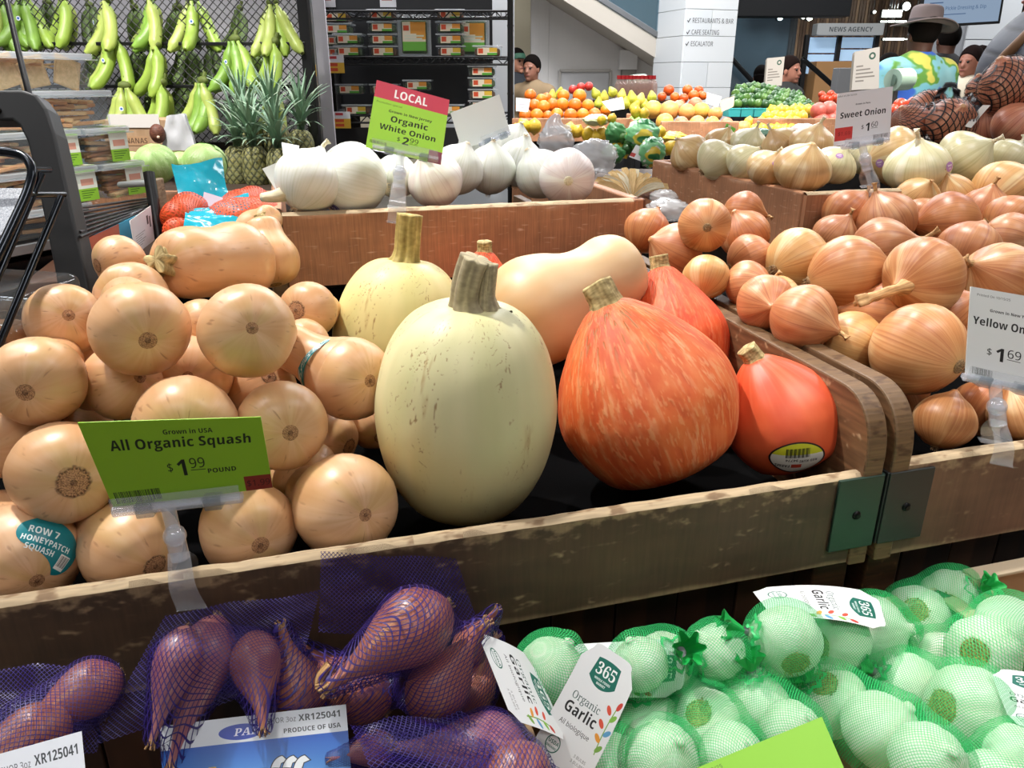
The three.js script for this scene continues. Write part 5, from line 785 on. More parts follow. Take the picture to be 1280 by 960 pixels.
{
  const all = [];
  for (const S of SLEEVES) S.items = S.bulbs.map(([px, py, rp, a]) => { const t = Math.min(atY(px, py, S.y), depthL(px, py, -0.075)), R = rp * t / FOCAL, it = { px, py, rp, t, axis: facing(px, py, ...a), balls: [[0, 0, 0, R * 0.88]] }; all.push(it); return it; });
  settle(all, 60, 0.002, 0.06);
  let n = 0;
  for (const S of SLEEVES) {
    const balls = [], N = S.items.length;
    S.items.forEach((it, i) => {
      const R = it.rp * it.t / FOCAL * 0.97, p = at(it.px, it.py, it.t), where = N === 1 ? 'garlic bulb in the ' : (S.tie ? ['tied end bulb of the ', 'middle bulb of the ', 'loose end bulb of the '] : S.items[0].py < S.items[N - 1].py ? ['upper bulb of the ', 'middle bulb of the ', 'lower bulb of the '] : ['lower bulb of the ', 'middle bulb of the ', 'upper bulb of the '])[i === 0 ? 0 : i === N - 1 ? 2 : 1];
      const o = thing('garlic_bulb', where + S.d, 'garlic', 'garlic bulbs in green sleeves', p); o.scale.setScalar(R); o.quaternion.copy(turnTo(it.axis, n * 1.3));
      part(o, 'bulb', garlicGeo[n % 3], M.garlic); part(o, 'root_plate', garlicRoot, M.garlicRoot).scale.set(1.6, 1.0, 1.6); n++;
      const e = p.clone().addScaledVector(it.axis, R * 0.85); balls.push([p, R * 1.1, e, R * 0.4]);
    });
    const o = thing('mesh_sleeve', 'green mesh ' + S.d, 'mesh bag', 'green garlic sleeves', balls[0][0].clone()), c = o.position;
    part(o, 'net', local(netOver(balls, 0.03, 0.0036, 0.0031, 0.0035), c), M.greenNet);
    if (S.tie) {
      const first = balls.reduce((m, b) => (b[0].distanceTo(at(S.tie[0], S.tie[1], S.items[0].t)) < m[0].distanceTo(at(S.tie[0], S.tie[1], S.items[0].t)) ? b : m), balls[0]), end = at(S.tie[0], S.tie[1], S.items[0].t - 0.012), d = end.clone().sub(first[0]).normalize(), s0 = first[0].clone().addScaledVector(d, first[1] * 0.9);
      const q = s0.clone().lerp(end, 0.45), tip = end.clone().addScaledVector(d, 0.012), e = (p) => p.clone().sub(c);
      part(o, 'gather', sweep([e(s0), e(s0.clone().lerp(q, 0.6)), e(q)], (t, a) => lerp(0.018, 0.004, t) * (1 + 0.2 * Math.cos(a * 7)), 8, 28, false, false), M.greenNet);
      part(o, 'tuft', sweep([e(q), e(q.clone().lerp(tip, 0.5)), e(tip)], (t, a) => lerp(0.004, 0.0125, t) * (1 + 0.35 * t * Math.cos(a * 6) + 0.2 * t * nz(a * 3, t * 3, n)), 10, 36, false, false), M.greenTuft);
      part(o, 'metal_clip', rod(e(q.clone().addScaledVector(d, -0.002)), e(q.clone().addScaledVector(d, 0.003)), 0.0052, 8), M.steel);
    }
  }
}
// printed garlic tags
T.tag = paint(448, 768, (g, W, H) => {
  g.clearRect(0, 0, W, H); g.fillStyle = '#e3e5e6'; g.beginPath(); g.moveTo(60, 40); g.bezierCurveTo(60, 10, 90, 0, 130, 0); g.lineTo(320, 0); g.bezierCurveTo(360, 0, 390, 10, 390, 40); g.lineTo(W, 120); g.lineTo(W, H - 90); g.bezierCurveTo(W - 20, H - 60, W - 40, H - 40, W - 50, H); g.lineTo(50, H); g.bezierCurveTo(40, H - 40, 20, H - 60, 0, H - 90); g.lineTo(0, 120); g.closePath(); g.fill();
  g.fillStyle = '#1d6b5c'; g.beginPath(); g.moveTo(130, 70); g.quadraticCurveTo(225, 50, 320, 70); g.lineTo(336, 190); g.quadraticCurveTo(225, 280, 114, 190); g.closePath(); g.fill(); g.fillStyle = '#f2f4f2'; g.font = 'bold 100px serif'; g.textAlign = 'center'; g.fillText('365', 225, 160); g.font = 'bold 19px sans-serif'; g.fillText('WHOLE FOODS', 225, 192); g.fillText('MARKET', 225, 216);
  g.fillStyle = '#24463f'; g.font = '62px serif'; g.fillText('Organic', 190, 360); g.fillStyle = '#1b1b1d'; g.font = 'bold 92px sans-serif'; g.fillText('Garlic', 190, 446); g.font = '40px sans-serif'; g.fillText('Ail biologique', 200, 520);
  const leaf = (x, y, r, c) => { g.save(); g.translate(x, y); g.rotate(r); g.fillStyle = c; g.beginPath(); g.ellipse(0, 0, 30, 15, 0, 0, TAU); g.fill(); g.restore(); };
  g.strokeStyle = '#7aa64a'; g.lineWidth = 7; g.beginPath(); g.moveTo(400, 560); g.quadraticCurveTo(380, 400, 410, 250); g.stroke(); leaf(360, 300, 0.8, '#d6543e'); leaf(412, 330, -0.9, '#82b64a'); leaf(350, 390, 0.7, '#d6543e'); leaf(418, 420, -0.8, '#5f9cc4'); leaf(370, 470, 0.6, '#e0963a'); leaf(418, 250, -1.2, '#c8443a'); leaf(410, 520, -0.9, '#7aa64a');
  g.strokeStyle = '#23604f'; g.lineWidth = 7; g.beginPath(); g.arc(120, 650, 50, 0, TAU); g.stroke(); g.fillStyle = '#23604f'; g.font = 'bold 32px sans-serif'; g.fillText('USDA', 120, 650); g.font = 'bold 18px sans-serif'; g.fillText('ORGANIC', 120, 676); g.fillStyle = '#777'; g.font = '26px sans-serif'; g.fillText('3 BULBS', 330, 640); g.fillText('3 BULBES', 330, 672);
});
M.tag = new THREE.MeshStandardMaterial({ map: T.tag, transparent: true, alphaTest: 0.5, roughness: 0.4 });
const tagCard = (label, quad, bend) => solo('garlic_tag', label, 'label', null, (() => { const s = sheet(corners(quad), 0.0006, bend, 12); return s.front; })(), M.tag);
tagCard('white garlic tag hanging upright in front with a green badge reading 365', [[738, 795, 0.665], [800, 838, 0.665], [728, 990, 0.64], [660, 938, 0.64]], (u, v) => 0.004 * Math.sin(v * 3));
tagCard('white garlic tag turned sideways behind the hanging one with its badge at the far end', [[858, 797, 0.73], [852, 872, 0.715], [718, 872, 0.70], [706, 806, 0.72]], (u, v) => 0.004 * Math.sin(u * 3));
tagCard('white garlic tag curling down beside the purple mesh bag against the planks', [[662, 822, 0.665], [712, 930, 0.645], [640, 900, 0.625], [596, 790, 0.65]], (u, v) => 0.006 * Math.sin(v * 3));
tagCard('white garlic tag curved over the sleeve at the back of the garlic box', [[1096, 742, 0.79], [1110, 792, 0.76], [966, 772, 0.745], [938, 736, 0.78]], (u, v) => 0.012 * Math.sin(v * 3.1));
tagCard('white garlic tag cut by the picture edge at the box side', [[1236, 834, 0.70], [1330, 846, 0.70], [1340, 930, 0.66], [1262, 902, 0.67]]);
{ const map = paint(512, 384, (g, W, H) => { g.fillStyle = '#80b92c'; g.fillRect(0, 0, W, H); g.fillStyle = '#34501a'; g.font = '22px sans-serif'; g.fillText('08/19/25', 16, 36); });
  const o = thing('price_card', 'lime green card tilted at the near edge of the garlic box', 'card'); printed(o, 'card', corners([[866, 962, 0.60], [1027, 896, 0.615], [1085, 1030, 0.57], [910, 1090, 0.56]]), cardMat(map), greenBack, 0.0012); }
// ---------------------------------------------------------------- shallots in purple mesh bags
const SHALLOT = [[0, -1.12], [0.12, -1.13], [0.5, -0.95], [0.88, -0.5], [1, 0], [0.9, 0.5], [0.66, 1.05], [0.42, 1.5], [0.26, 1.9], [0.17, 2.3], [0.12, 2.6], [0, 2.62]];
const shallotGeo = [1, 2, 3].map((s) => turned(SHALLOT, 36, 40, (a, v) => 1 + 0.05 * fbm(Math.cos(a), v * 3, Math.sin(a) + s * 5, 2) * 2 + 0.02 * Math.cos(a * (4 + s)) * sstep(0.5, 0.8, v)));
const shallotRoot = rootGeo[0].clone().translate(0, -0.22, 0);
const frayGeo = merged([0, 1, 2, 3, 4].map((i) => { const a = i * 1.3; return sweep([v3(0, 2.4, 0), v3(Math.cos(a) * 0.1, 2.62, Math.sin(a) * 0.1), v3(Math.cos(a) * 0.2, 2.85, Math.sin(a) * 0.2)], (t) => 0.09 * (1 - t * 0.7), 5, 6); }));
const BAGS = [
  { label: 'purple mesh bag holding the paired long shallots in front of the squash sign clip', items: [
    [256, 822, 37, -0.06, [-0.46, -0.88, 0.1], 'long purple pink shallot of the joined pair nearer the round one'], [222, 824, 29, -0.062, [-0.47, -0.88, 0.1], 'long purple pink shallot of the joined pair on its outer side'], [321, 825, 33, -0.06, [-0.05, -0.85, 0.4], 'round topped shallot pointing straight down beside the joined pair']], flap: [[206, 768, -0.028], [400, 738, -0.026], [372, 850, -0.06], [118, 932, -0.10]] },
  { label: 'purple mesh bag whose top drapes over the worn rim board', items: [
    [518, 784, 47, -0.08, [-0.78, -0.42, 0.2], 'large copper pink shallot with a long curled neck in the draped bag'], [545, 862, 39, -0.085, [0.55, 0.6, 0.3], 'copper pink shallot pointing up toward the planks below the large one'], [450, 866, 38, -0.055, [-0.5, 0.5, -0.2], 'shaded shallot behind the mesh under the curled neck'], [374, 868, 34, -0.07, [-0.1, 0.8, 0.3], 'shallot between the label card and the draped bag'], [588, 808, 24, -0.045, [0.4, 0.5, 0.4], 'small shallot at the edge of the draped bag near the planks'], [592, 862, 28, -0.065, [0.3, 0.6, -0.2], 'dark shallot at the bag edge beside the garlic tag']], flap: [[401, 690, -0.012], [570, 698, -0.014], [606, 800, -0.035], [398, 790, -0.035]] },
  { label: 'bright purple mesh bag folded across the near edge of the picture', items: [
    [610, 938, 46, -0.15, [-0.8, 0.05, 0.3], 'pale pink shallot inside the folded bag at the near edge'], [648, 972, 42, -0.17, [-0.5, -0.5, 0.4], 'orange pink shallot at the near corner of the folded bag'], [470, 935, 22, -0.12, [-0.9, -0.05, 0.2], 'shallot with a tan cut neck poking beside the blue label']], flap: [[438, 904, -0.13], [575, 889, -0.13], [700, 962, -0.17], [470, 985, -0.18]] },
  { label: 'purple mesh bag at the picture corner with a white numbered label', items: [
    [112, 862, 35, -0.085, [-0.9, -0.15, 0.25], 'long pink shallot lying sideways in the corner bag'], [42, 922, 40, -0.12, [-0.8, -0.1, 0.3], 'tan pink shallot behind the white numbered label']], flap: [[-30, 838, -0.03], [150, 830, -0.04], [120, 940, -0.1], [-40, 950, -0.1]] },
];
{
  const all = []; for (const B of BAGS) B.S = B.items.map(([px, py, rp, L, a, label]) => { const t = depthL(px, py, L), R = rp * t / FOCAL, axis = facing(px, py, ...a), it = { px, py, rp, t, axis, label, balls: [[0, 0, 0, R * 0.9], [axis.x * R, axis.y * R, axis.z * R, R * 0.6]] }; all.push(it); return it; });
  settle(all, 60, 0.004, 0.04);
  let n = 0;
  for (const B of BAGS) {
    const balls = [];
    for (const it of B.S) {
      const R = it.rp * it.t / FOCAL, p = at(it.px, it.py, it.t), o = thing('shallot', it.label, 'shallot', 'shallots in the purple bags', p); o.scale.setScalar(R); if (/long purple/.test(it.label)) o.scale.y *= 1.25; o.quaternion.copy(turnTo(it.axis, n * 2.1));
      part(o, 'bulb', shallotGeo[n % 3], /long purple|pale pink/.test(it.label) ? M.shallot : M.shallotCopper); part(o, 'root', shallotRoot, M.rootHair); part(o, 'neck', frayGeo, M.husk); n++;
      if (/curled neck in/.test(it.label)) { const q = (x, y, d) => o.worldToLocal(at(x, y, it.t - d)); o.updateMatrixWorld(true); part(o, 'tail', sweep([q(414, 832, 0.02), q(402, 846, 0.024), q(400, 858, 0.026), q(408, 864, 0.028), q(420, 862, 0.028)], (t, a) => 0.15 * (1 - 0.55 * t) * (1 + 0.2 * Math.cos(a * 4)), 18, 12), M.husk); }
      balls.push([p, R * 1.03, p.clone().addScaledVector(it.axis, R * (/long purple/.test(it.label) ? 3.1 : 2.5)), R * 0.26]);
    }
    const o = thing('mesh_bag', B.label, 'mesh bag', null, balls[0][0].clone()), c = o.position;
    part(o, 'net', local(netOver(balls, 0.03, 0.0042, 0.0038, 0.003), c), M.purpleNet);
    const fc = B.flap.map(([x, y, L]) => atL(x, y, L).sub(c)), W = fc[0].distanceTo(fc[1]), H = fc[0].distanceTo(fc[3]);
    const f = sheet(fc, 0.0004, (u, v) => 0.005 * Math.sin(u * 9 + v * 4) * v + 0.004 * nz(u * 5, v * 5, n), 20).front, uv = f.attributes.uv; for (let i = 0; i < uv.count; i++) uv.setXY(i, uv.getX(i) * W / 0.0036, uv.getY(i) * H / 0.0036);
    part(o, 'net_end', f, M.purpleNet);
  }
  const lab = paint(768, 384, (g, W, H) => {
    g.fillStyle = '#1f55b8'; g.fillRect(0, 0, W, H); const gr = g.createLinearGradient(0, 100, 0, H); gr.addColorStop(0, '#1a4fae'); gr.addColorStop(1, '#6fb0e2'); g.fillStyle = gr; g.fillRect(0, 0, W, H); g.fillStyle = '#dadfe6'; g.fillRect(0, 0, W, 124);
    g.fillStyle = '#2b46b0'; g.beginPath(); g.ellipse(330, 74, 92, 38, 0, 0, TAU); g.fill(); g.fillStyle = '#eef'; g.font = 'bold italic 50px serif'; g.textAlign = 'center'; g.fillText('PAK', 350, 92);
    g.fillStyle = '#33373c'; g.textAlign = 'left'; g.font = '34px sans-serif'; g.fillText('SHOR 3oz', 436, 52, 120); g.font = 'bold 42px sans-serif'; g.fillText('XR125041', 566, 54, 180); g.font = 'bold 30px sans-serif'; g.fillText('PRODUCE OF USA', 500, 104, 240);
    g.fillStyle = '#e8ecee'; g.strokeStyle = '#222'; g.lineWidth = 4; for (let i = 0; i < 3; i++) { g.save(); g.translate(400 + i * 46, 236 + i * 4); g.beginPath(); g.ellipse(0, 50, 60, 30, 0, 0, TAU); g.fill(); g.stroke(); g.beginPath(); g.moveTo(34, 40); g.quadraticCurveTo(50, -26, 90, -30); g.lineTo(112, -4); g.lineTo(84, 6); g.quadraticCurveTo(74, 40, 52, 64); g.closePath(); g.fill(); g.stroke(); for (const x of [-36, -10, 24, 44]) { g.beginPath(); g.moveTo(x, 74); g.lineTo(x + 8, 130); g.stroke(); } g.restore(); }
    g.fillStyle = '#e2c136'; g.fillRect(190, 226, 30, 44); g.fillStyle = '#222'; g.fillRect(186, 262, 60, 10); g.beginPath(); g.arc(205, 300, 26, 0, TAU); g.stroke(); g.beginPath(); g.moveTo(240, 262); g.lineTo(340, 268); g.stroke();
  });
  const l1 = thing('produce_label', 'blue and white produce label with a horse team drawing inside the purple mesh bag', 'label'); printed(l1, 'card', corners([[200, 908, 0.60], [432, 880, 0.615], [440, 985, 0.59], [205, 1008, 0.575]]), mapped(lab, 0.35), back, 0.0005, (u, v) => 0.002 * Math.sin(u * 5));
  const lab2 = paint(512, 192, (g, W, H) => { g.fillStyle = '#d3d6dd'; g.fillRect(0, 0, W, H); g.fillStyle = '#33373c'; g.font = '40px sans-serif'; g.fillText('SHOR 3oz', 70, 84, 160); g.font = 'bold 58px sans-serif'; g.fillText('XR125041', 250, 84, 240); g.font = 'bold 34px sans-serif'; g.fillText('PRODUCE OF USA', 150, 150, 250); });
  const l2 = thing('produce_label', 'white produce label numbered XR125041 in the corner mesh bag', 'label'); printed(l2, 'card', corners([[-20, 948, 0.482], [102, 914, 0.497], [108, 975, 0.48], [-10, 1010, 0.465]]), mapped(lab2, 0.4), back, 0.0005);
}

// ---------------------------------------------------------------- left : cracker boxes on a black rack, basket and arm
M.cracker = mapped(tex(128, 128, (u, v) => { const n = fbm(u * 8, v * 8, 3) * 30, d = Math.max(0, nz(u * 30, v * 30, 6) - 0.4) * 2; return mix3([226 + n, 186 + n, 132 + n], [160, 108, 62], clamp(d + sstep(0.42, 0.5, Math.max(Math.abs(u - 0.5), Math.abs(v - 0.5))) * 0.35)); }), 0.8);
M.lid = phys({ color: 0xf4f7f9, roughness: 0.16, transmission: 0.72, thickness: 0, ior: 1.45, clearcoat: 0.5 });
M.crackerDark = mapped(tex(128, 128, (u, v) => { const n = fbm(u * 8, v * 8, 9) * 30; return [196 + n, 140 + n, 92 + n]; }), 0.8);
M.pet = phys({ color: 0xf8fbfd, roughness: 0.06, transmission: 0.98, thickness: 0, ior: 1.3 });
T.crackLabel = paint(128, 192, (g, W, H) => { g.fillStyle = '#e4ebdf'; g.fillRect(0, 0, W, H); g.fillStyle = '#8fc63a'; g.fillRect(0, 116, W, 76); g.fillRect(0, 0, W, 16); g.fillStyle = '#d9a08c'; g.fillRect(22, 56, 84, 40); g.fillStyle = '#3f6b1c'; for (let i = 0; i < 4; i++) g.fillRect(16, 128 + i * 14, 96 - i * 14, 5); });
M.crackLabel = mapped(T.crackLabel, 0.45);
{
  const FA = at(128, 110, 1.27), SY = -0.43, fdir = v3(-Math.sin(SY), 0, -Math.cos(SY)), fn = v3(Math.cos(SY), 0, -Math.sin(SY)), spot = (q, l) => FA.clone().addScaledVector(fdir, l).addScaledVector(fn, q);
  const mk = (name, label, s0, s1, l0, l1, y0, y1, labels = []) => {
    const c = spot((s0 + s1) / 2, (l0 + l1) / 2), o = thing(name, label, 'food container', null, v3(c.x, y0, c.z)); o.rotation.y = SY;
    const w = s1 - s0, d = l1 - l0, h = y1 - y0, e = 0.0012;
    part(o, 'tray', merged([box(w - 0.012, e, d - 0.012, 0, 0.001, 0, 0), box(e, h - 0.006, d - 0.012, w / 2 - 0.006, h / 2, 0, 0), box(e, h - 0.006, d - 0.012, -w / 2 + 0.006, h / 2, 0, 0), box(w - 0.012, h - 0.006, e, 0, h / 2, d / 2 - 0.006, 0), box(w - 0.012, h - 0.006, e, 0, h / 2, -d / 2 + 0.006, 0)]), M.pet);
    part(o, 'lid', merged([new RoundedBoxGeometry(w + 0.004, 0.009, d + 0.006, 2, 0.003).translate(0, h - 0.003, 0), box(w + 0.012, 0.0015, d + 0.014, 0, h - 0.008, 0, 0)]), M.lid);
    for (const z of labels) { part(o, 'label', merged([box(0.0008, h * 0.86, 0.036, w / 2 - 0.003, h * 0.48, z, 0), box(w * 0.3, 0.0008, 0.036, w / 2 - w * 0.15, h + 0.002, z, 0)]), M.crackLabel); }
    return { o, c, w, d, h, y0 };
  };
  const S1 = 0, r = rng(31);
  const A = mk('cracker_box', 'clear plastic box of square crackers on top of the stack below the bananas', -0.16, S1, -0.235, -0.012, 1.434, 1.488);
  const A2 = mk('cracker_box', 'clear plastic box of square crackers on top of the stack behind the slanted black rod', -0.16, S1, -0.47, -0.24, 1.434, 1.488);
  const B = mk('cracker_box', 'clear plastic box of stick crackers second in the stack behind the black arm', -0.16, S1 + 0.004, -0.3, 0.01, 1.376, 1.433);
  const C = mk('cracker_box', 'clear box with white and green label third in the stack beside the arm', -0.16, S1, -0.3, -0.058, 1.318, 1.375, [-0.1]);
  const D = mk('cracker_box', 'clear box with a green label third in the stack nearest the cabbages', -0.16, S1 + 0.006, -0.05, 0.03, 1.318, 1.375, [-0.02]);
  const E = mk('cracker_box', 'clear box with white label low in the stack beside the arm', -0.16, S1, -0.3, -0.04, 1.26, 1.317, [-0.11]);
  const F = mk('cracker_box', 'clear box with green label low in the stack above the wire shelf', -0.16, S1 + 0.006, -0.03, 0.05, 1.26, 1.317, [-0.02]);
  const G = mk('cracker_box', 'lowest clear box of crackers standing on the silver shelf edge', -0.16, S1 - 0.004, -0.3, -0.06, 1.216, 1.259);
  const put = (X, geo, mat, x, y, z, rx, ry, rz, name, label, group) => { const m = solo(name, label, 'cracker', group, geo, mat); m.position.copy(X.o.position).add(v3(x, y, z).applyAxisAngle(UP, SY)); m.rotation.set(rx, SY + ry, rz, 'YXZ'); };
  const sq = new RoundedBoxGeometry(0.048, 0.046, 0.003, 1, 0.001), stick = new RoundedBoxGeometry(0.06, 0.006, 0.012, 1, 0.002);
  for (const X of [A, A2]) for (let i = 0; i < 4; i++) put(X, sq, M.cracker, X.w / 2 - 0.012 - r() * 0.03, 0.026 + r() * 0.002, X.d / 2 - 0.03 - i * 0.056, 0, PI / 2 + (r() - 0.5) * 0.5, (r() - 0.5) * 0.7, 'cracker', NTH[i] + ' upright square cracker along the top box ' + (X === A ? 'below the bananas' : 'behind the black rod'), 'square crackers in the top box');
  for (const X of [A, A2]) for (let i = 0; i < 9; i++) put(X, sq, i % 3 ? M.cracker : M.crackerDark, X.w / 2 - 0.035 - r() * 0.03, 0.036 + r() * 0.006, X.d / 2 - 0.03 - i * 0.02, PI / 2 + (r() - 0.5) * 0.6, r() * 3, 0, 'cracker', NTH[i] + ' flat square cracker along the top box ' + (X === A ? 'below the bananas' : 'behind the black rod'), 'square crackers in the top box');
  for (const [X, n, nm] of [[B, 60, 'second box'], [C, 30, 'box beside the arm'], [D, 12, 'box nearest the cabbages'], [E, 30, 'low box beside the arm'], [F, 12, 'low box above the wire shelf'], [G, 24, 'lowest box']]) for (let i = 0; i < n; i++) put(X, stick, i % 2 ? M.crackerDark : M.cracker, X.w / 2 - 0.018 - r() * 0.02, 0.007 + (i % 5) * 0.0085, -X.d / 2 + 0.036 + (X.d - 0.072) * ((i * 0.618) % 1), (r() - 0.5) * 0.2, PI / 2 + (r() - 0.5) * 0.7, (r() - 0.5) * 0.25, 'cracker', NTH[Math.floor(i / 5)] + ' stick cracker along the ' + NTH[i % 5] + ' row of the ' + nm, 'stick crackers in the ' + nm);
  const rp = spot(-0.08, -0.16), rk = thing('black_rack', 'black rack with a silver shelf edge carrying the cracker boxes', 'rack', null, v3(rp.x, 0, rp.z)); rk.rotation.y = SY;
  part(rk, 'shelf', box(0.18, 0.012, 0.46, 0.0, 1.208, 0, 0.002), M.black); part(rk, 'shelf_edge', box(0.006, 0.016, 0.34, 0.094, 1.208, 0.06, 0.002), std(0x9a9da0, 0.35, { metalness: 0.8 }));
  part(rk, 'side_panel', box(0.02, 1.18, 0.42, 0.07, 0.6, 0, 0.003), M.black); part(rk, 'base', box(0.2, 0.05, 0.46, 0, 0.025, 0, 0.003), M.black); part(rk, 'back_panel', box(0.02, 1.36, 0.44, -0.1, 0.69, 0, 0.003), M.blackMatte);
}
// shapes in a plane that faces the shopper : outline in pixels at one distance, with real thickness
function slab(outline, t, depth, bevel = 0.003) {
  const c = outline.reduce((s, q) => [s[0] + q[0] / outline.length, s[1] + q[1] / outline.length], [0, 0]), k = t / FOCAL, S = new THREE.Shape(outline.map(([x, y]) => new THREE.Vector2((x - c[0]) * k, -(y - c[1]) * k)));
  const g = new THREE.ExtrudeGeometry(S, { depth, bevelEnabled: bevel > 0, bevelSize: bevel, bevelThickness: bevel, bevelSegments: 3, curveSegments: 10 }); g.translate(0, 0, -depth / 2);
  return { g, pos: at(c[0], c[1], t), turn: () => new THREE.Euler(-PITCH, 0, 0) };
}
{
  const outer = [[-40, 121], [36, 121], [52, 126], [64, 142], [74, 172], [86, 225], [100, 290], [114, 350], [124, 400], [90, 400], [80, 340], [68, 280], [56, 222], [46, 180], [36, 160], [26, 152], [-40, 152]];
  const s = slab(outer, 0.9, 0.022), o = thing('rack_arm', 'curved black plastic arm rising in front of the cracker boxes', 'rack arm', null, s.pos); o.rotation.copy(s.turn());
  part(o, 'arm', s.g, std(0x1b1c1e, 0.5)); const L = (px, py, t) => at(px, py, t).sub(o.position).applyEuler(new THREE.Euler(PITCH, 0, 0));
  part(o, 'upright_bar', sweep([L(38, 124, 0.9), L(22, 60, 0.9), L(4, -20, 0.9)], (u, a) => 0.0038 * (1 - 0.2 * u), 8, 8), M.black); part(o, 'screw', new THREE.SphereGeometry(0.0035, 12, 8).translate(...L(-2, 138, 0.885).toArray()), M.bolt);
  part(o, 'foot', rod(L(107, 398, 0.9), L(110, 440, 0.9), 0.014, 10), M.black);
  const b = thing('wire_basket', 'glossy black wire basket with a rounded rim beside the black arm', 'basket', null, at(20, 280, 0.742)), W = (px, py, t) => at(px, py, t).sub(b.position);
  const gloss = std(0x1a1f26, 0.18, { metalness: 0.6 });
  part(b, 'rim', sweep([W(-40, 189, 0.763), W(8, 190, 0.763), W(30, 196, 0.763), W(40, 212, 0.758), W(36, 234, 0.752), W(16, 280, 0.732), W(-8, 330, 0.710), W(-40, 395, 0.689)], 0.0046, 50, 10), gloss);
  for (const [p, q] of [[[52, 218, 0.774], [-20, 385, 0.699]], [[76, 246, 0.785], [-10, 452, 0.699]]]) part(b, 'bar', rod(W(...p), W(...q), 0.0036, 10), gloss);
  for (const [p, q] of [[[38, 212, 0.761], [62, 212, 0.805]], [[30, 243, 0.748], [80, 243, 0.811]]]) part(b, 'cross_bar', rod(W(...p), W(...q), 0.0032, 10), gloss);
  { const g = sheet([[-60, 236, 0.785], [30, 236, 0.785], [6, 292, 0.742], [-60, 330, 0.732]].map((c) => W(...c)), 0.002); part(b, 'bottom_panel', merged([g.front, g.back]), mapped(tex(128, 128, (u, v) => { const n = nz(u * 60, v * 60, 3) * 70; return [150 + n, 154 + n, 162 + n]; }), 0.6)); }
  const p = atL(28, 395, 0.27), q = thing('clear_clamshell', 'clear plastic clamshell of brown pastries beside the small pointed scar squash', 'food container', null, p); q.rotation.y = STAND_YAW - 0.5;
  part(q, 'tray', new RoundedBoxGeometry(0.12, 0.05, 0.1, 3, 0.014).translate(-0.025, -0.02, 0), M.pet); part(q, 'lid', new RoundedBoxGeometry(0.124, 0.034, 0.104, 3, 0.012).translate(-0.025, 0.02, 0), M.pet); part(q, 'hinge', rod(v3(0.036, 0.003, -0.045), v3(0.036, 0.003, 0.045), 0.003), M.pet);
  const rr = rng(9); for (let i = 0; i < 5; i++) { const m = solo('pastry', NTH[i] + ' brown pastry from the basket inside the clear clamshell', 'pastry', 'pastries in the clamshell', new THREE.SphereGeometry(0.02, 20, 14).scale(1.1, 0.6, 0.9), M.crackerDark); m.position.copy(p).add(v3(-0.06 + i * 0.018, -0.025 + (i % 2) * 0.015, -0.03 + rr() * 0.06)); }
  // wire shelf with a ticket strip
  const w = thing('wire_shelf', 'black wire shelf with a coloured ticket strip behind the squash heap', 'shelf', null, atL(150, 280, 0.66)), Q = (px, py, L) => atL(px, py, L).sub(w.position);
  for (let i = 0; i < 7; i++) part(w, 'wire', rod(Q(100, 260 + i * 6, 0.46 - i * 0.012), Q(192 - i * 3, 247 + i * 3.2, 0.86 - i * 0.03), 0.0018, 6), M.black);
  part(w, 'front_rail', sweep([Q(98, 300, 0.4), Q(140, 280, 0.56), Q(184, 259, 0.72)], 0.004, 10, 8), M.black);
  { const g = sheet([Q(104, 300, 0.41), Q(186, 262, 0.71), Q(190, 296, 0.69), Q(108, 338, 0.39)], 0.002); part(w, 'ticket_strip', merged([g.front, g.back]), mapped(paint(256, 64, (c, W2, H) => { c.fillStyle = '#b4532f'; c.fillRect(0, 0, 256, 64); c.fillStyle = '#8a5a44'; c.fillRect(0, 30, 120, 34); c.fillStyle = '#2f93b4'; c.fillRect(118, 0, 66, 64); c.fillStyle = '#a4502e'; c.fillRect(184, 0, 72, 40); }), 0.5)); }
  part(w, 'corner_post', rod(Q(186, 216, 0.74), Q(204, 330, 0.68), 0.009, 8), M.black);
  part(w, 'cap_strip', rod(Q(150, 231, 0.84), Q(188, 229, 0.74), 0.005, 8), std(0xb9bcbd, 0.5));
  printed(thing('shelf_ticket', 'white shelf ticket with a small code square hanging on the wire shelf', 'label'), 'card', [atL(162, 276, 0.555), atL(188, 257, 0.665), atL(193, 300, 0.65), atL(170, 318, 0.54)], mapped(paint(128, 160, (c) => { c.fillStyle = '#d6d8dc'; c.fillRect(0, 0, 128, 160); c.fillStyle = '#888'; for (let i = 0; i < 6; i++) c.fillRect(14, 84 + i * 10, 60 - (i % 3) * 12, 3); c.fillStyle = '#222'; c.fillRect(92, 30, 10, 40); c.fillRect(108, 40, 8, 50); }), 0.5), back, 0.0008);
  const sl = thing('wooden_slat', 'pale wooden slat standing behind the wire shelf post', 'slat', null, atL(203, 270, 0.8)); part(sl, 'slat', metric(box(0.012, 0.16, 0.03, 0, -0.02, 0, 0.002)), mapped(T.raw, 0.7));
}
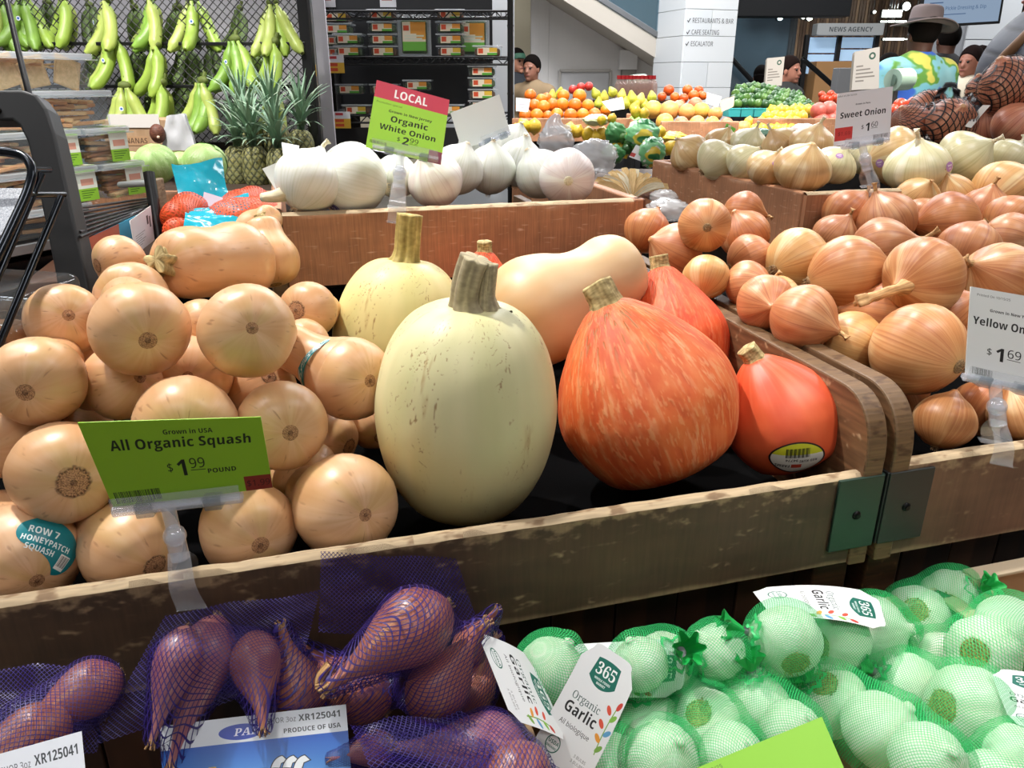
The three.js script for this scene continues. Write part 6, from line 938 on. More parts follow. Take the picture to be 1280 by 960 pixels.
// ---------------------------------------------------------------- net bags with blue headers beside the crate
{
  M.orangeNet = new THREE.MeshStandardMaterial({ color: 0xe2501e, alphaMap: netTex(32, 0.5, 60), transparent: true, roughness: 0.5, side: THREE.DoubleSide });
  M.clem = mapped(tex(64, 64, (u, v) => { const n = nz(u * 20, v * 20, 3) * 20; return [222 + n, 116 + n, 40 + n]; }), 0.5);
  M.blueBag = phys({ color: 0x27b3cc, roughness: 0.18, clearcoat: 0.6 });
  const packs = [['orange mesh bag with the tallest blue header beside the pineapples', [[236, 262, 20, 0.74], [222, 272, 18, 0.68], [300, 262, 22, 0.78], [318, 255, 20, 0.84]], [[[214, 206, 0.80], [277, 200, 0.84], [288, 252, 0.78], [228, 264, 0.72]]]], ['orange mesh bag with two folded blue headers lying over the squash', [[222, 290, 16, 0.62], [330, 272, 22, 0.72], [306, 280, 18, 0.68], [280, 276, 18, 0.7]], [[[232, 262, 0.68], [310, 245, 0.76], [318, 274, 0.69], [240, 283, 0.63]], [[232, 264, 0.62], [306, 276, 0.64], [292, 294, 0.58], [228, 290, 0.57]]]]];
  packs.forEach(([label, balls, heads], k) => {
    const B = balls.map(([px, py, r, L], bi) => { const t = depthL(px, py, L), R = r * t / FOCAL, p = at(px, py, t), m = solo('clementine', NTH[bi] + ' orange fruit counted from the wire shelf inside the ' + label.split(' with ')[0] + (k ? ' over the squash' : ' by the pineapples'), 'fruit', k ? 'fruit in the lower orange bag' : 'fruit in the upper orange bag', new THREE.SphereGeometry(R * 0.95, 20, 14), M.clem); m.position.copy(p); return [p, R]; });
    const o = thing('net_bag', label, 'mesh bag', null, B[0][0].clone()); part(o, 'net', local(netOver(B, 0.05, 0.006, 0.006, 0.003), o.position), M.orangeNet);
    heads.forEach((h, i) => { const s = sheet(h.map(([x, y, L]) => atL(x, y, L).sub(o.position)), 0.0012, (u, v) => 0.006 * Math.sin(u * 5 + i) * Math.sin(v * 4) + 0.003 * nz(u * 6, v * 6, i + k), 14); part(o, 'header', merged([s.front, s.back]), M.blueBag); });
    const s = sheet((k ? [[252, 268, 0.665], [292, 262, 0.70], [296, 270, 0.69], [256, 276, 0.66]] : [[255, 240, 0.755], [284, 249, 0.77], [276, 258, 0.75], [252, 258, 0.73]]).map(([x, y, L]) => atL(x, y, L).sub(o.position)), 0.0008); part(o, 'paper_label', merged([s.front, s.back]), k ? std(0x2b6a78, 0.5) : std(0xdcd3e2, 0.5));
  });
  const bed = standThing('side_shelf', 'low dark shelf carrying the orange mesh bags beside the white onion crate', 'shelf'); part(bed, 'deck', box(0.32, 0.02, 0.5, -0.8, 0.11, -0.87, 0.002), std(0x5a3a28, 0.6)); part(bed, 'riser', box(0.3, 0.215, 0.46, -0.8, -0.008, -0.87, 0.002), M.blackMatte);
}

T.peel = tex(64, 64, (u, v) => { const n = 1 + nz(u * 22, v * 22, 1) * 0.07 + fbm(u * 3, v * 3, 1, 2) * 0.16, q = 232 * n; return [q, q, q]; });
T.greenBag = tex(128, 128, (u, v) => { const a = nz(u * 4, v * 4, 3), b = nz(u * 7, v * 7, 9); let c = mix3([96, 178, 110], [140, 208, 150], clamp(0.5 + a)); c = mix3(c, [228, 236, 226], sstep(0.18, 0.26, b)); c = mix3(c, [224, 200, 70], sstep(0.24, 0.3, nz(u * 6, v * 6, 15))); return mix3(c, [36, 120, 66], sstep(0.2, 0.28, nz(u * 5, v * 5, 21))); });
T.banana = tex(128, 128, (u, v) => { const n = 236 + fbm(u * 5, v * 3, 3, 3) * 50, e = sstep(0.94, 1, v) + sstep(0.05, 0, v); return mix3([n, n, n * 0.98], [120, 118, 90], e); });

// ---------------------------------------------------------------- bananas on their mesh wall
{
  const t = 3.35, P = (px, py, k = t) => at(px, py, k), z0 = P(200, 60).z, w = thing('banana_stand', 'black banana stand with a diamond mesh wall', 'display stand', null, v3(P(200, 60).x, 0, z0));
  const X = (px) => P(px, 60).x - w.position.x, xa = X(-60), xb = X(384), ya = 1.17, yb = 1.95, bars = [], cell = 0.036, h = yb - ya;
  for (let x = xa - h * 0.55; x < xb; x += cell) for (const s of [0, 1]) { let a = [x, ya], b = [x + h * 0.62 * 1.6, yb]; if (s) { a = [x, yb]; b = [x + h * 0.62 * 1.6, ya]; } const f = (p, q, lim) => { const k = (lim - p[0]) / (q[0] - p[0]); return [lim, lerp(p[1], q[1], k)]; }; if (b[0] < xa || a[0] > xb) continue; if (a[0] < xa) a = f(a, b, xa); if (b[0] > xb) b = f(a, b, xb); bars.push(rod(v3(a[0], a[1], s * 0.002), v3(b[0], b[1], s * 0.002), 0.0022, 4)); }
  const mesh = part(w, 'mesh_panel', merged(bars), std(0x2c2a2c, 0.5)); mesh.userData.kind = 'stuff';
  for (const px of [-60, 384]) part(w, 'post', box(0.045, 2.0, 0.05, X(px), 1.0, 0, 0.003), M.black);
  for (const y of [ya, yb]) part(w, 'rail', box(xb - xa, 0.035, 0.03, (xa + xb) / 2, y, 0, 0.003), M.black);
  for (const py of [55, 108]) part(w, 'hook_rail', box(xb - xa, 0.014, 0.012, (xa + xb) / 2, P(200, py).y, 0.02, 0.002), M.black);
  part(w, 'base', box(xb - xa, 0.5, 0.3, (xa + xb) / 2, 0.25, -0.1, 0.005), M.blackMatte);
  part(w, 'added_rear_panel', box(xb - xa, 0.9, 0.02, (xa + xb) / 2, 1.56, -0.42, 0), std(0xc4c0c8, 0.7));  // added pale sheet in place of the bright shop beyond the mesh
  const bTex = (c, k) => mapped(T.banana, k, { color: new THREE.Color(c) });
  const mats = [bTex(0x9dba4e, 0.42), bTex(0xb4c466, 0.42), bTex(0x86ae48, 0.42)], dark = bTex(0x5c7434, 0.5);  // last one is a darker copy: shade behind the mesh put into the colour
  const banana = (bend, len) => { const p = []; for (let i = 0; i <= 8; i++) { const a = i / 8, th = a * bend; p.push(v3(0, -len * Math.sin(th) / bend - 0.01 * a, len * (1 - Math.cos(th)) / bend)); } return sweep(p, (k, a) => 0.0215 * (0.28 + 0.72 * sstep(0.02, 0.24, k)) * (1 - 0.62 * sstep(0.84, 1, k)) * (1 + 0.05 * Math.cos(a * 5)), 18, 15); };
  const geo = [banana(1.0, 0.185), banana(1.25, 0.19), banana(0.8, 0.175)];
  function bunch(n, seed, spread, mat) {
    const r = rng(seed), o = new THREE.Group();
    part(o, 'crown', merged([new THREE.SphereGeometry(0.019, 14, 10).scale(1.25, 0.8, 0.8).translate(0, 0.006, 0), rod(v3(0, 0, 0), v3(0, 0.035, -0.012), 0.009, 8, 0.007)]), std(0x5d6a2c, 0.7));
    for (let i = 0; i < n; i++) { const b = part(o, 'banana', geo[i % 3], mat || mats[Math.floor(r() * 3)]), k = n > 1 ? i / (n - 1) - 0.5 : 0; b.position.set(k * 0.034, -0.002, 0.006 + (i % 2) * 0.014); b.rotation.set(0.05 + r() * 0.1, k * spread * 0.55 + (r() - 0.5) * 0.3, k * 0.62, 'YXZ'); }
    return o;
  }
  const protos = [bunch(4, 11, 1.3), bunch(5, 12, 1.7), bunch(3, 13, 1.0), bunch(6, 14, 1.9)], turned3 = [0.0, -0.9, 0.8, 1.2];
  const list = [[30, -3, 1, 0, 'banana bunch nearest the slanted black rod of the rack arm'], [82, -3, 2, -1.0, 'banana bunch curving sideways next to the one by the rod'], [135, 2, 0, -0.7, 'wide banana bunch in the top row above the cracker boxes'], [192, -2, 3, -0.9, 'pale lit banana bunch in the top row with many fingers'], [241, 1, 2, 0.05, 'narrow straight banana bunch in the top row'], [341, 5, 0, 0.0, 'banana bunch at the end of the top row beside the wire shelving'], [142, 49, 2, -0.3, 'banana bunch with two pale stalks beside the top cracker box'], [197, 58, 2, -1.0, 'banana bunch curving sideways in the second row'], [294, 51, 1, -0.4, 'fanned banana bunch in the second row above the pineapples'], [344, 54, 2, -1.0, 'pale yellow green banana bunch at the end of the second row'], [156, 109, 0, 0.0, 'small stickered banana bunch in the lowest row'], [204, 105, 2, -1.1, 'big curved banana bunch in the lowest row above the cabbages'], [254, 103, 3, -0.5, 'ragged banana bunch in the lowest row next to the pineapple leaves'], [343, 113, 0, -0.6, 'banana bunch half hidden by pineapple leaves'], [2, 0, 3, 0.3, 'banana bunch at the picture edge above the crackers']];
  const stick = mapped(paint(32, 32, (g) => { g.fillStyle = '#e8eef2'; g.beginPath(); g.arc(16, 16, 15, 0, TAU); g.fill(); g.fillStyle = '#2d62b4'; g.beginPath(); g.arc(16, 16, 8, 0, TAU); g.fill(); }), 0.4);
  list.forEach(([px, py, k, yaw, label], i) => { const o = protos[k].clone(); o.name = numbered('banana_bunch'); o.userData = { label, category: 'bananas', group: 'banana bunches hanging on the mesh' }; scene.add(o); o.position.copy(P(px, py, t - 0.04)); o.rotation.set(0, yaw * 1.25, (i % 3 - 1) * 0.06); o.scale.setScalar(1.22);
    if (i < 11 && i % 2 === 0) { const d = part(o, 'sticker', new THREE.CircleGeometry(0.008, 12), stick); d.position.set(0.004, -0.07, 0.062); } });
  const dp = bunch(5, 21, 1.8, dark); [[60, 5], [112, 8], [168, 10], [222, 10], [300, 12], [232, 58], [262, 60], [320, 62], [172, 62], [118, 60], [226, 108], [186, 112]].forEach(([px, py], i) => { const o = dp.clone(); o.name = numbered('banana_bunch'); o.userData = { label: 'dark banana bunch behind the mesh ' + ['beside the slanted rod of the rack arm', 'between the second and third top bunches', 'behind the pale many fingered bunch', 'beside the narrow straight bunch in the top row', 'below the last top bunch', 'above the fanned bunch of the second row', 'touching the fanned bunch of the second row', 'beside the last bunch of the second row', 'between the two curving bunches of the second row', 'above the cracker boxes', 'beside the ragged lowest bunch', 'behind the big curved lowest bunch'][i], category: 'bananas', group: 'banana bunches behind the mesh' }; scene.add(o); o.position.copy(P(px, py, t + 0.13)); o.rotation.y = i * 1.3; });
  const pole = thing('steel_pole', 'slim silver pole between the banana mesh and the wire shelving', 'pole', null, v3(P(390, 60, 3.6).x, 0, P(390, 60, 3.6).z)); part(pole, 'pole', rod(v3(0, 0, 0), v3(0, 2.4, 0), 0.018, 12), M.steel); part(pole, 'base', rod(v3(0, 0, 0), v3(0, 0.02, 0), 0.06, 16), M.steel); part(pole, 'sticker', box(0.03, 0.05, 0.002, 0, P(390, 88, 3.6).y, 0.019, 0), std(0xe0b53a, 0.5));
}
// ---------------------------------------------------------------- wire shelving with clamshells of cut vegetables
{
  const t = 3.9, P = (px, py, k = t) => at(px, py, k), z = P(520, 60).z, x0 = P(398, 60).x, x1 = P(638, 60).x, w = thing('wire_shelving', 'black wire shelving unit full of clear vegetable containers', 'shelving', null, v3((x0 + x1) / 2, 0, z)), W = x1 - x0, D = 0.4;
  for (const sx of [-0.5, 0.5]) for (const dz of [0, -D]) part(w, 'post', merged([rod(v3(sx * W, 0, dz), v3(sx * W, 2.0, dz), 0.016, 10), ...Array.from({ length: 12 }, (_, i) => rod(v3(sx * W, 0.1 + i * 0.16, dz), v3(sx * W, 0.106 + i * 0.16, dz), 0.018, 10))]), M.black);
  const ys = [P(520, 10).y - 0.02, P(520, 66).y - 0.02, P(520, 138).y - 0.03, 0.95, 0.3];
  for (const y of ys) {
    const g = [rod(v3(-W / 2, y, 0), v3(W / 2, y, 0), 0.006), rod(v3(-W / 2, y - 0.035, 0), v3(W / 2, y - 0.035, 0), 0.006)], n = 26; for (let i = 0; i < n; i++) g.push(rod(v3(-W / 2 + W * i / n, y - (i % 2) * 0.035, 0), v3(-W / 2 + W * (i + 1) / n, y - ((i + 1) % 2) * 0.035, 0), 0.003, 4)); for (const s of [-1, 1]) g.push(rod(v3(s * W / 2, y, 0), v3(s * W / 2, y, -D), 0.006)); g.push(rod(v3(-W / 2, y, -D), v3(W / 2, y, -D), 0.006));
    part(w, 'shelf_frame', merged(g), M.black); const wires = []; for (let i = 1; i < 40; i++) wires.push(rod(v3(-W / 2 + W * i / 40, y, 0), v3(-W / 2 + W * i / 40, y, -D), 0.0025, 4)); part(w, 'shelf_wires', merged(wires), M.black).userData.kind = 'stuff';
  }
  part(w, 'back_panel', box(W - 0.1, 0.8, 0.01, -0.05, ys[2] + 0.4, -D - 0.02, 0), std(0x1b1c1f, 0.5)); part(w, 'tray_front', box(W * 0.7, 0.16, 0.02, -0.1, ys[2] - 0.14, -0.02, 0.004), M.blackMatte);
  // clamshells
  const lab = (a, v) => paint(128, v ? 144 : 48, (g, w2, h) => { g.fillStyle = '#e8dcc4'; g.fillRect(0, 0, w2, h); g.fillStyle = a; g.fillRect(w2 * 0.6, 0, w2 * 0.4, h * 0.6); g.fillStyle = '#5aa53a'; g.fillRect(w2 * 0.5, h * 0.7, w2 * 0.5, h * 0.3); g.fillStyle = '#d4502c'; g.fillRect(6, h * 0.12, w2 * 0.24, v ? h * 0.18 : h * 0.66); if (v) { g.fillStyle = '#e09a3c'; g.fillRect(w2 * 0.35, 0, w2 * 0.65, h * 0.4); g.fillStyle = '#d8dcc8'; g.fillRect(10, h * 0.45, w2 - 20, 8); g.fillRect(10, h * 0.55, w2 - 30, 8); g.fillStyle = '#6fb845'; g.fillRect(0, h * 0.68, w2, h * 0.32); } });
  const lm = [mapped(lab('#e0973a'), 0.4), mapped(lab('#d9b23c'), 0.4)], lt = mapped(lab('#e0a03c', 1), 0.4), vegm = [std(0x3a4a24, 0.7), std(0x5a3a20, 0.7), std(0x4a5a3a, 0.7)];
  const flat = (k) => { const o = new THREE.Group(); part(o, 'tray', new RoundedBoxGeometry(0.145, 0.046, 0.12, 2, 0.01).translate(0, 0.023, 0), M.pet); part(o, 'lid', merged([new RoundedBoxGeometry(0.152, 0.008, 0.126, 2, 0.003).translate(0, 0.048, 0)]), M.lid); part(o, 'label', box(0.1, 0.034, 0.001, 0, 0.024, 0.061, 0), lm[k % 2]); part(o, 'contents', new RoundedBoxGeometry(0.13, 0.036, 0.1, 2, 0.012).translate(0, 0.021, 0), vegm[k % 3]); return o; };
  const tall = () => { const o = new THREE.Group(); part(o, 'tray', new RoundedBoxGeometry(0.16, 0.19, 0.05, 3, 0.02).translate(0, 0.095, 0), M.pet); part(o, 'rim', new RoundedBoxGeometry(0.172, 0.2, 0.008, 2, 0.004).translate(0, 0.097, 0.012), M.lid); part(o, 'label', box(0.118, 0.135, 0.001, 0, 0.095, 0.027, 0), lt); part(o, 'contents', new RoundedBoxGeometry(0.14, 0.165, 0.04, 2, 0.015).translate(0, 0.092, 0), vegm[0]); return o; };
  const A = [flat(0), flat(1), flat(2)], B = tall();
  const put = (proto, px, y, dz, name, label, group, yaw = 0) => { const o = proto.clone(); o.name = numbered(name); o.userData = { label, category: 'food container', group }; scene.add(o); o.position.set(at(px, 60, t).x, y, z + dz); o.rotation.y = yaw; };
  const S2 = ys[1] + 0.003, S3 = ys[2] + 0.003;
  for (const [px, n, what, dz] of [[416, 4, 'behind the shortest stack on the upper shelf', -0.2], [435, 2, 'in the short front stack on the upper shelf', -0.06], [478, 4, 'in the tall stack by the upright tray', -0.08], [563, 4, 'in the tall stack near the shelf end', -0.08], [609, 1, 'single at the end of the upper shelf', -0.06]]) for (let i = 0; i < n; i++) put(A[(i + n) % 3], px, S2 + i * 0.056, dz, 'vegetable_clamshell', (n < 2 ? '' : i === 0 ? 'lowest ' : i === n - 1 ? 'topmost ' : NTH[i] + ' from below, ') + 'orange labelled clamshell ' + what, 'clamshells ' + what);
  put(B, 517, S2, -0.07, 'vegetable_tray', 'upright clear vegetable tray with a big green label in the middle of the upper shelf', null); put(B, 590, S2, -0.16, 'vegetable_tray', 'upright clear vegetable tray with a big green label at the upper shelf end', null); 
  for (let i = 0; i < 4; i++) put(A[i % 3], 602, S3 + 0.02 + i * 0.056, -0.08, 'vegetable_clamshell', ['lowest', 'second from below', 'third from below', 'topmost'][i] + ' orange labelled clamshell stacked on the middle shelf end', 'clamshells on the middle shelf end');
  put(A[0], 518, S3 + 0.12, -0.1, 'vegetable_clamshell', 'single clear clamshell above the local price sign', null); put(A[2], 430, S3 + 0.1, -0.12, 'vegetable_clamshell', 'clear clamshell of chopped vegetables at the middle shelf start', null); put(A[1], 474, S3 + 0.1, -0.12, 'vegetable_clamshell', 'clear clamshell with a pale label beside the local price sign', null); put(A[1], 440, S3, -0.05, 'vegetable_clamshell', 'dark clamshell with a green and pink label on the middle shelf', null); put(A[2], 515, S3, -0.08, 'vegetable_clamshell', 'dark clamshell directly behind the local price sign', null); put(A[0], 560, S3, -0.08, 'vegetable_clamshell', 'dark clamshell between the price sign and the end stack', null);
  const tk = mapped(paint(64, 80, (g) => { g.fillStyle = '#e4e4e8'; g.fillRect(0, 0, 64, 80); g.fillStyle = '#b8343c'; g.fillRect(6, 6, 30, 12); g.fillStyle = '#e8b83c'; g.fillRect(0, 34, 64, 46); g.fillStyle = '#d4502c'; g.fillRect(4, 36, 34, 14); g.fillRect(4, 58, 34, 14); }), 0.5), tw = mapped(paint(64, 40, (g) => { g.fillStyle = '#e0e0e4'; g.fillRect(0, 0, 64, 40); g.fillStyle = '#b8343c'; g.fillRect(8, 4, 40, 12); }), 0.5);
  for (const [px, py, m, label, h] of [[420, 80, tk, 'yellow and white shelf ticket on the upper wire shelf', 0.085], [428, 150, tk, 'yellow and white shelf ticket on the middle wire shelf', 0.08], [409, 2, tw, 'white shelf ticket at the top near the shelving post', 0.05], [485, 2, tw, 'white shelf ticket at the top in the middle of the shelving', 0.05]]) { const o = thing('shelf_ticket', label, 'label', null, P(px, py, t - 0.02)); part(o, 'card', box(0.082, h, 0.001, 0, 0, 0, 0), m); part(o, 'clip', box(0.03, 0.02, 0.004, 0, h / 2, -0.002, 0.001), M.clearDim); }
  struct('wall_tile_panel', metric(box(0.6, 1.4, 0.02, P(643, 60, 4.6).x - 0.3, 1.4, P(655, 60, 4.6).z, 0)), std(0xd9dde0, 0.4));
}
// ---------------------------------------------------------------- pineapples, cabbages, boxes below the bananas
M.table = std(0x3a2c22, 0.6);
function table(label, px0, px1, t0, t1, y, mat = M.crate) {
  const tm = (t0 + t1) / 2, xa = at(px0, 100, tm).x, xb = at(px1, 100, tm).x, za = at(600, 150, t0).z, zb = at(600, 150, t1).z, o = thing('produce_table', label, 'display table', null, v3((xa + xb) / 2, 0, (za + zb) / 2)), w = xb - xa, d = za - zb;
  part(o, 'top', box(w, 0.03, d, 0, y - 0.015, 0, 0.004), M.table); part(o, 'front_board', faceUV(box(w, 0.1, 0.02, 0, y - 0.0, d / 2, 0.003), y - 0.05, 0.1), mat); part(o, 'body', box(w - 0.1, y - 0.06, d - 0.1, 0, (y - 0.03) / 2, 0, 0.004), M.blackMatte); return o;
}
table('low wooden table under the pineapples and cabbages', 120, 378, 2.45, 3.2, 1.06);
{
  T.pine = tex(256, 256, (u, v) => { const a = ((u * 12 + v * 9) % 1), b = (((u * 12 - v * 9) % 1) + 1) % 1, e = Math.min(a, 1 - a, b, 1 - b), n = nz(u * 40, v * 40, 3); return mix3([74 + n * 30, 76 + n * 30, 48], mix3([150, 154, 104], [158, 146, 84], clamp(0.5 + n)), sstep(0.02, 0.22, e) * (0.7 + 0.3 * sstep(0.35, 0.5, e))); });
  const pm = mapped(T.pine, 0.7, { bumpMap: T.pine, bumpScale: 0.006 }), lf = [mapped(tex(32, 128, (u, v) => { const n = nz(u * 10, v * 4, 3) * 16; return mix3([104 + n, 132 + n, 104 + n], [156 + n, 176 + n, 150 + n], v); }), 0.5, { side: THREE.DoubleSide }), std(0x7f9f84, 0.5, { side: THREE.DoubleSide })];
  const body = turned([[0, -0.09], [0.035, -0.088], [0.052, -0.05], [0.056, 0], [0.05, 0.055], [0.03, 0.085], [0, 0.088]], 36, 24, (a, v) => 1 + 0.025 * Math.cos(a * 12 + v * 60) * Math.cos(a * 12 - v * 60));
  const leaf = (len, arch) => { const p = []; return grid(4, 10, (u, v) => { const wd = 0.012 * (1 - v ** 1.6) * (u - 0.5) * 2, y = len * v * Math.cos(arch * v), z = len * v * Math.sin(arch * v) + 0.006 * Math.abs(u - 0.5); return [wd, y, z]; }, false); };
  const lg = [leaf(0.2, 0.25), leaf(0.18, 0.6), leaf(0.15, 1.0), leaf(0.1, 1.35)];
  const mk = (seed) => { const o = new THREE.Group(), r = rng(seed); part(o, 'fruit', body, pm); const c = new THREE.Group(); c.name = 'crown'; o.add(c); for (let i = 0; i < 46; i++) { const k = Math.min(3, Math.floor(i / 12)), m = part(c, 'leaf', lg[k], lf[i % 2]); m.position.y = 0.08; m.rotation.set(0, i * 2.4 + r() * 0.4, 0); m.scale.setScalar(0.9 + r() * 0.35); m.position.y += (3 - k) * 0.008; } return o; };
  const pr = [mk(3), mk(5)];
  [[297, 211, 3.12, 'pineapple standing in front nearest the blue bag header'], [321, 211, 3.08, 'pineapple standing in front with a full round body'], [352, 214, 3.05, 'pineapple behind the leaning pale card with a green tag'], [376, 190, 3.18, 'pineapple whose tall leaves reach the wire shelving'], [346, 178, 3.26, 'pineapple at the back with tall grey green leaves'], [312, 182, 3.24, 'pineapple at the back below the ragged bananas']].forEach(([px, py, t, label], i) => { const o = pr[i % 2].clone(); o.name = numbered('pineapple'); o.userData = { label, category: 'pineapple', group: 'pineapples below the bananas' }; scene.add(o); o.position.copy(at(px, py, t)); o.rotation.set(0.05 * (i % 3 - 1), i * 1.1, 0.08 * (i % 2 ? 1 : -1)); });
  T.cab = tex(256, 128, (u, v) => { const [x, z] = ring3(u, 1.4), [x2, z2] = ring3(u, 6), b = fbm(x, v * 2, z, 3), vein = sstep(0.06, 0.0, Math.abs(nz(x2, v * 5, z2))); return mix3(mix3([176, 204, 132], [146, 184, 100], clamp(0.5 + b * 1.6)), [218, 228, 186], vein * 0.6); });
  const cm = mapped(T.cab, 0.5, { bumpMap: T.cab, bumpScale: 0.003 }), cg = turned([[0, -0.9], [0.5, -0.86], [0.92, -0.35], [1, 0.1], [0.8, 0.6], [0.4, 0.86], [0, 0.92]], 40, 24, (a, v) => 1 + 0.06 * fbm(Math.cos(a) * 1.5, v * 3, Math.sin(a) * 1.5, 3) * 2), outer = grid(16, 10, (u, v) => { const a = (u - 0.5) * 1.9, b = (v - 0.3) * 1.5; return [Math.sin(a) * Math.cos(b) * 1.05, Math.sin(b) * 1.0, Math.cos(a) * Math.cos(b) * (1.04 + 0.05 * Math.sin(u * 9))]; }, false);
  [[163, 208, 19, 2.72, 'pale green cabbage half hidden by the cracker boxes'], [194, 205, 25, 2.6, 'large pale green cabbage with a pinkish spot'], [256, 205, 26, 2.66, 'pale green cabbage behind the tallest blue header'], [226, 203, 14, 2.8, 'small pale cabbage between two larger ones']].forEach(([px, py, r, t, label], i) => { const o = thing('cabbage', label, 'cabbage', null, at(px, py, t)); o.scale.setScalar(r * t / FOCAL); o.rotation.set(0.3, i * 1.4, 0.2); part(o, 'head', cg, cm); part(o, 'outer_leaf', outer, cm); });
  const bx = thing('banana_carton', 'printed brown banana carton behind the cabbages', 'box', null, at(172, 176, 3.05)); part(bx, 'carton', metric(box(0.26, 0.16, 0.2, 0, 0, -0.1, 0.004)), M.cardboard); part(bx, 'print', box(0.13, 0.035, 0.001, -0.02, -0.0, 0.001, 0), mapped(paint(128, 36, (g) => { g.fillStyle = '#b08a66'; g.fillRect(0, 0, 128, 36); g.fillStyle = '#5f4632'; g.font = 'bold 28px sans-serif'; g.fillText('BANANAS', 2, 28, 122); }), 0.8)); part(bx, 'lid_panel', box(0.2, 0.05, 0.002, 0.0, 0.075, 0.003, 0), std(0xd8d2cc, 0.7)); part(bx, 'sticker', box(0.07, 0.04, 0.001, 0.05, -0.052, 0.002, 0), M.card);
  const pb = thing('paper_bag', 'pale grey paper bag standing behind the cabbages', 'bag', null, at(224, 176, 3.0)); { const g = sheet([[-0.03, 0.09, 0], [0.04, 0.1, 0], [0.085, -0.08, 0.03], [-0.075, -0.08, 0.03]].map((q) => v3(...q)), 0.02, (u, v) => 0.012 * nz(u * 3, v * 3, 4), 12); part(pb, 'bag', merged([g.front, g.back]), std(0xb9b9bc, 0.6)); part(pb, 'label', box(0.07, 0.035, 0.001, 0.01, -0.05, 0.042, 0), std(0x8d8458, 0.6)); }
  const co = thing('coconut', 'dark brown oval coconut hanging under the lowest bananas', 'fruit', null, at(197, 167, 2.96)); part(co, 'shell', new THREE.SphereGeometry(0.034, 24, 16).scale(0.85, 1.05, 0.85), mapped(tex(64, 64, (u, v) => { const n = nz(u * 20, v * 30, 2) * 30; return [96 + n, 52 + n, 34 + n]; }), 0.6)); part(co, 'eye', new THREE.SphereGeometry(0.006, 10, 8).translate(0.012, -0.012, 0.026), std(0xd8b8a0, 0.6));
  printed(thing('shelf_ticket', 'small paper tag hanging on the pineapple behind the leaning card', 'label'), 'card', corners([[352, 178, 2.95], [374, 182, 2.95], [372, 198, 2.93], [354, 194, 2.93]]), M.card, M.card, 0.001);
}
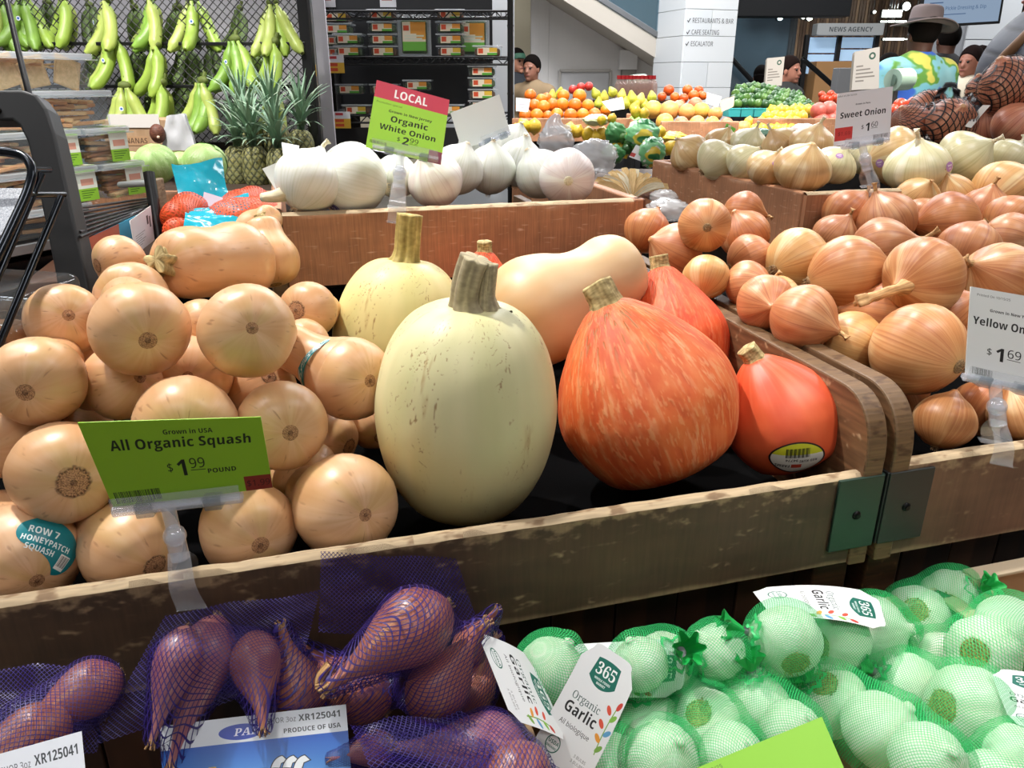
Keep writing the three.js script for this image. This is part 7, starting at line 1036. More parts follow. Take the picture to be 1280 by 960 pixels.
// ---------------------------------------------------------------- fruit islands in the middle distance
{
  const sph = new THREE.SphereGeometry(1, 22, 16), orange = turned([[0, -0.93], [0.1, -0.96], [0.5, -0.86], [0.88, -0.45], [1, 0], [0.88, 0.46], [0.5, 0.86], [0.14, 0.96], [0.05, 0.93], [0, 0.9]], 24, 18), lemon = turned([[0, -1.3], [0.12, -1.25], [0.3, -1.02], [0.72, -0.68], [0.95, -0.2], [0.95, 0.2], [0.72, 0.68], [0.3, 0.98], [0.14, 1.16], [0, 1.2]], 24, 18);
  const peel = (c, k, s) => mapped(T.peel, k, { color: new THREE.Color().setRGB(c[0] / 240, c[1] / 240, c[2] / 240, THREE.SRGBColorSpace) });
  const O = [peel([238, 132, 26], 0.42, 1), peel([228, 112, 20], 0.42, 2)], TG = [peel([206, 84, 24], 0.4, 3), peel([224, 104, 28], 0.4, 4)], GF = [peel([226, 156, 84], 0.45, 5), peel([222, 172, 76], 0.45, 6), peel([216, 122, 88], 0.45, 7)], LE = [peel([236, 200, 54], 0.4, 8), peel([224, 186, 60], 0.4, 9)], LI = [peel([64, 110, 46], 0.35, 10), peel([92, 132, 58], 0.35, 11), peel([48, 88, 44], 0.35, 12)], TO = [peel([212, 72, 40], 0.3, 13)], PM = [peel([212, 106, 92], 0.45, 14)];
  const FROM = { 'lemons behind the clear bags': 'shelving post', 'lemons by the green bag': 'clear bags', 'limes by the green bag': 'clear bags', 'pears behind the price card': 'oranges', 'pink fruit by the sign': 'lemons', 'tomatoes by the sign': 'limes', 'tomatoes behind the mesh bag': 'beige board', 'apples behind the oranges': 'shelving post', 'red oranges behind the sweet onions': 'grapefruit' };
  const pile = (name, label, group, mats, list, tf, geo = orange, cat = 'fruit', row) => { if (!row && FROM[group]) row = rowLabels(list, name, FROM[group], 4.5).map((q) => q + ' ' + group.replace(/^(pink fruit|red oranges|\w+) /, '')); list.forEach(([px, py, r], i) => { const t = tf(px, py), m = solo(name, row ? row[i] : label, cat, group, geo, mats[i % mats.length]); m.position.copy(at(px, py, t)); m.scale.setScalar(r * t / FOCAL); m.rotation.set(0.4 * Math.sin(i * 2.1), i * 1.3, 0.5 * Math.cos(i * 1.7)); }); };
  const C = (list, ox, oy, k, r) => list.map(([x, y, q]) => [ox + x * k, oy + y * k, (q || r) * k]);
  table('wooden fruit table carrying the mound of oranges', 640, 772, 3.45, 4.3, 1.24); table('wooden fruit table carrying grapefruit and dark tangelos', 806, 893, 3.3, 4.1, 1.235); table('wooden fruit table carrying limes and lemons', 912, 1050, 3.45, 4.2, 1.24);
  table('narrow fruit table carrying the yellow green pears', 776, 803, 3.95, 4.35, 1.24); table('low table behind the sweet onions carrying clear bags', 866, 1030, 2.35, 3.2, 1.12);
  table('fruit table carrying tomatoes behind the black mesh bags', 1105, 1170, 3.4, 3.9, 1.27); table('low table of bagged citrus behind the white onions', 640, 850, 2.2, 3.0, 1.12);
  const to = (px, py) => 3.95 - (py - 112) * 0.009;
  { const q = C([[342, 320, 42], [122, 315, 40], [196, 345, 38], [150, 385, 44], [210, 395, 46], [270, 380, 44], [335, 380, 46], [420, 382, 46], [505, 385, 42], [90, 452, 44], [165, 452, 46], [240, 455, 36], [300, 445, 44], [390, 450, 46], [472, 448, 44], [550, 445, 44], [625, 415, 36], [60, 395, 38], [450, 320, 46], [230, 335, 36]], 640, 60, 0.1875, 42); pile('orange', 'ripe orange in the mound beside the wire shelving', 'oranges in the mound', O, q, to, orange, 'fruit', rowLabels(q, 'orange', 'shelving post', 5)); }
  const tt = (px, py) => 4.0 - (py - 112) * 0.006;
  { const q = C([[85, 282, 36], [210, 280, 34], [285, 285, 32], [250, 318, 36], [185, 336, 32], [125, 328, 32], [40, 325, 30], [315, 320, 26], [170, 368, 24], [300, 310, 24]], 820, 60, 0.1875, 34); pile('tangelo', 'deep orange tangelo in the small pile against the tiled pillar', 'tangelos by the pillar', TG, q, tt, orange, 'fruit', rowLabels(q, 'tangelo', 'oranges', 5)); }
  const tg = (px, py) => 3.85 - (py - 128) * 0.012;
  { const q = C([[88, 418, 66], [-20, 410, 60], [150, 400, 50], [205, 428, 56], [300, 422, 58], [262, 380, 50], [396, 440, 48], [58, 496, 60], [170, 505, 48], [274, 505, 54], [376, 502, 46], [152, 570, 46], [238, 575, 52], [340, 580, 50], [470, 510, 46], [575, 540, 52], [560, 580, 40], [430, 560, 40]], 820, 60, 0.1875, 50); pile('grapefruit', 'pinkish yellow grapefruit in the mound below the tangelos', 'grapefruit mound', GF, q, tg, orange, 'fruit', rowLabels(q, 'grapefruit', 'pears', 6)); }
  const tl = (px, py) => 4.1 - (py - 105) * 0.012, limes = []; const r1 = rng(41); for (let i = 0; i < 52; i++) { const row = Math.floor(i / 13), k = i % 13; limes.push([545 + row * -16 + k * (33 + row * 4) + r1() * 8, 248 + row * 38 + Math.abs(k - 3) * (7 - row) + r1() * 8, 27 + r1() * 5]); }
  { const q = C(limes, 820, 60, 0.1875, 28); pile('lime', 'dark green lime in the heap behind the teal trays', 'limes in the heap', LI, q, tl, lemon, 'fruit', rowLabels(q, 'lime', 'pillar', 5)); }
  const lemons = []; for (let i = 0; i < 24; i++) { const row = Math.floor(i / 6), k = i % 6; lemons.push([770 - row * 38 + k * 46 + r1() * 16, 412 + row * 42 + r1() * 10, 36 + r1() * 6]); }
  { const q = C([...lemons, [715, 450, 44], [620, 495, 36], [655, 545, 36], [600, 520, 32], [720, 515, 30]], 820, 60, 0.1875, 36); pile('lemon', 'yellow lemon in the heap in front of the limes', 'lemons in the heap', LE, q, (px, py) => 3.75 - (py - 135) * 0.011, lemon, 'fruit', rowLabels(q, 'lemon', 'grapefruit', 5)); }
  pile('tomato', 'red tomato in the low pile beside the sweet onion sign', 'tomatoes by the sign', TO, C([[1120, 340, 34], [1150, 345, 32], [1185, 335, 32], [1105, 312, 24], [1165, 308, 26], [1200, 345, 26]], 820, 60, 0.1875, 30), () => 3.9);
  pile('pomelo', 'large pink fruit beside the sweet onion sign', 'pink fruit by the sign', PM, C([[1085, 420, 56], [1150, 410, 56], [1100, 495, 58], [1165, 480, 50], [1140, 540, 46], [1195, 450, 46]], 820, 60, 0.1875, 50), () => 3.5);
  pile('tomato', 'orange red tomato behind the black mesh onion bags', 'tomatoes behind the mesh bag', TO, [[1125, 132, 9], [1142, 130, 9], [1133, 138, 9], [1150, 134, 8], [1118, 138, 8], [1158, 128, 8]], () => 3.6);
  pile('apple', 'red apple behind the oranges', 'apples behind the oranges', [peel([196, 60, 52], 0.35, 20)], [[726, 109, 5.5], [736, 108, 5.5], [716, 112, 5.5]], () => 4.0);
  // yellow green pears and carambolas between the oranges and grapefruit
  const pear = turned([[0, -0.9], [0.4, -0.86], [0.85, -0.5], [1, -0.05], [0.85, 0.45], [0.55, 0.95], [0.36, 1.3], [0.16, 1.5], [0, 1.5]], 24, 20), PE = [peel([196, 200, 66], 0.45, 21), peel([222, 206, 84], 0.45, 22)];
  pile('pear', 'yellow green pear between the oranges and the grapefruit', 'pears behind the price card', PE, [[745, 118, 6], [755, 122, 6], [766, 116, 6], [777, 120, 6], [790, 124, 7], [800, 126, 7], [781, 130, 7], [793, 135, 7], [806, 132, 6], [808, 143, 7], [700, 118, 6], [690, 121, 6], [748, 130, 6], [757, 135, 6], [815, 122, 6]], () => 4.15, pear);
  // lemons and limes in and around bags nearer
  pile('lemon', 'yellow lemon in the low heap behind the clear bags', 'lemons behind the clear bags', LE, [[655, 158, 9], [668, 158, 9], [648, 163, 9], [712, 163, 9], [745, 172, 9], [752, 168, 9], [735, 168, 9], [722, 164, 8]], () => 2.95, lemon);
  pile('lemon', 'yellow lemon at the green bag of limes', 'lemons by the green bag', LE, [[770, 180, 7], [777, 185, 6], [780, 192, 6], [767, 165, 6], [771, 177, 6], [818, 170, 9], [826, 165, 7], [838, 185, 9], [752, 150, 6], [765, 148, 6], [795, 140, 7], [805, 142, 7]], () => 2.75, lemon);
  pile('lime', 'green lime in the bag beside the small yellow lemons', 'limes by the green bag', LI, [[786, 178, 7], [790, 171, 7], [784, 186, 7], [779, 172, 6], [820, 182, 7], [818, 192, 7], [822, 199, 6], [792, 183, 6]], () => 2.72, lemon);
  const crumple = (seed, amp = 0.2) => grid(26, 20, (u, v) => { const a = u * TAU, b = (v - 0.5) * PI, x = Math.cos(a) * Math.cos(b), y = Math.sin(b), z = Math.sin(a) * Math.cos(b), n = Math.abs(nz(x * 2.4 + seed, y * 2.4, z * 2.4)) * 1.6 + Math.abs(nz(x * 6, y * 6 + seed, z * 6)) * 0.6, k = 0.8 + amp * n; return [x * k, y * k, -z * k]; });
  const film = phys({ color: 0xf6f8fa, roughness: 0.2, transparent: true, opacity: 0.5, clearcoat: 1, clearcoatRoughness: 0.05, side: THREE.DoubleSide }), green = phys({ map: T.greenBag, roughness: 0.3, clearcoat: 0.5, side: THREE.DoubleSide }), dg = phys({ color: 0x3d7a44, roughness: 0.35, side: THREE.DoubleSide });
  const bag = (label, px, py, t, w, h, mat, seed, top) => { const o = thing('plastic_bag', label, 'bag', null, at(px, py, t)), k = t / FOCAL; part(o, 'bag', crumple(seed).scale(w * k * 0.5, h * k * 0.5, w * k * 0.45), mat); if (top) part(o, 'neck', sweep([v3(0, h * k * 0.2, 0), v3(-w * k * 0.05, h * k * 0.5, 0), v3(w * k * 0.03, h * k * 0.8, 0)], (q, a) => w * k * (0.36 - 0.3 * q) * (1 + 0.22 * Math.cos(a * 5 + q * 3)), 10, 26, false, false), mat); };
  bag('clear plastic bag with a tall pointed neck behind the white onions', 695, 176, 2.3, 50, 40, film, 3, 1); bag('crumpled clear plastic bag behind the white onion with its roots out', 742, 196, 2.05, 66, 48, film, 5); bag('clear plastic bag lying in the gap between the two onion crates', 835, 262, 1.62, 62, 30, film, 7); bag('small clear plastic bag beside the dried husk bundle', 830, 246, 1.7, 40, 20, film, 11); bag('clear plastic bag near the lime green card on the grapefruit', 905, 175, 2.4, 60, 12, film, 13);
  bag('bright green plastic produce bag among the lemons', 803, 168, 2.7, 46, 40, green, 17); bag('green plastic bag below the white price card with a red corner', 815, 190, 2.6, 36, 40, green, 19); bag('dark green leafy bag beside the clear bags', 767, 193, 2.66, 30, 26, dg, 23); bag('dark green leafy bag holding small lemons', 770, 167, 2.74, 30, 30, dg, 29); bag('pale green plastic bag behind the sweet onions', 953, 168, 2.5, 34, 16, phys({ color: 0x9cc8b0, roughness: 0.25, transmission: 0.4 }), 31); bag('clear bag of red fruit behind the sweet onions', 1004, 163, 3.0, 34, 18, film, 37); bag('white and green plastic bag on the lemons', 745, 150, 2.9, 36, 16, phys({ color: 0xd9dfb0, roughness: 0.25, clearcoat: 0.6 }), 41); bag('yellow net bag of lemons beside the grapefruit', 842, 172, 2.9, 34, 16, phys({ color: 0xe6c948, roughness: 0.35 }), 43);
  pile('orange', 'red orange beside the clear bag behind the sweet onions', 'red oranges behind the sweet onions', TG, [[990, 166, 8], [978, 167, 7], [970, 169, 7], [998, 168, 6]], () => 3.1);
  // dried husk bundle
  { const o = thing('corn_husks', 'bundle of dried tan husks fanned out between the two onion crates', 'dried husks', null, at(786, 246, 1.72)), r = rng(4); for (let i = 0; i < 22; i++) { const a = -1.25 + 2.5 * (i / 21) + (r() - 0.5) * 0.1, len = 0.065 + r() * 0.02; const g = grid(3, 8, (u, v) => { const wd = (0.002 + 0.006 * Math.sin(v * 2.4)) * (u - 0.5) * 2; return [Math.sin(a) * len * v * 1.1 + wd * Math.cos(a), Math.cos(a) * len * v * 0.75 + 0.01 * Math.sin(v * 3) - wd * Math.sin(a), 0.03 * (1 - v) + 0.004 * Math.abs(u - 0.5) + (i % 3) * 0.003]; }, false); part(o, 'husk', g, i % 4 ? M.huskHay : M.huskPale); } part(o, 'tie', new THREE.SphereGeometry(0.011, 12, 10).translate(0, 0, 0.03), M.huskPale); }
  bag('pinkish net of garlic beside the dried husk bundle', 810, 236, 1.74, 24, 26, std(0xc9a9a6, 0.5), 47);
  // teal trays, price cards, boards
  for (const [px, lb] of [[918, 'first teal fibre tray under the limes next to the grapefruit'], [934, 'middle teal fibre tray under the limes'], [950, 'last teal fibre tray under the limes next to the lemons']]) { const o = thing('teal_tray', lb, 'tray', null, at(px, 141, 3.62)); part(o, 'tray', merged([box(0.056, 0.036, 0.003, 0, 0, 0, 0.001), box(0.056, 0.036, 0.003, 0, 0, -0.1, 0.001), box(0.003, 0.036, 0.1, -0.027, 0, -0.05, 0.001), box(0.003, 0.036, 0.1, 0.027, 0, -0.05, 0.001), box(0.056, 0.003, 0.1, 0, -0.017, -0.05, 0.001)]), std(0x2a9aa0, 0.7)); part(o, 'rim', box(0.058, 0.006, 0.004, 0, 0.018, 0.001, 0.001), std(0x35aab0, 0.6)); }
  const blur = paint(96, 64, (g) => { g.fillStyle = '#e4e4e6'; g.fillRect(0, 0, 96, 64); g.fillStyle = '#9a9aa0'; g.fillRect(20, 16, 56, 5); g.fillRect(14, 26, 68, 7); g.fillRect(34, 42, 30, 6); }), blurR = paint(96, 64, (g) => { g.fillStyle = '#dfdfe2'; g.fillRect(0, 0, 96, 64); g.fillStyle = '#a8a8ae'; g.fillRect(30, 14, 50, 5); g.fillRect(36, 26, 46, 5); g.fillStyle = '#b43a34'; g.fillRect(0, 40, 26, 18); });
  const bm = mapped(blur, 0.5), br = mapped(blurR, 0.5), lg = std(0x7bd03c, 0.5), tan = std(0xd9b294, 0.6);
  for (const [q, m, lb] of [[[[645, 122], [663, 124], [660, 140], [645, 139]], bm, 'white price card in front of the oranges by the shelving post'], [[[752, 127], [778, 121], [781, 136], [763, 139]], bm, 'white price card standing behind the oranges'], [[[884, 116], [902, 121], [897, 134], [882, 129]], bm, 'white price card between the tangelos and the limes'], [[[900, 126], [918, 120], [917, 133], [902, 140]], tan, 'tan price card beside the teal trays'], [[[795, 181], [814, 188], [808, 204], [786, 196]], br, 'white price card with a red corner on the green bag'], [[[797, 136], [806, 143], [797, 153], [787, 147]], lg, 'bright green square card above the green bag'], [[[908, 154], [920, 161], [914, 172], [903, 167]], lg, 'bright green square card on the grapefruit']]) { const o = thing('fruit_price_card', lb, 'price card'); printed(o, 'card', corners(q.map(([x, y]) => [x, y, y > 150 ? 2.6 : 3.5])), m, back, 0.002); }
  const brd = mapped(paint(128, 192, (g) => { g.fillStyle = '#d5cdc0'; g.fillRect(0, 0, 128, 192); g.fillStyle = '#2f5a44'; g.beginPath(); g.arc(92, 36, 17, 0, TAU); g.fill(); g.fillStyle = '#d5cdc0'; g.beginPath(); g.arc(92, 36, 9, 0, TAU); g.fill(); g.fillStyle = '#8d8478'; for (const [y, w] of [[74, 34], [92, 70], [110, 84], [128, 92], [146, 40]]) g.fillRect(14, y, w, 7); }), 0.6), edge = std(0x8f877a, 0.6);
  for (const [q, t, lb] of [[[[1067, 66], [1098, 60], [1097, 112], [1063, 114]], 4.3, 'beige information board with a round green emblem beside the hat wearer'], [[[958, 74], [980, 72], [976, 108], [955, 110]], 4.9, 'beige information board with a round green emblem beside the woman']]) { const o = thing('info_board', lb, 'sign'); printed(o, 'board', corners(q.map(([x, y]) => [x, y, t])), brd, edge, 0.03); const b = at((q[2][0] + q[3][0]) / 2, q[2][1], t); part(o, 'stand', rod(v3(b.x, 0.0, b.z), b, 0.012, 8), M.black); part(o, 'foot', rod(v3(b.x, 0, b.z), v3(b.x, 0.02, b.z), 0.12, 16), M.black); }
  // bag rolls on posts, red capped bottles
  for (const [px, py, t, r, lb] of [[795, 103, 4.9, 9, 'pale green roll of produce bags on a post against the stair wall'], [1122, 100, 4.4, 13, 'pale green roll of produce bags beside the hat wearer']]) { const k = r * t / FOCAL, p = at(px, py, t), o = thing('bag_roll', lb, 'bag roll', null, v3(p.x, 0, p.z)), y = p.y; part(o, 'roll', rod(v3(-k * 0.7, y, 0.03), v3(k * 1.2, y + 0.005, -0.03), k, 28), std(0xb9d8c4, 0.5)); part(o, 'core', rod(v3(-k * 0.74, y, 0.0305), v3(-k * 0.69, y, 0.03), k * 0.5, 20), std(0x6f8a7a, 0.6)); part(o, 'post', rod(v3(0, 0, 0), v3(0, y - k * 0.9, 0), 0.014, 8), M.steel); part(o, 'base', rod(v3(0, 0, 0), v3(0, 0.02, 0), 0.13, 16), M.steel); }
  const btl = turned([[0, 0], [0.022, 0], [0.024, 0.02], [0.024, 0.08], [0.012, 0.105], [0.011, 0.115], [0, 0.115]], 18, 14), cap = rod(v3(0, 0.112, 0), v3(0, 0.132, 0), 0.013, 16), glassB = phys({ color: 0xf0dcd4, roughness: 0.1, transmission: 0.8, thickness: 0 }), red = std(0xc2282e, 0.4), shelfY = at(795, 124, 4.6).y;
  for (let i = 0; i < 10; i++) { const p = at(773 + i * 4.8, 115, 4.6), o = thing('juice_bottle', NTH[i] + ' clear red capped bottle from the oranges behind the pears', 'bottle', 'red capped bottles behind the pears', v3(p.x, shelfY, p.z)); part(o, 'bottle', btl, glassB); part(o, 'cap', cap, red); }
  { const p = at(795, 124, 4.6), o = thing('bottle_shelf', 'narrow shelf carrying the red capped bottles', 'shelf', null, v3(p.x, 0, p.z)); part(o, 'top', box(0.5, 0.02, 0.2, 0, shelfY - 0.011, 0, 0.003), M.table); part(o, 'body', box(0.44, shelfY - 0.03, 0.16, 0, (shelfY - 0.03) / 2, 0, 0.003), M.blackMatte); }
}
// black mesh onion bags
{
  M.blackNet = new THREE.MeshStandardMaterial({ color: 0x121216, alphaMap: netTex(48, 0.26, 0), transparent: true, roughness: 0.5, side: THREE.DoubleSide });
  const find = (t) => scene.children.filter((c) => c.name.startsWith('red_onion') && t.some((k) => c.userData.label.includes(k))).map((c) => [c.position.clone(), c.scale.x * 1.02]);
  for (const [label, keys, gather] of [['black mesh bag of red onions higher up with a twisted throat', ['higher black', 'narrow throat'], [[1216, 128, 1.12], [1205, 140, 1.06]]], ['black mesh bag of red onions lower down with a gathered top', ['lower black'], [[1205, 122, 1.06], [1165, 120, 1.12]]]]) {
    const B = find(keys), o = thing('onion_net', label, 'mesh bag', null, B[0][0].clone()); part(o, 'net', local(netOver(B, 0.05, 0.006, 0.011, 0.002, v3(RX, 0, RZ)), o.position), M.blackNet);
    const [a, b] = gather.map(([x, y, L]) => atL(x, y, L).sub(o.position)); part(o, 'twisted_end', sweep([a, a.clone().lerp(b, 0.5).add(v3(0, 0.012, 0)), b], (t, q) => 0.016 * (0.6 + 0.5 * Math.sin(t * 3)) * (1 + 0.3 * Math.cos(q * 6)), 10, 24, false, false), M.blackNet);
  }
  printed(thing('onion_tag', 'torn pale tag on the black mesh bag beside the bare red onions', 'label'), 'card', [atL(1228, 132, 0.98), atL(1238, 132, 0.98), atL(1214, 160, 0.9), atL(1206, 158, 0.9)], std(0xe0d8d0, 0.6), back, 0.0008, (u, v) => 0.006 * Math.sin(v * 3));
  const rc = standThing('red_onion_riser', 'dark riser behind the sweet onion crate carrying the red onions', 'riser'); part(rc, 'top', box(0.62, 0.02, 0.36, 0.98, 0.238, -1.09, 0.003), M.table); part(rc, 'body', box(0.58, 0.13, 0.3, 0.98, 0.165, -1.09, 0.003), M.blackMatte);
}

// ---------------------------------------------------------------- shoppers in the distance
const handGeo = (() => {   // palm and five bent fingers, hanging along -y, thumb towards +z
  const seg = [[v3(0, 0, 0), v3(0, -0.07, 0), 0.02, 0.026]]; const f = (z, l, r) => { const a = v3(0, -0.08, z), b = v3(0.004, -0.08 - l * 0.5, z * 1.15), c = v3(0.018, -0.08 - l, z * 1.15); seg.push([a, b, r, r * 0.95], [b, c, r * 0.95, r * 0.8]); };
  f(0.027, 0.068, 0.0088); f(0.009, 0.078, 0.009); f(-0.009, 0.073, 0.0088); f(-0.027, 0.057, 0.008); seg.push([v3(0.0, -0.03, 0.022), v3(0.008, -0.062, 0.046), 0.012, 0.0095], [v3(0.008, -0.062, 0.046), v3(0.016, -0.09, 0.05), 0.0095, 0.008]);
  return nets((p) => { let d = 1; seg.forEach((s, i) => { let e = capsule(p, s[0], s[1], s[2], s[3]); if (!i) e = Math.hypot(p.x * 1.9, Math.max(0, Math.abs(p.y + 0.045) - 0.04), Math.max(0, Math.abs(p.z) - 0.018)) - 0.024; d = i ? smin(d, e, 0.006) : e; }); return d; }, v3(-0.04, -0.18, -0.06), v3(0.05, 0.03, 0.08), 0.0045);
})();
const headGeo = (() => {   // faces +z, centre of the skull at the origin
  const f = (p) => {
    const e = (x, y, z, a, b, c) => (Math.hypot((p.x - x) / a, (p.y - y) / b, (p.z - z) / c) - 1) * Math.min(a, b, c);
    let d = smin(e(0, 0.025, -0.012, 0.076, 0.092, 0.094), e(0, -0.05, 0.026, 0.056, 0.066, 0.064), 0.04); d = smin(d, capsule(p, v3(0, 0.0, 0.078), v3(0, -0.03, 0.1), 0.009, 0.014), 0.02); d = smin(d, e(0, -0.062, 0.082, 0.024, 0.011, 0.012), 0.012); d = smin(d, e(0, -0.098, 0.07, 0.02, 0.016, 0.02), 0.02);
    for (const s of [-1, 1]) { d = smin(d, e(s * 0.078, -0.012, -0.004, 0.01, 0.03, 0.019), 0.008); d = Math.max(d, -(Math.hypot(p.x - s * 0.031, p.y - 0.004, p.z - 0.094) - 0.012)); d = smin(d, capsule(p, v3(s * 0.018, 0.02, 0.083), v3(s * 0.045, 0.018, 0.072), 0.006, 0.005), 0.012); }
    return smin(d, capsule(p, v3(0, -0.05, -0.03), v3(0, -0.2, -0.03), 0.054, 0.06), 0.03);
  };
  return nets(f, v3(-0.11, -0.2, -0.13), v3(0.11, 0.14, 0.13), 0.0055);
})();
function person(label, px, py, t, yaw, o) {   // the head's place in the picture gives height and spot
  const hp = at(px, py, t), H = hp.y, k = H / 1.6, g = thing('person', label, 'person', null, v3(hp.x, 0, hp.z)); g.rotation.y = yaw; g.scale.setScalar(k);
  const lean = o.lean || 0, J = {}, lx = (y) => lean * sstep(0.9, 1.6, y), P = (x, y, z) => v3(x, y, z + lx(y));
  const sw = o.shoulder ?? 0.185; g.position.add(v3(0, 0, -lean * k).applyAxisAngle(UP, yaw));
  const torso = [[P(0, 0.98, 0), P(0, 1.18, -0.005), 0.135, 0.13], [P(0, 1.18, -0.005), P(0, 1.34, -0.01), 0.135, 0.14], [P(-sw + 0.05, 1.37, -0.01), P(sw - 0.05, 1.37, -0.01), 0.078, 0.078], [P(0, 1.38, -0.02), P(0, 1.47, -0.02), 0.075, 0.055]];
  const arms = [], hands = [];
  for (const s of [-1, 1]) { const a = P(s * sw, 1.375, -0.01), b = P(s * (sw + 0.05), 1.11, -0.03), c = P(s * (sw - 0.02), 1.04, 0.2); arms.push([a, b, 0.052, 0.042], [b, c, 0.042, 0.028]); hands.push([c, s]); }
  const legs = []; for (const s of [-1, 1]) legs.push([P(s * 0.09, 0.93, 0), P(s * 0.1, 0.5, 0.01), 0.092, 0.06], [P(s * 0.1, 0.5, 0.01), P(s * 0.1, 0.09, -0.01), 0.058, 0.038]);
  const field = (segs, grow, kk, sq = 1) => (p) => { let d = 1; for (const q of segs) d = smin(d, capsule(p, q[0], q[1], q[2] + grow, q[3] + grow), kk); return d; };
  const lo = v3(-0.36, 0.86, -0.3), hi = v3(0.36, 1.56, 0.36 + Math.abs(lean));
  const skinParts = [headGeo.clone().translate(0, 1.6, lean)]; for (const [c, s] of hands) { const h = handGeo.clone(); if (s > 0) h.scale(-1, 1, 1); h.rotateX(-1.25); h.translate(c.x, c.y, c.z); if (s > 0) { const ix = h.index.array; for (let i = 0; i < ix.length; i += 3) { const q = ix[i]; ix[i] = ix[i + 1]; ix[i + 1] = q; } h.computeVertexNormals(); } skinParts.push(h); }
  skinParts.push(nets(field([...arms, ...legs, ...torso], 0, 0.05), v3(-0.34, 0.02, -0.26), v3(0.34, 1.54, 0.34 + Math.abs(lean)), 0.02));
  part(g, 'body', merged(skinParts), std(o.skin, 0.55));
  const top = nets(field([...torso.slice(0, 3), [P(0, 1.38, -0.02), P(0, 1.43, -0.02), 0.08, 0.06], ...arms.map((q, i) => (i % 2 ? [q[0], q[0].clone().lerp(q[1], 0.85), q[2], q[3] + 0.008] : q))], o.puff ?? 0.014, 0.06), lo, hi, 0.013, (p) => [p.x * 1.2 + 0.5, (p.y - 0.86) * 1.4]);
  part(g, 'shirt', top, o.shirt);
  part(g, 'trousers', nets(field([...legs, [P(-0.06, 0.96, 0), P(0.06, 0.96, 0), 0.11, 0.11]], 0.014, 0.05), v3(-0.3, 0.05, -0.22), v3(0.3, 1.1, 0.22 + Math.abs(lean)), 0.018), std(o.trousers ?? 0x23262e, 0.8));
  for (const s of [-1, 1]) part(g, 'shoe', new THREE.SphereGeometry(1, 16, 12).scale(0.048, 0.045, 0.125).translate(s * 0.1, 0.045, 0.04), std(0x1a1a1c, 0.6));
  for (const s of [-1, 1]) part(g, 'eye', new THREE.SphereGeometry(0.0105, 12, 10).translate(s * 0.031, 1.603, 0.083 + lean), std(0x1b1310, 0.3));
  part(g, 'mouth', new THREE.SphereGeometry(1, 14, 8).scale(0.022, 0.006, 0.008).translate(0, 1.538, 0.092 + lean), std(o.lips ?? 0x8a4a42, 0.5));
  const hair = phys({ color: o.hair ?? 0x0c0806, roughness: 0.95, specularIntensity: 0.2 }), hg = [nets((p) => Math.max((Math.hypot(p.x / 0.088, (p.y - 0.032) / 0.106, (p.z + 0.02) / 0.106) - 1) * 0.088, p.z * 0.8 - p.y * 0.75 - 0.01), v3(-0.11, -0.1, -0.15), v3(0.11, 0.16, 0.12), 0.008).translate(0, 1.6, lean)];
  if (o.pony) { hg.push(sweep([v3(0, 1.66, -0.09), v3(0, 1.7, -0.15), v3(0, 1.66, -0.2), v3(0, 1.56, -0.21)].map((q) => q.setZ(q.z + lean)), (q) => 0.035 * (0.6 + 0.8 * Math.sin(q * 2.6)), 14, 12)); }
  if (o.long) hg.push(sweep([v3(0, 1.62, -0.07), v3(0, 1.5, -0.09), v3(0, 1.38, -0.09)].map((q) => q.setZ(q.z + lean)), (q) => 0.075 * (1 - q * 0.35), 10, 14));
  part(g, 'hair', merged(hg), hair);
  if (o.hat) { const h = part(g, 'hat', turned([[0.19, -0.004], [0.185, 0.004], [0.13, 0.0], [0.098, 0.01], [0.094, 0.06], [0.086, 0.1], [0.06, 0.112], [0.03, 0.1], [0, 0.098]], 48, 24, (a, v) => [1 + 0.03 * Math.cos(2 * a) * (v < 0.3 ? 1 : 0.3), v < 0.25 ? 0.018 * Math.cos(2 * a) * -1 : 0]), std(o.hat, 0.8)); h.position.set(0, 1.655, lean - 0.01); h.rotation.set(0.06, 0, 0.1); part(h, 'hat_band', turned([[0.1, 0.012], [0.098, 0.03]], 40, 2), std(0x3a3434, 0.7)); }
  if (o.cap) { const c = part(g, 'cap', merged([new THREE.SphereGeometry(0.098, 24, 14, 0, TAU, 0, 1.55).scale(0.92, 1, 1.05).translate(0, 1.625, lean - 0.01), new THREE.SphereGeometry(1, 20, 8).scale(0.07, 0.008, 0.075).translate(0, 1.632, lean + 0.12)]), std(o.cap, 0.7)); }
  return { g, k, lean };
}
T.tropic = tex(256, 256, (u, v) => { const a = fbm(u * 5, v * 5, 3, 3), b = fbm(u * 6 + 9, v * 6, 7, 3), d = fbm(u * 4, v * 4 + 5, 12, 3); let c = mix3([150, 200, 206], [112, 180, 196], clamp(0.5 + a)); c = mix3(c, [96, 150, 62], sstep(0.06, 0.16, b)); c = mix3(c, [206, 200, 92], sstep(0.24, 0.32, b)); return mix3(c, [50, 96, 190], sstep(0.06, 0.14, d)); });
person('shopper seen from behind in a wide brimmed grey hat and a bright tropical print shirt', 1152, 44, 5.2, PI + 0.15, { skin: 0x4a2d20, shirt: mapped(T.tropic, 0.8), hat: 0x6f6260, shoulder: 0.2, puff: 0.022 });
person('woman with dark tied back hair and a dark open jacket looking sideways', 988, 88, 7.0, 0.75, { skin: 0xa9705a, shirt: std(0x1d1f1e, 0.8), hair: 0x1a100d });
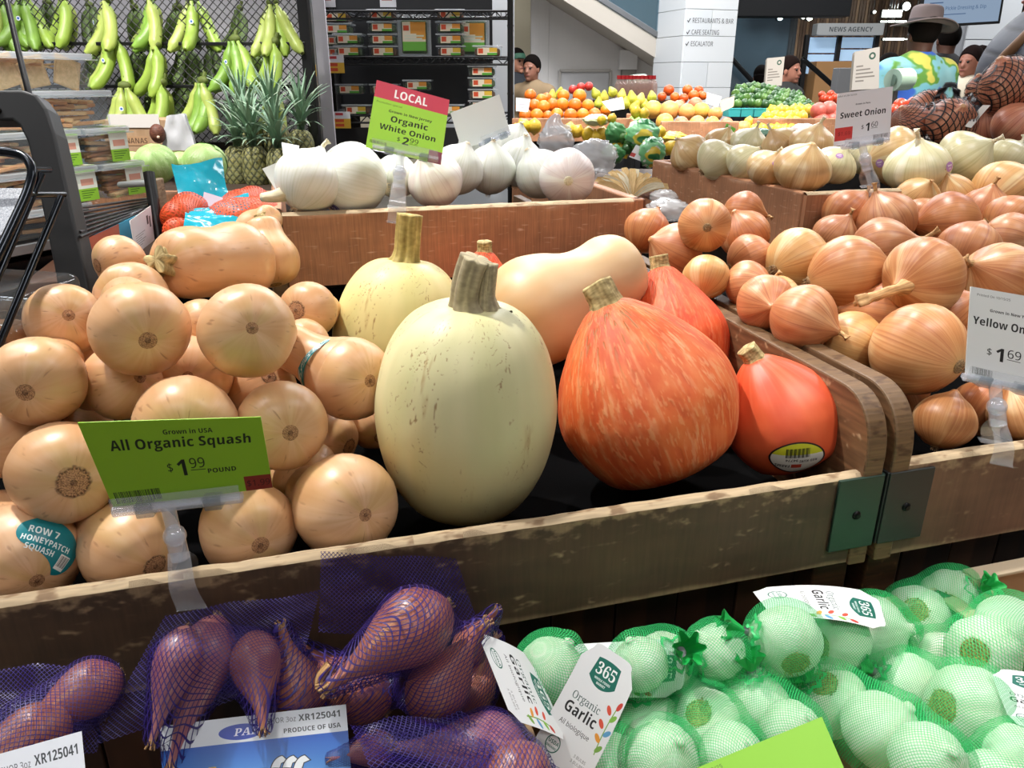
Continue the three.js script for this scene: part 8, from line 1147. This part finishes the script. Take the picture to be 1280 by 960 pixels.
person('woman with a dark ponytail looking down in a cream hooded top', 1212, 78, 6.4, -1.0, { skin: 0x9a6450, shirt: std(0xcfc4ae, 0.85), pony: true, hair: 0x1c1210 });
person('dark haired person standing beyond the hat wearer in a black top', 1184, 50, 7.2, PI, { skin: 0x5a3a2c, shirt: std(0x18181b, 0.8) });
person('person with dark hair half hidden by the beige board beside the woman', 951, 96, 8.6, PI - 0.4, { skin: 0x9a6a52, shirt: std(0x2b2b33, 0.8), long: true });
person('person in black with long dark hair behind the information board', 1108, 88, 6.0, PI, { skin: 0x5a3a2c, shirt: std(0x101012, 0.8), long: true });
person('man with short dark hair in a tan jacket bending over the oranges', 664, 86, 7.5, -0.5, { skin: 0x8a5c48, shirt: std(0x8a7558, 0.85), lean: 0.12 });
person('shop worker in a dark green cap and dark apron behind the wire shelving post', 647, 77, 8.25, 0.6, { skin: 0xb07a60, shirt: std(0x20242a, 0.8), cap: 0x27503c });
{ T.quilt = tex(128, 128, (u, v) => { const s = Math.abs(((v * 11 + u * 2 + nz(u * 3, v * 3, 2) * 0.1 + 8) % 1) - 0.5) * 2; const n = fbm(u * 8, v * 8, 5, 3) * 16, k = sstep(0.0, 0.3, s); return [44 + n + k * 34, 48 + n + k * 36, 56 + n + k * 40]; });
  const { g } = person('shopper in a dark grey quilted jacket with a brown bag strap at the picture edge', 1335, -30, 2.35, -1.9, { skin: 0xb07a60, shirt: mapped(T.quilt, 0.6, { bumpMap: T.quilt, bumpScale: 0.02 }), puff: 0.05, shoulder: 0.21 });
  g.updateMatrixWorld(true); const shirt = g.children.find((c) => c.name === 'shirt'), pts = [];
  for (const [x, y] of [[1300, 28], [1276, 52], [1254, 74], [1236, 96], [1222, 116], [1212, 134]]) { caster.set(EYE, ray(x, y).normalize()); const h = caster.intersectObject(shirt)[0]; if (h) pts.push(g.worldToLocal(h.point.addScaledVector(ray(x, y).normalize(), -0.012))); }
  if (pts.length > 2) part(g, 'bag_strap', sweep(pts, 0.016, 30, 10), std(0x8a6648, 0.6)); }

renderer.render(scene, camera);
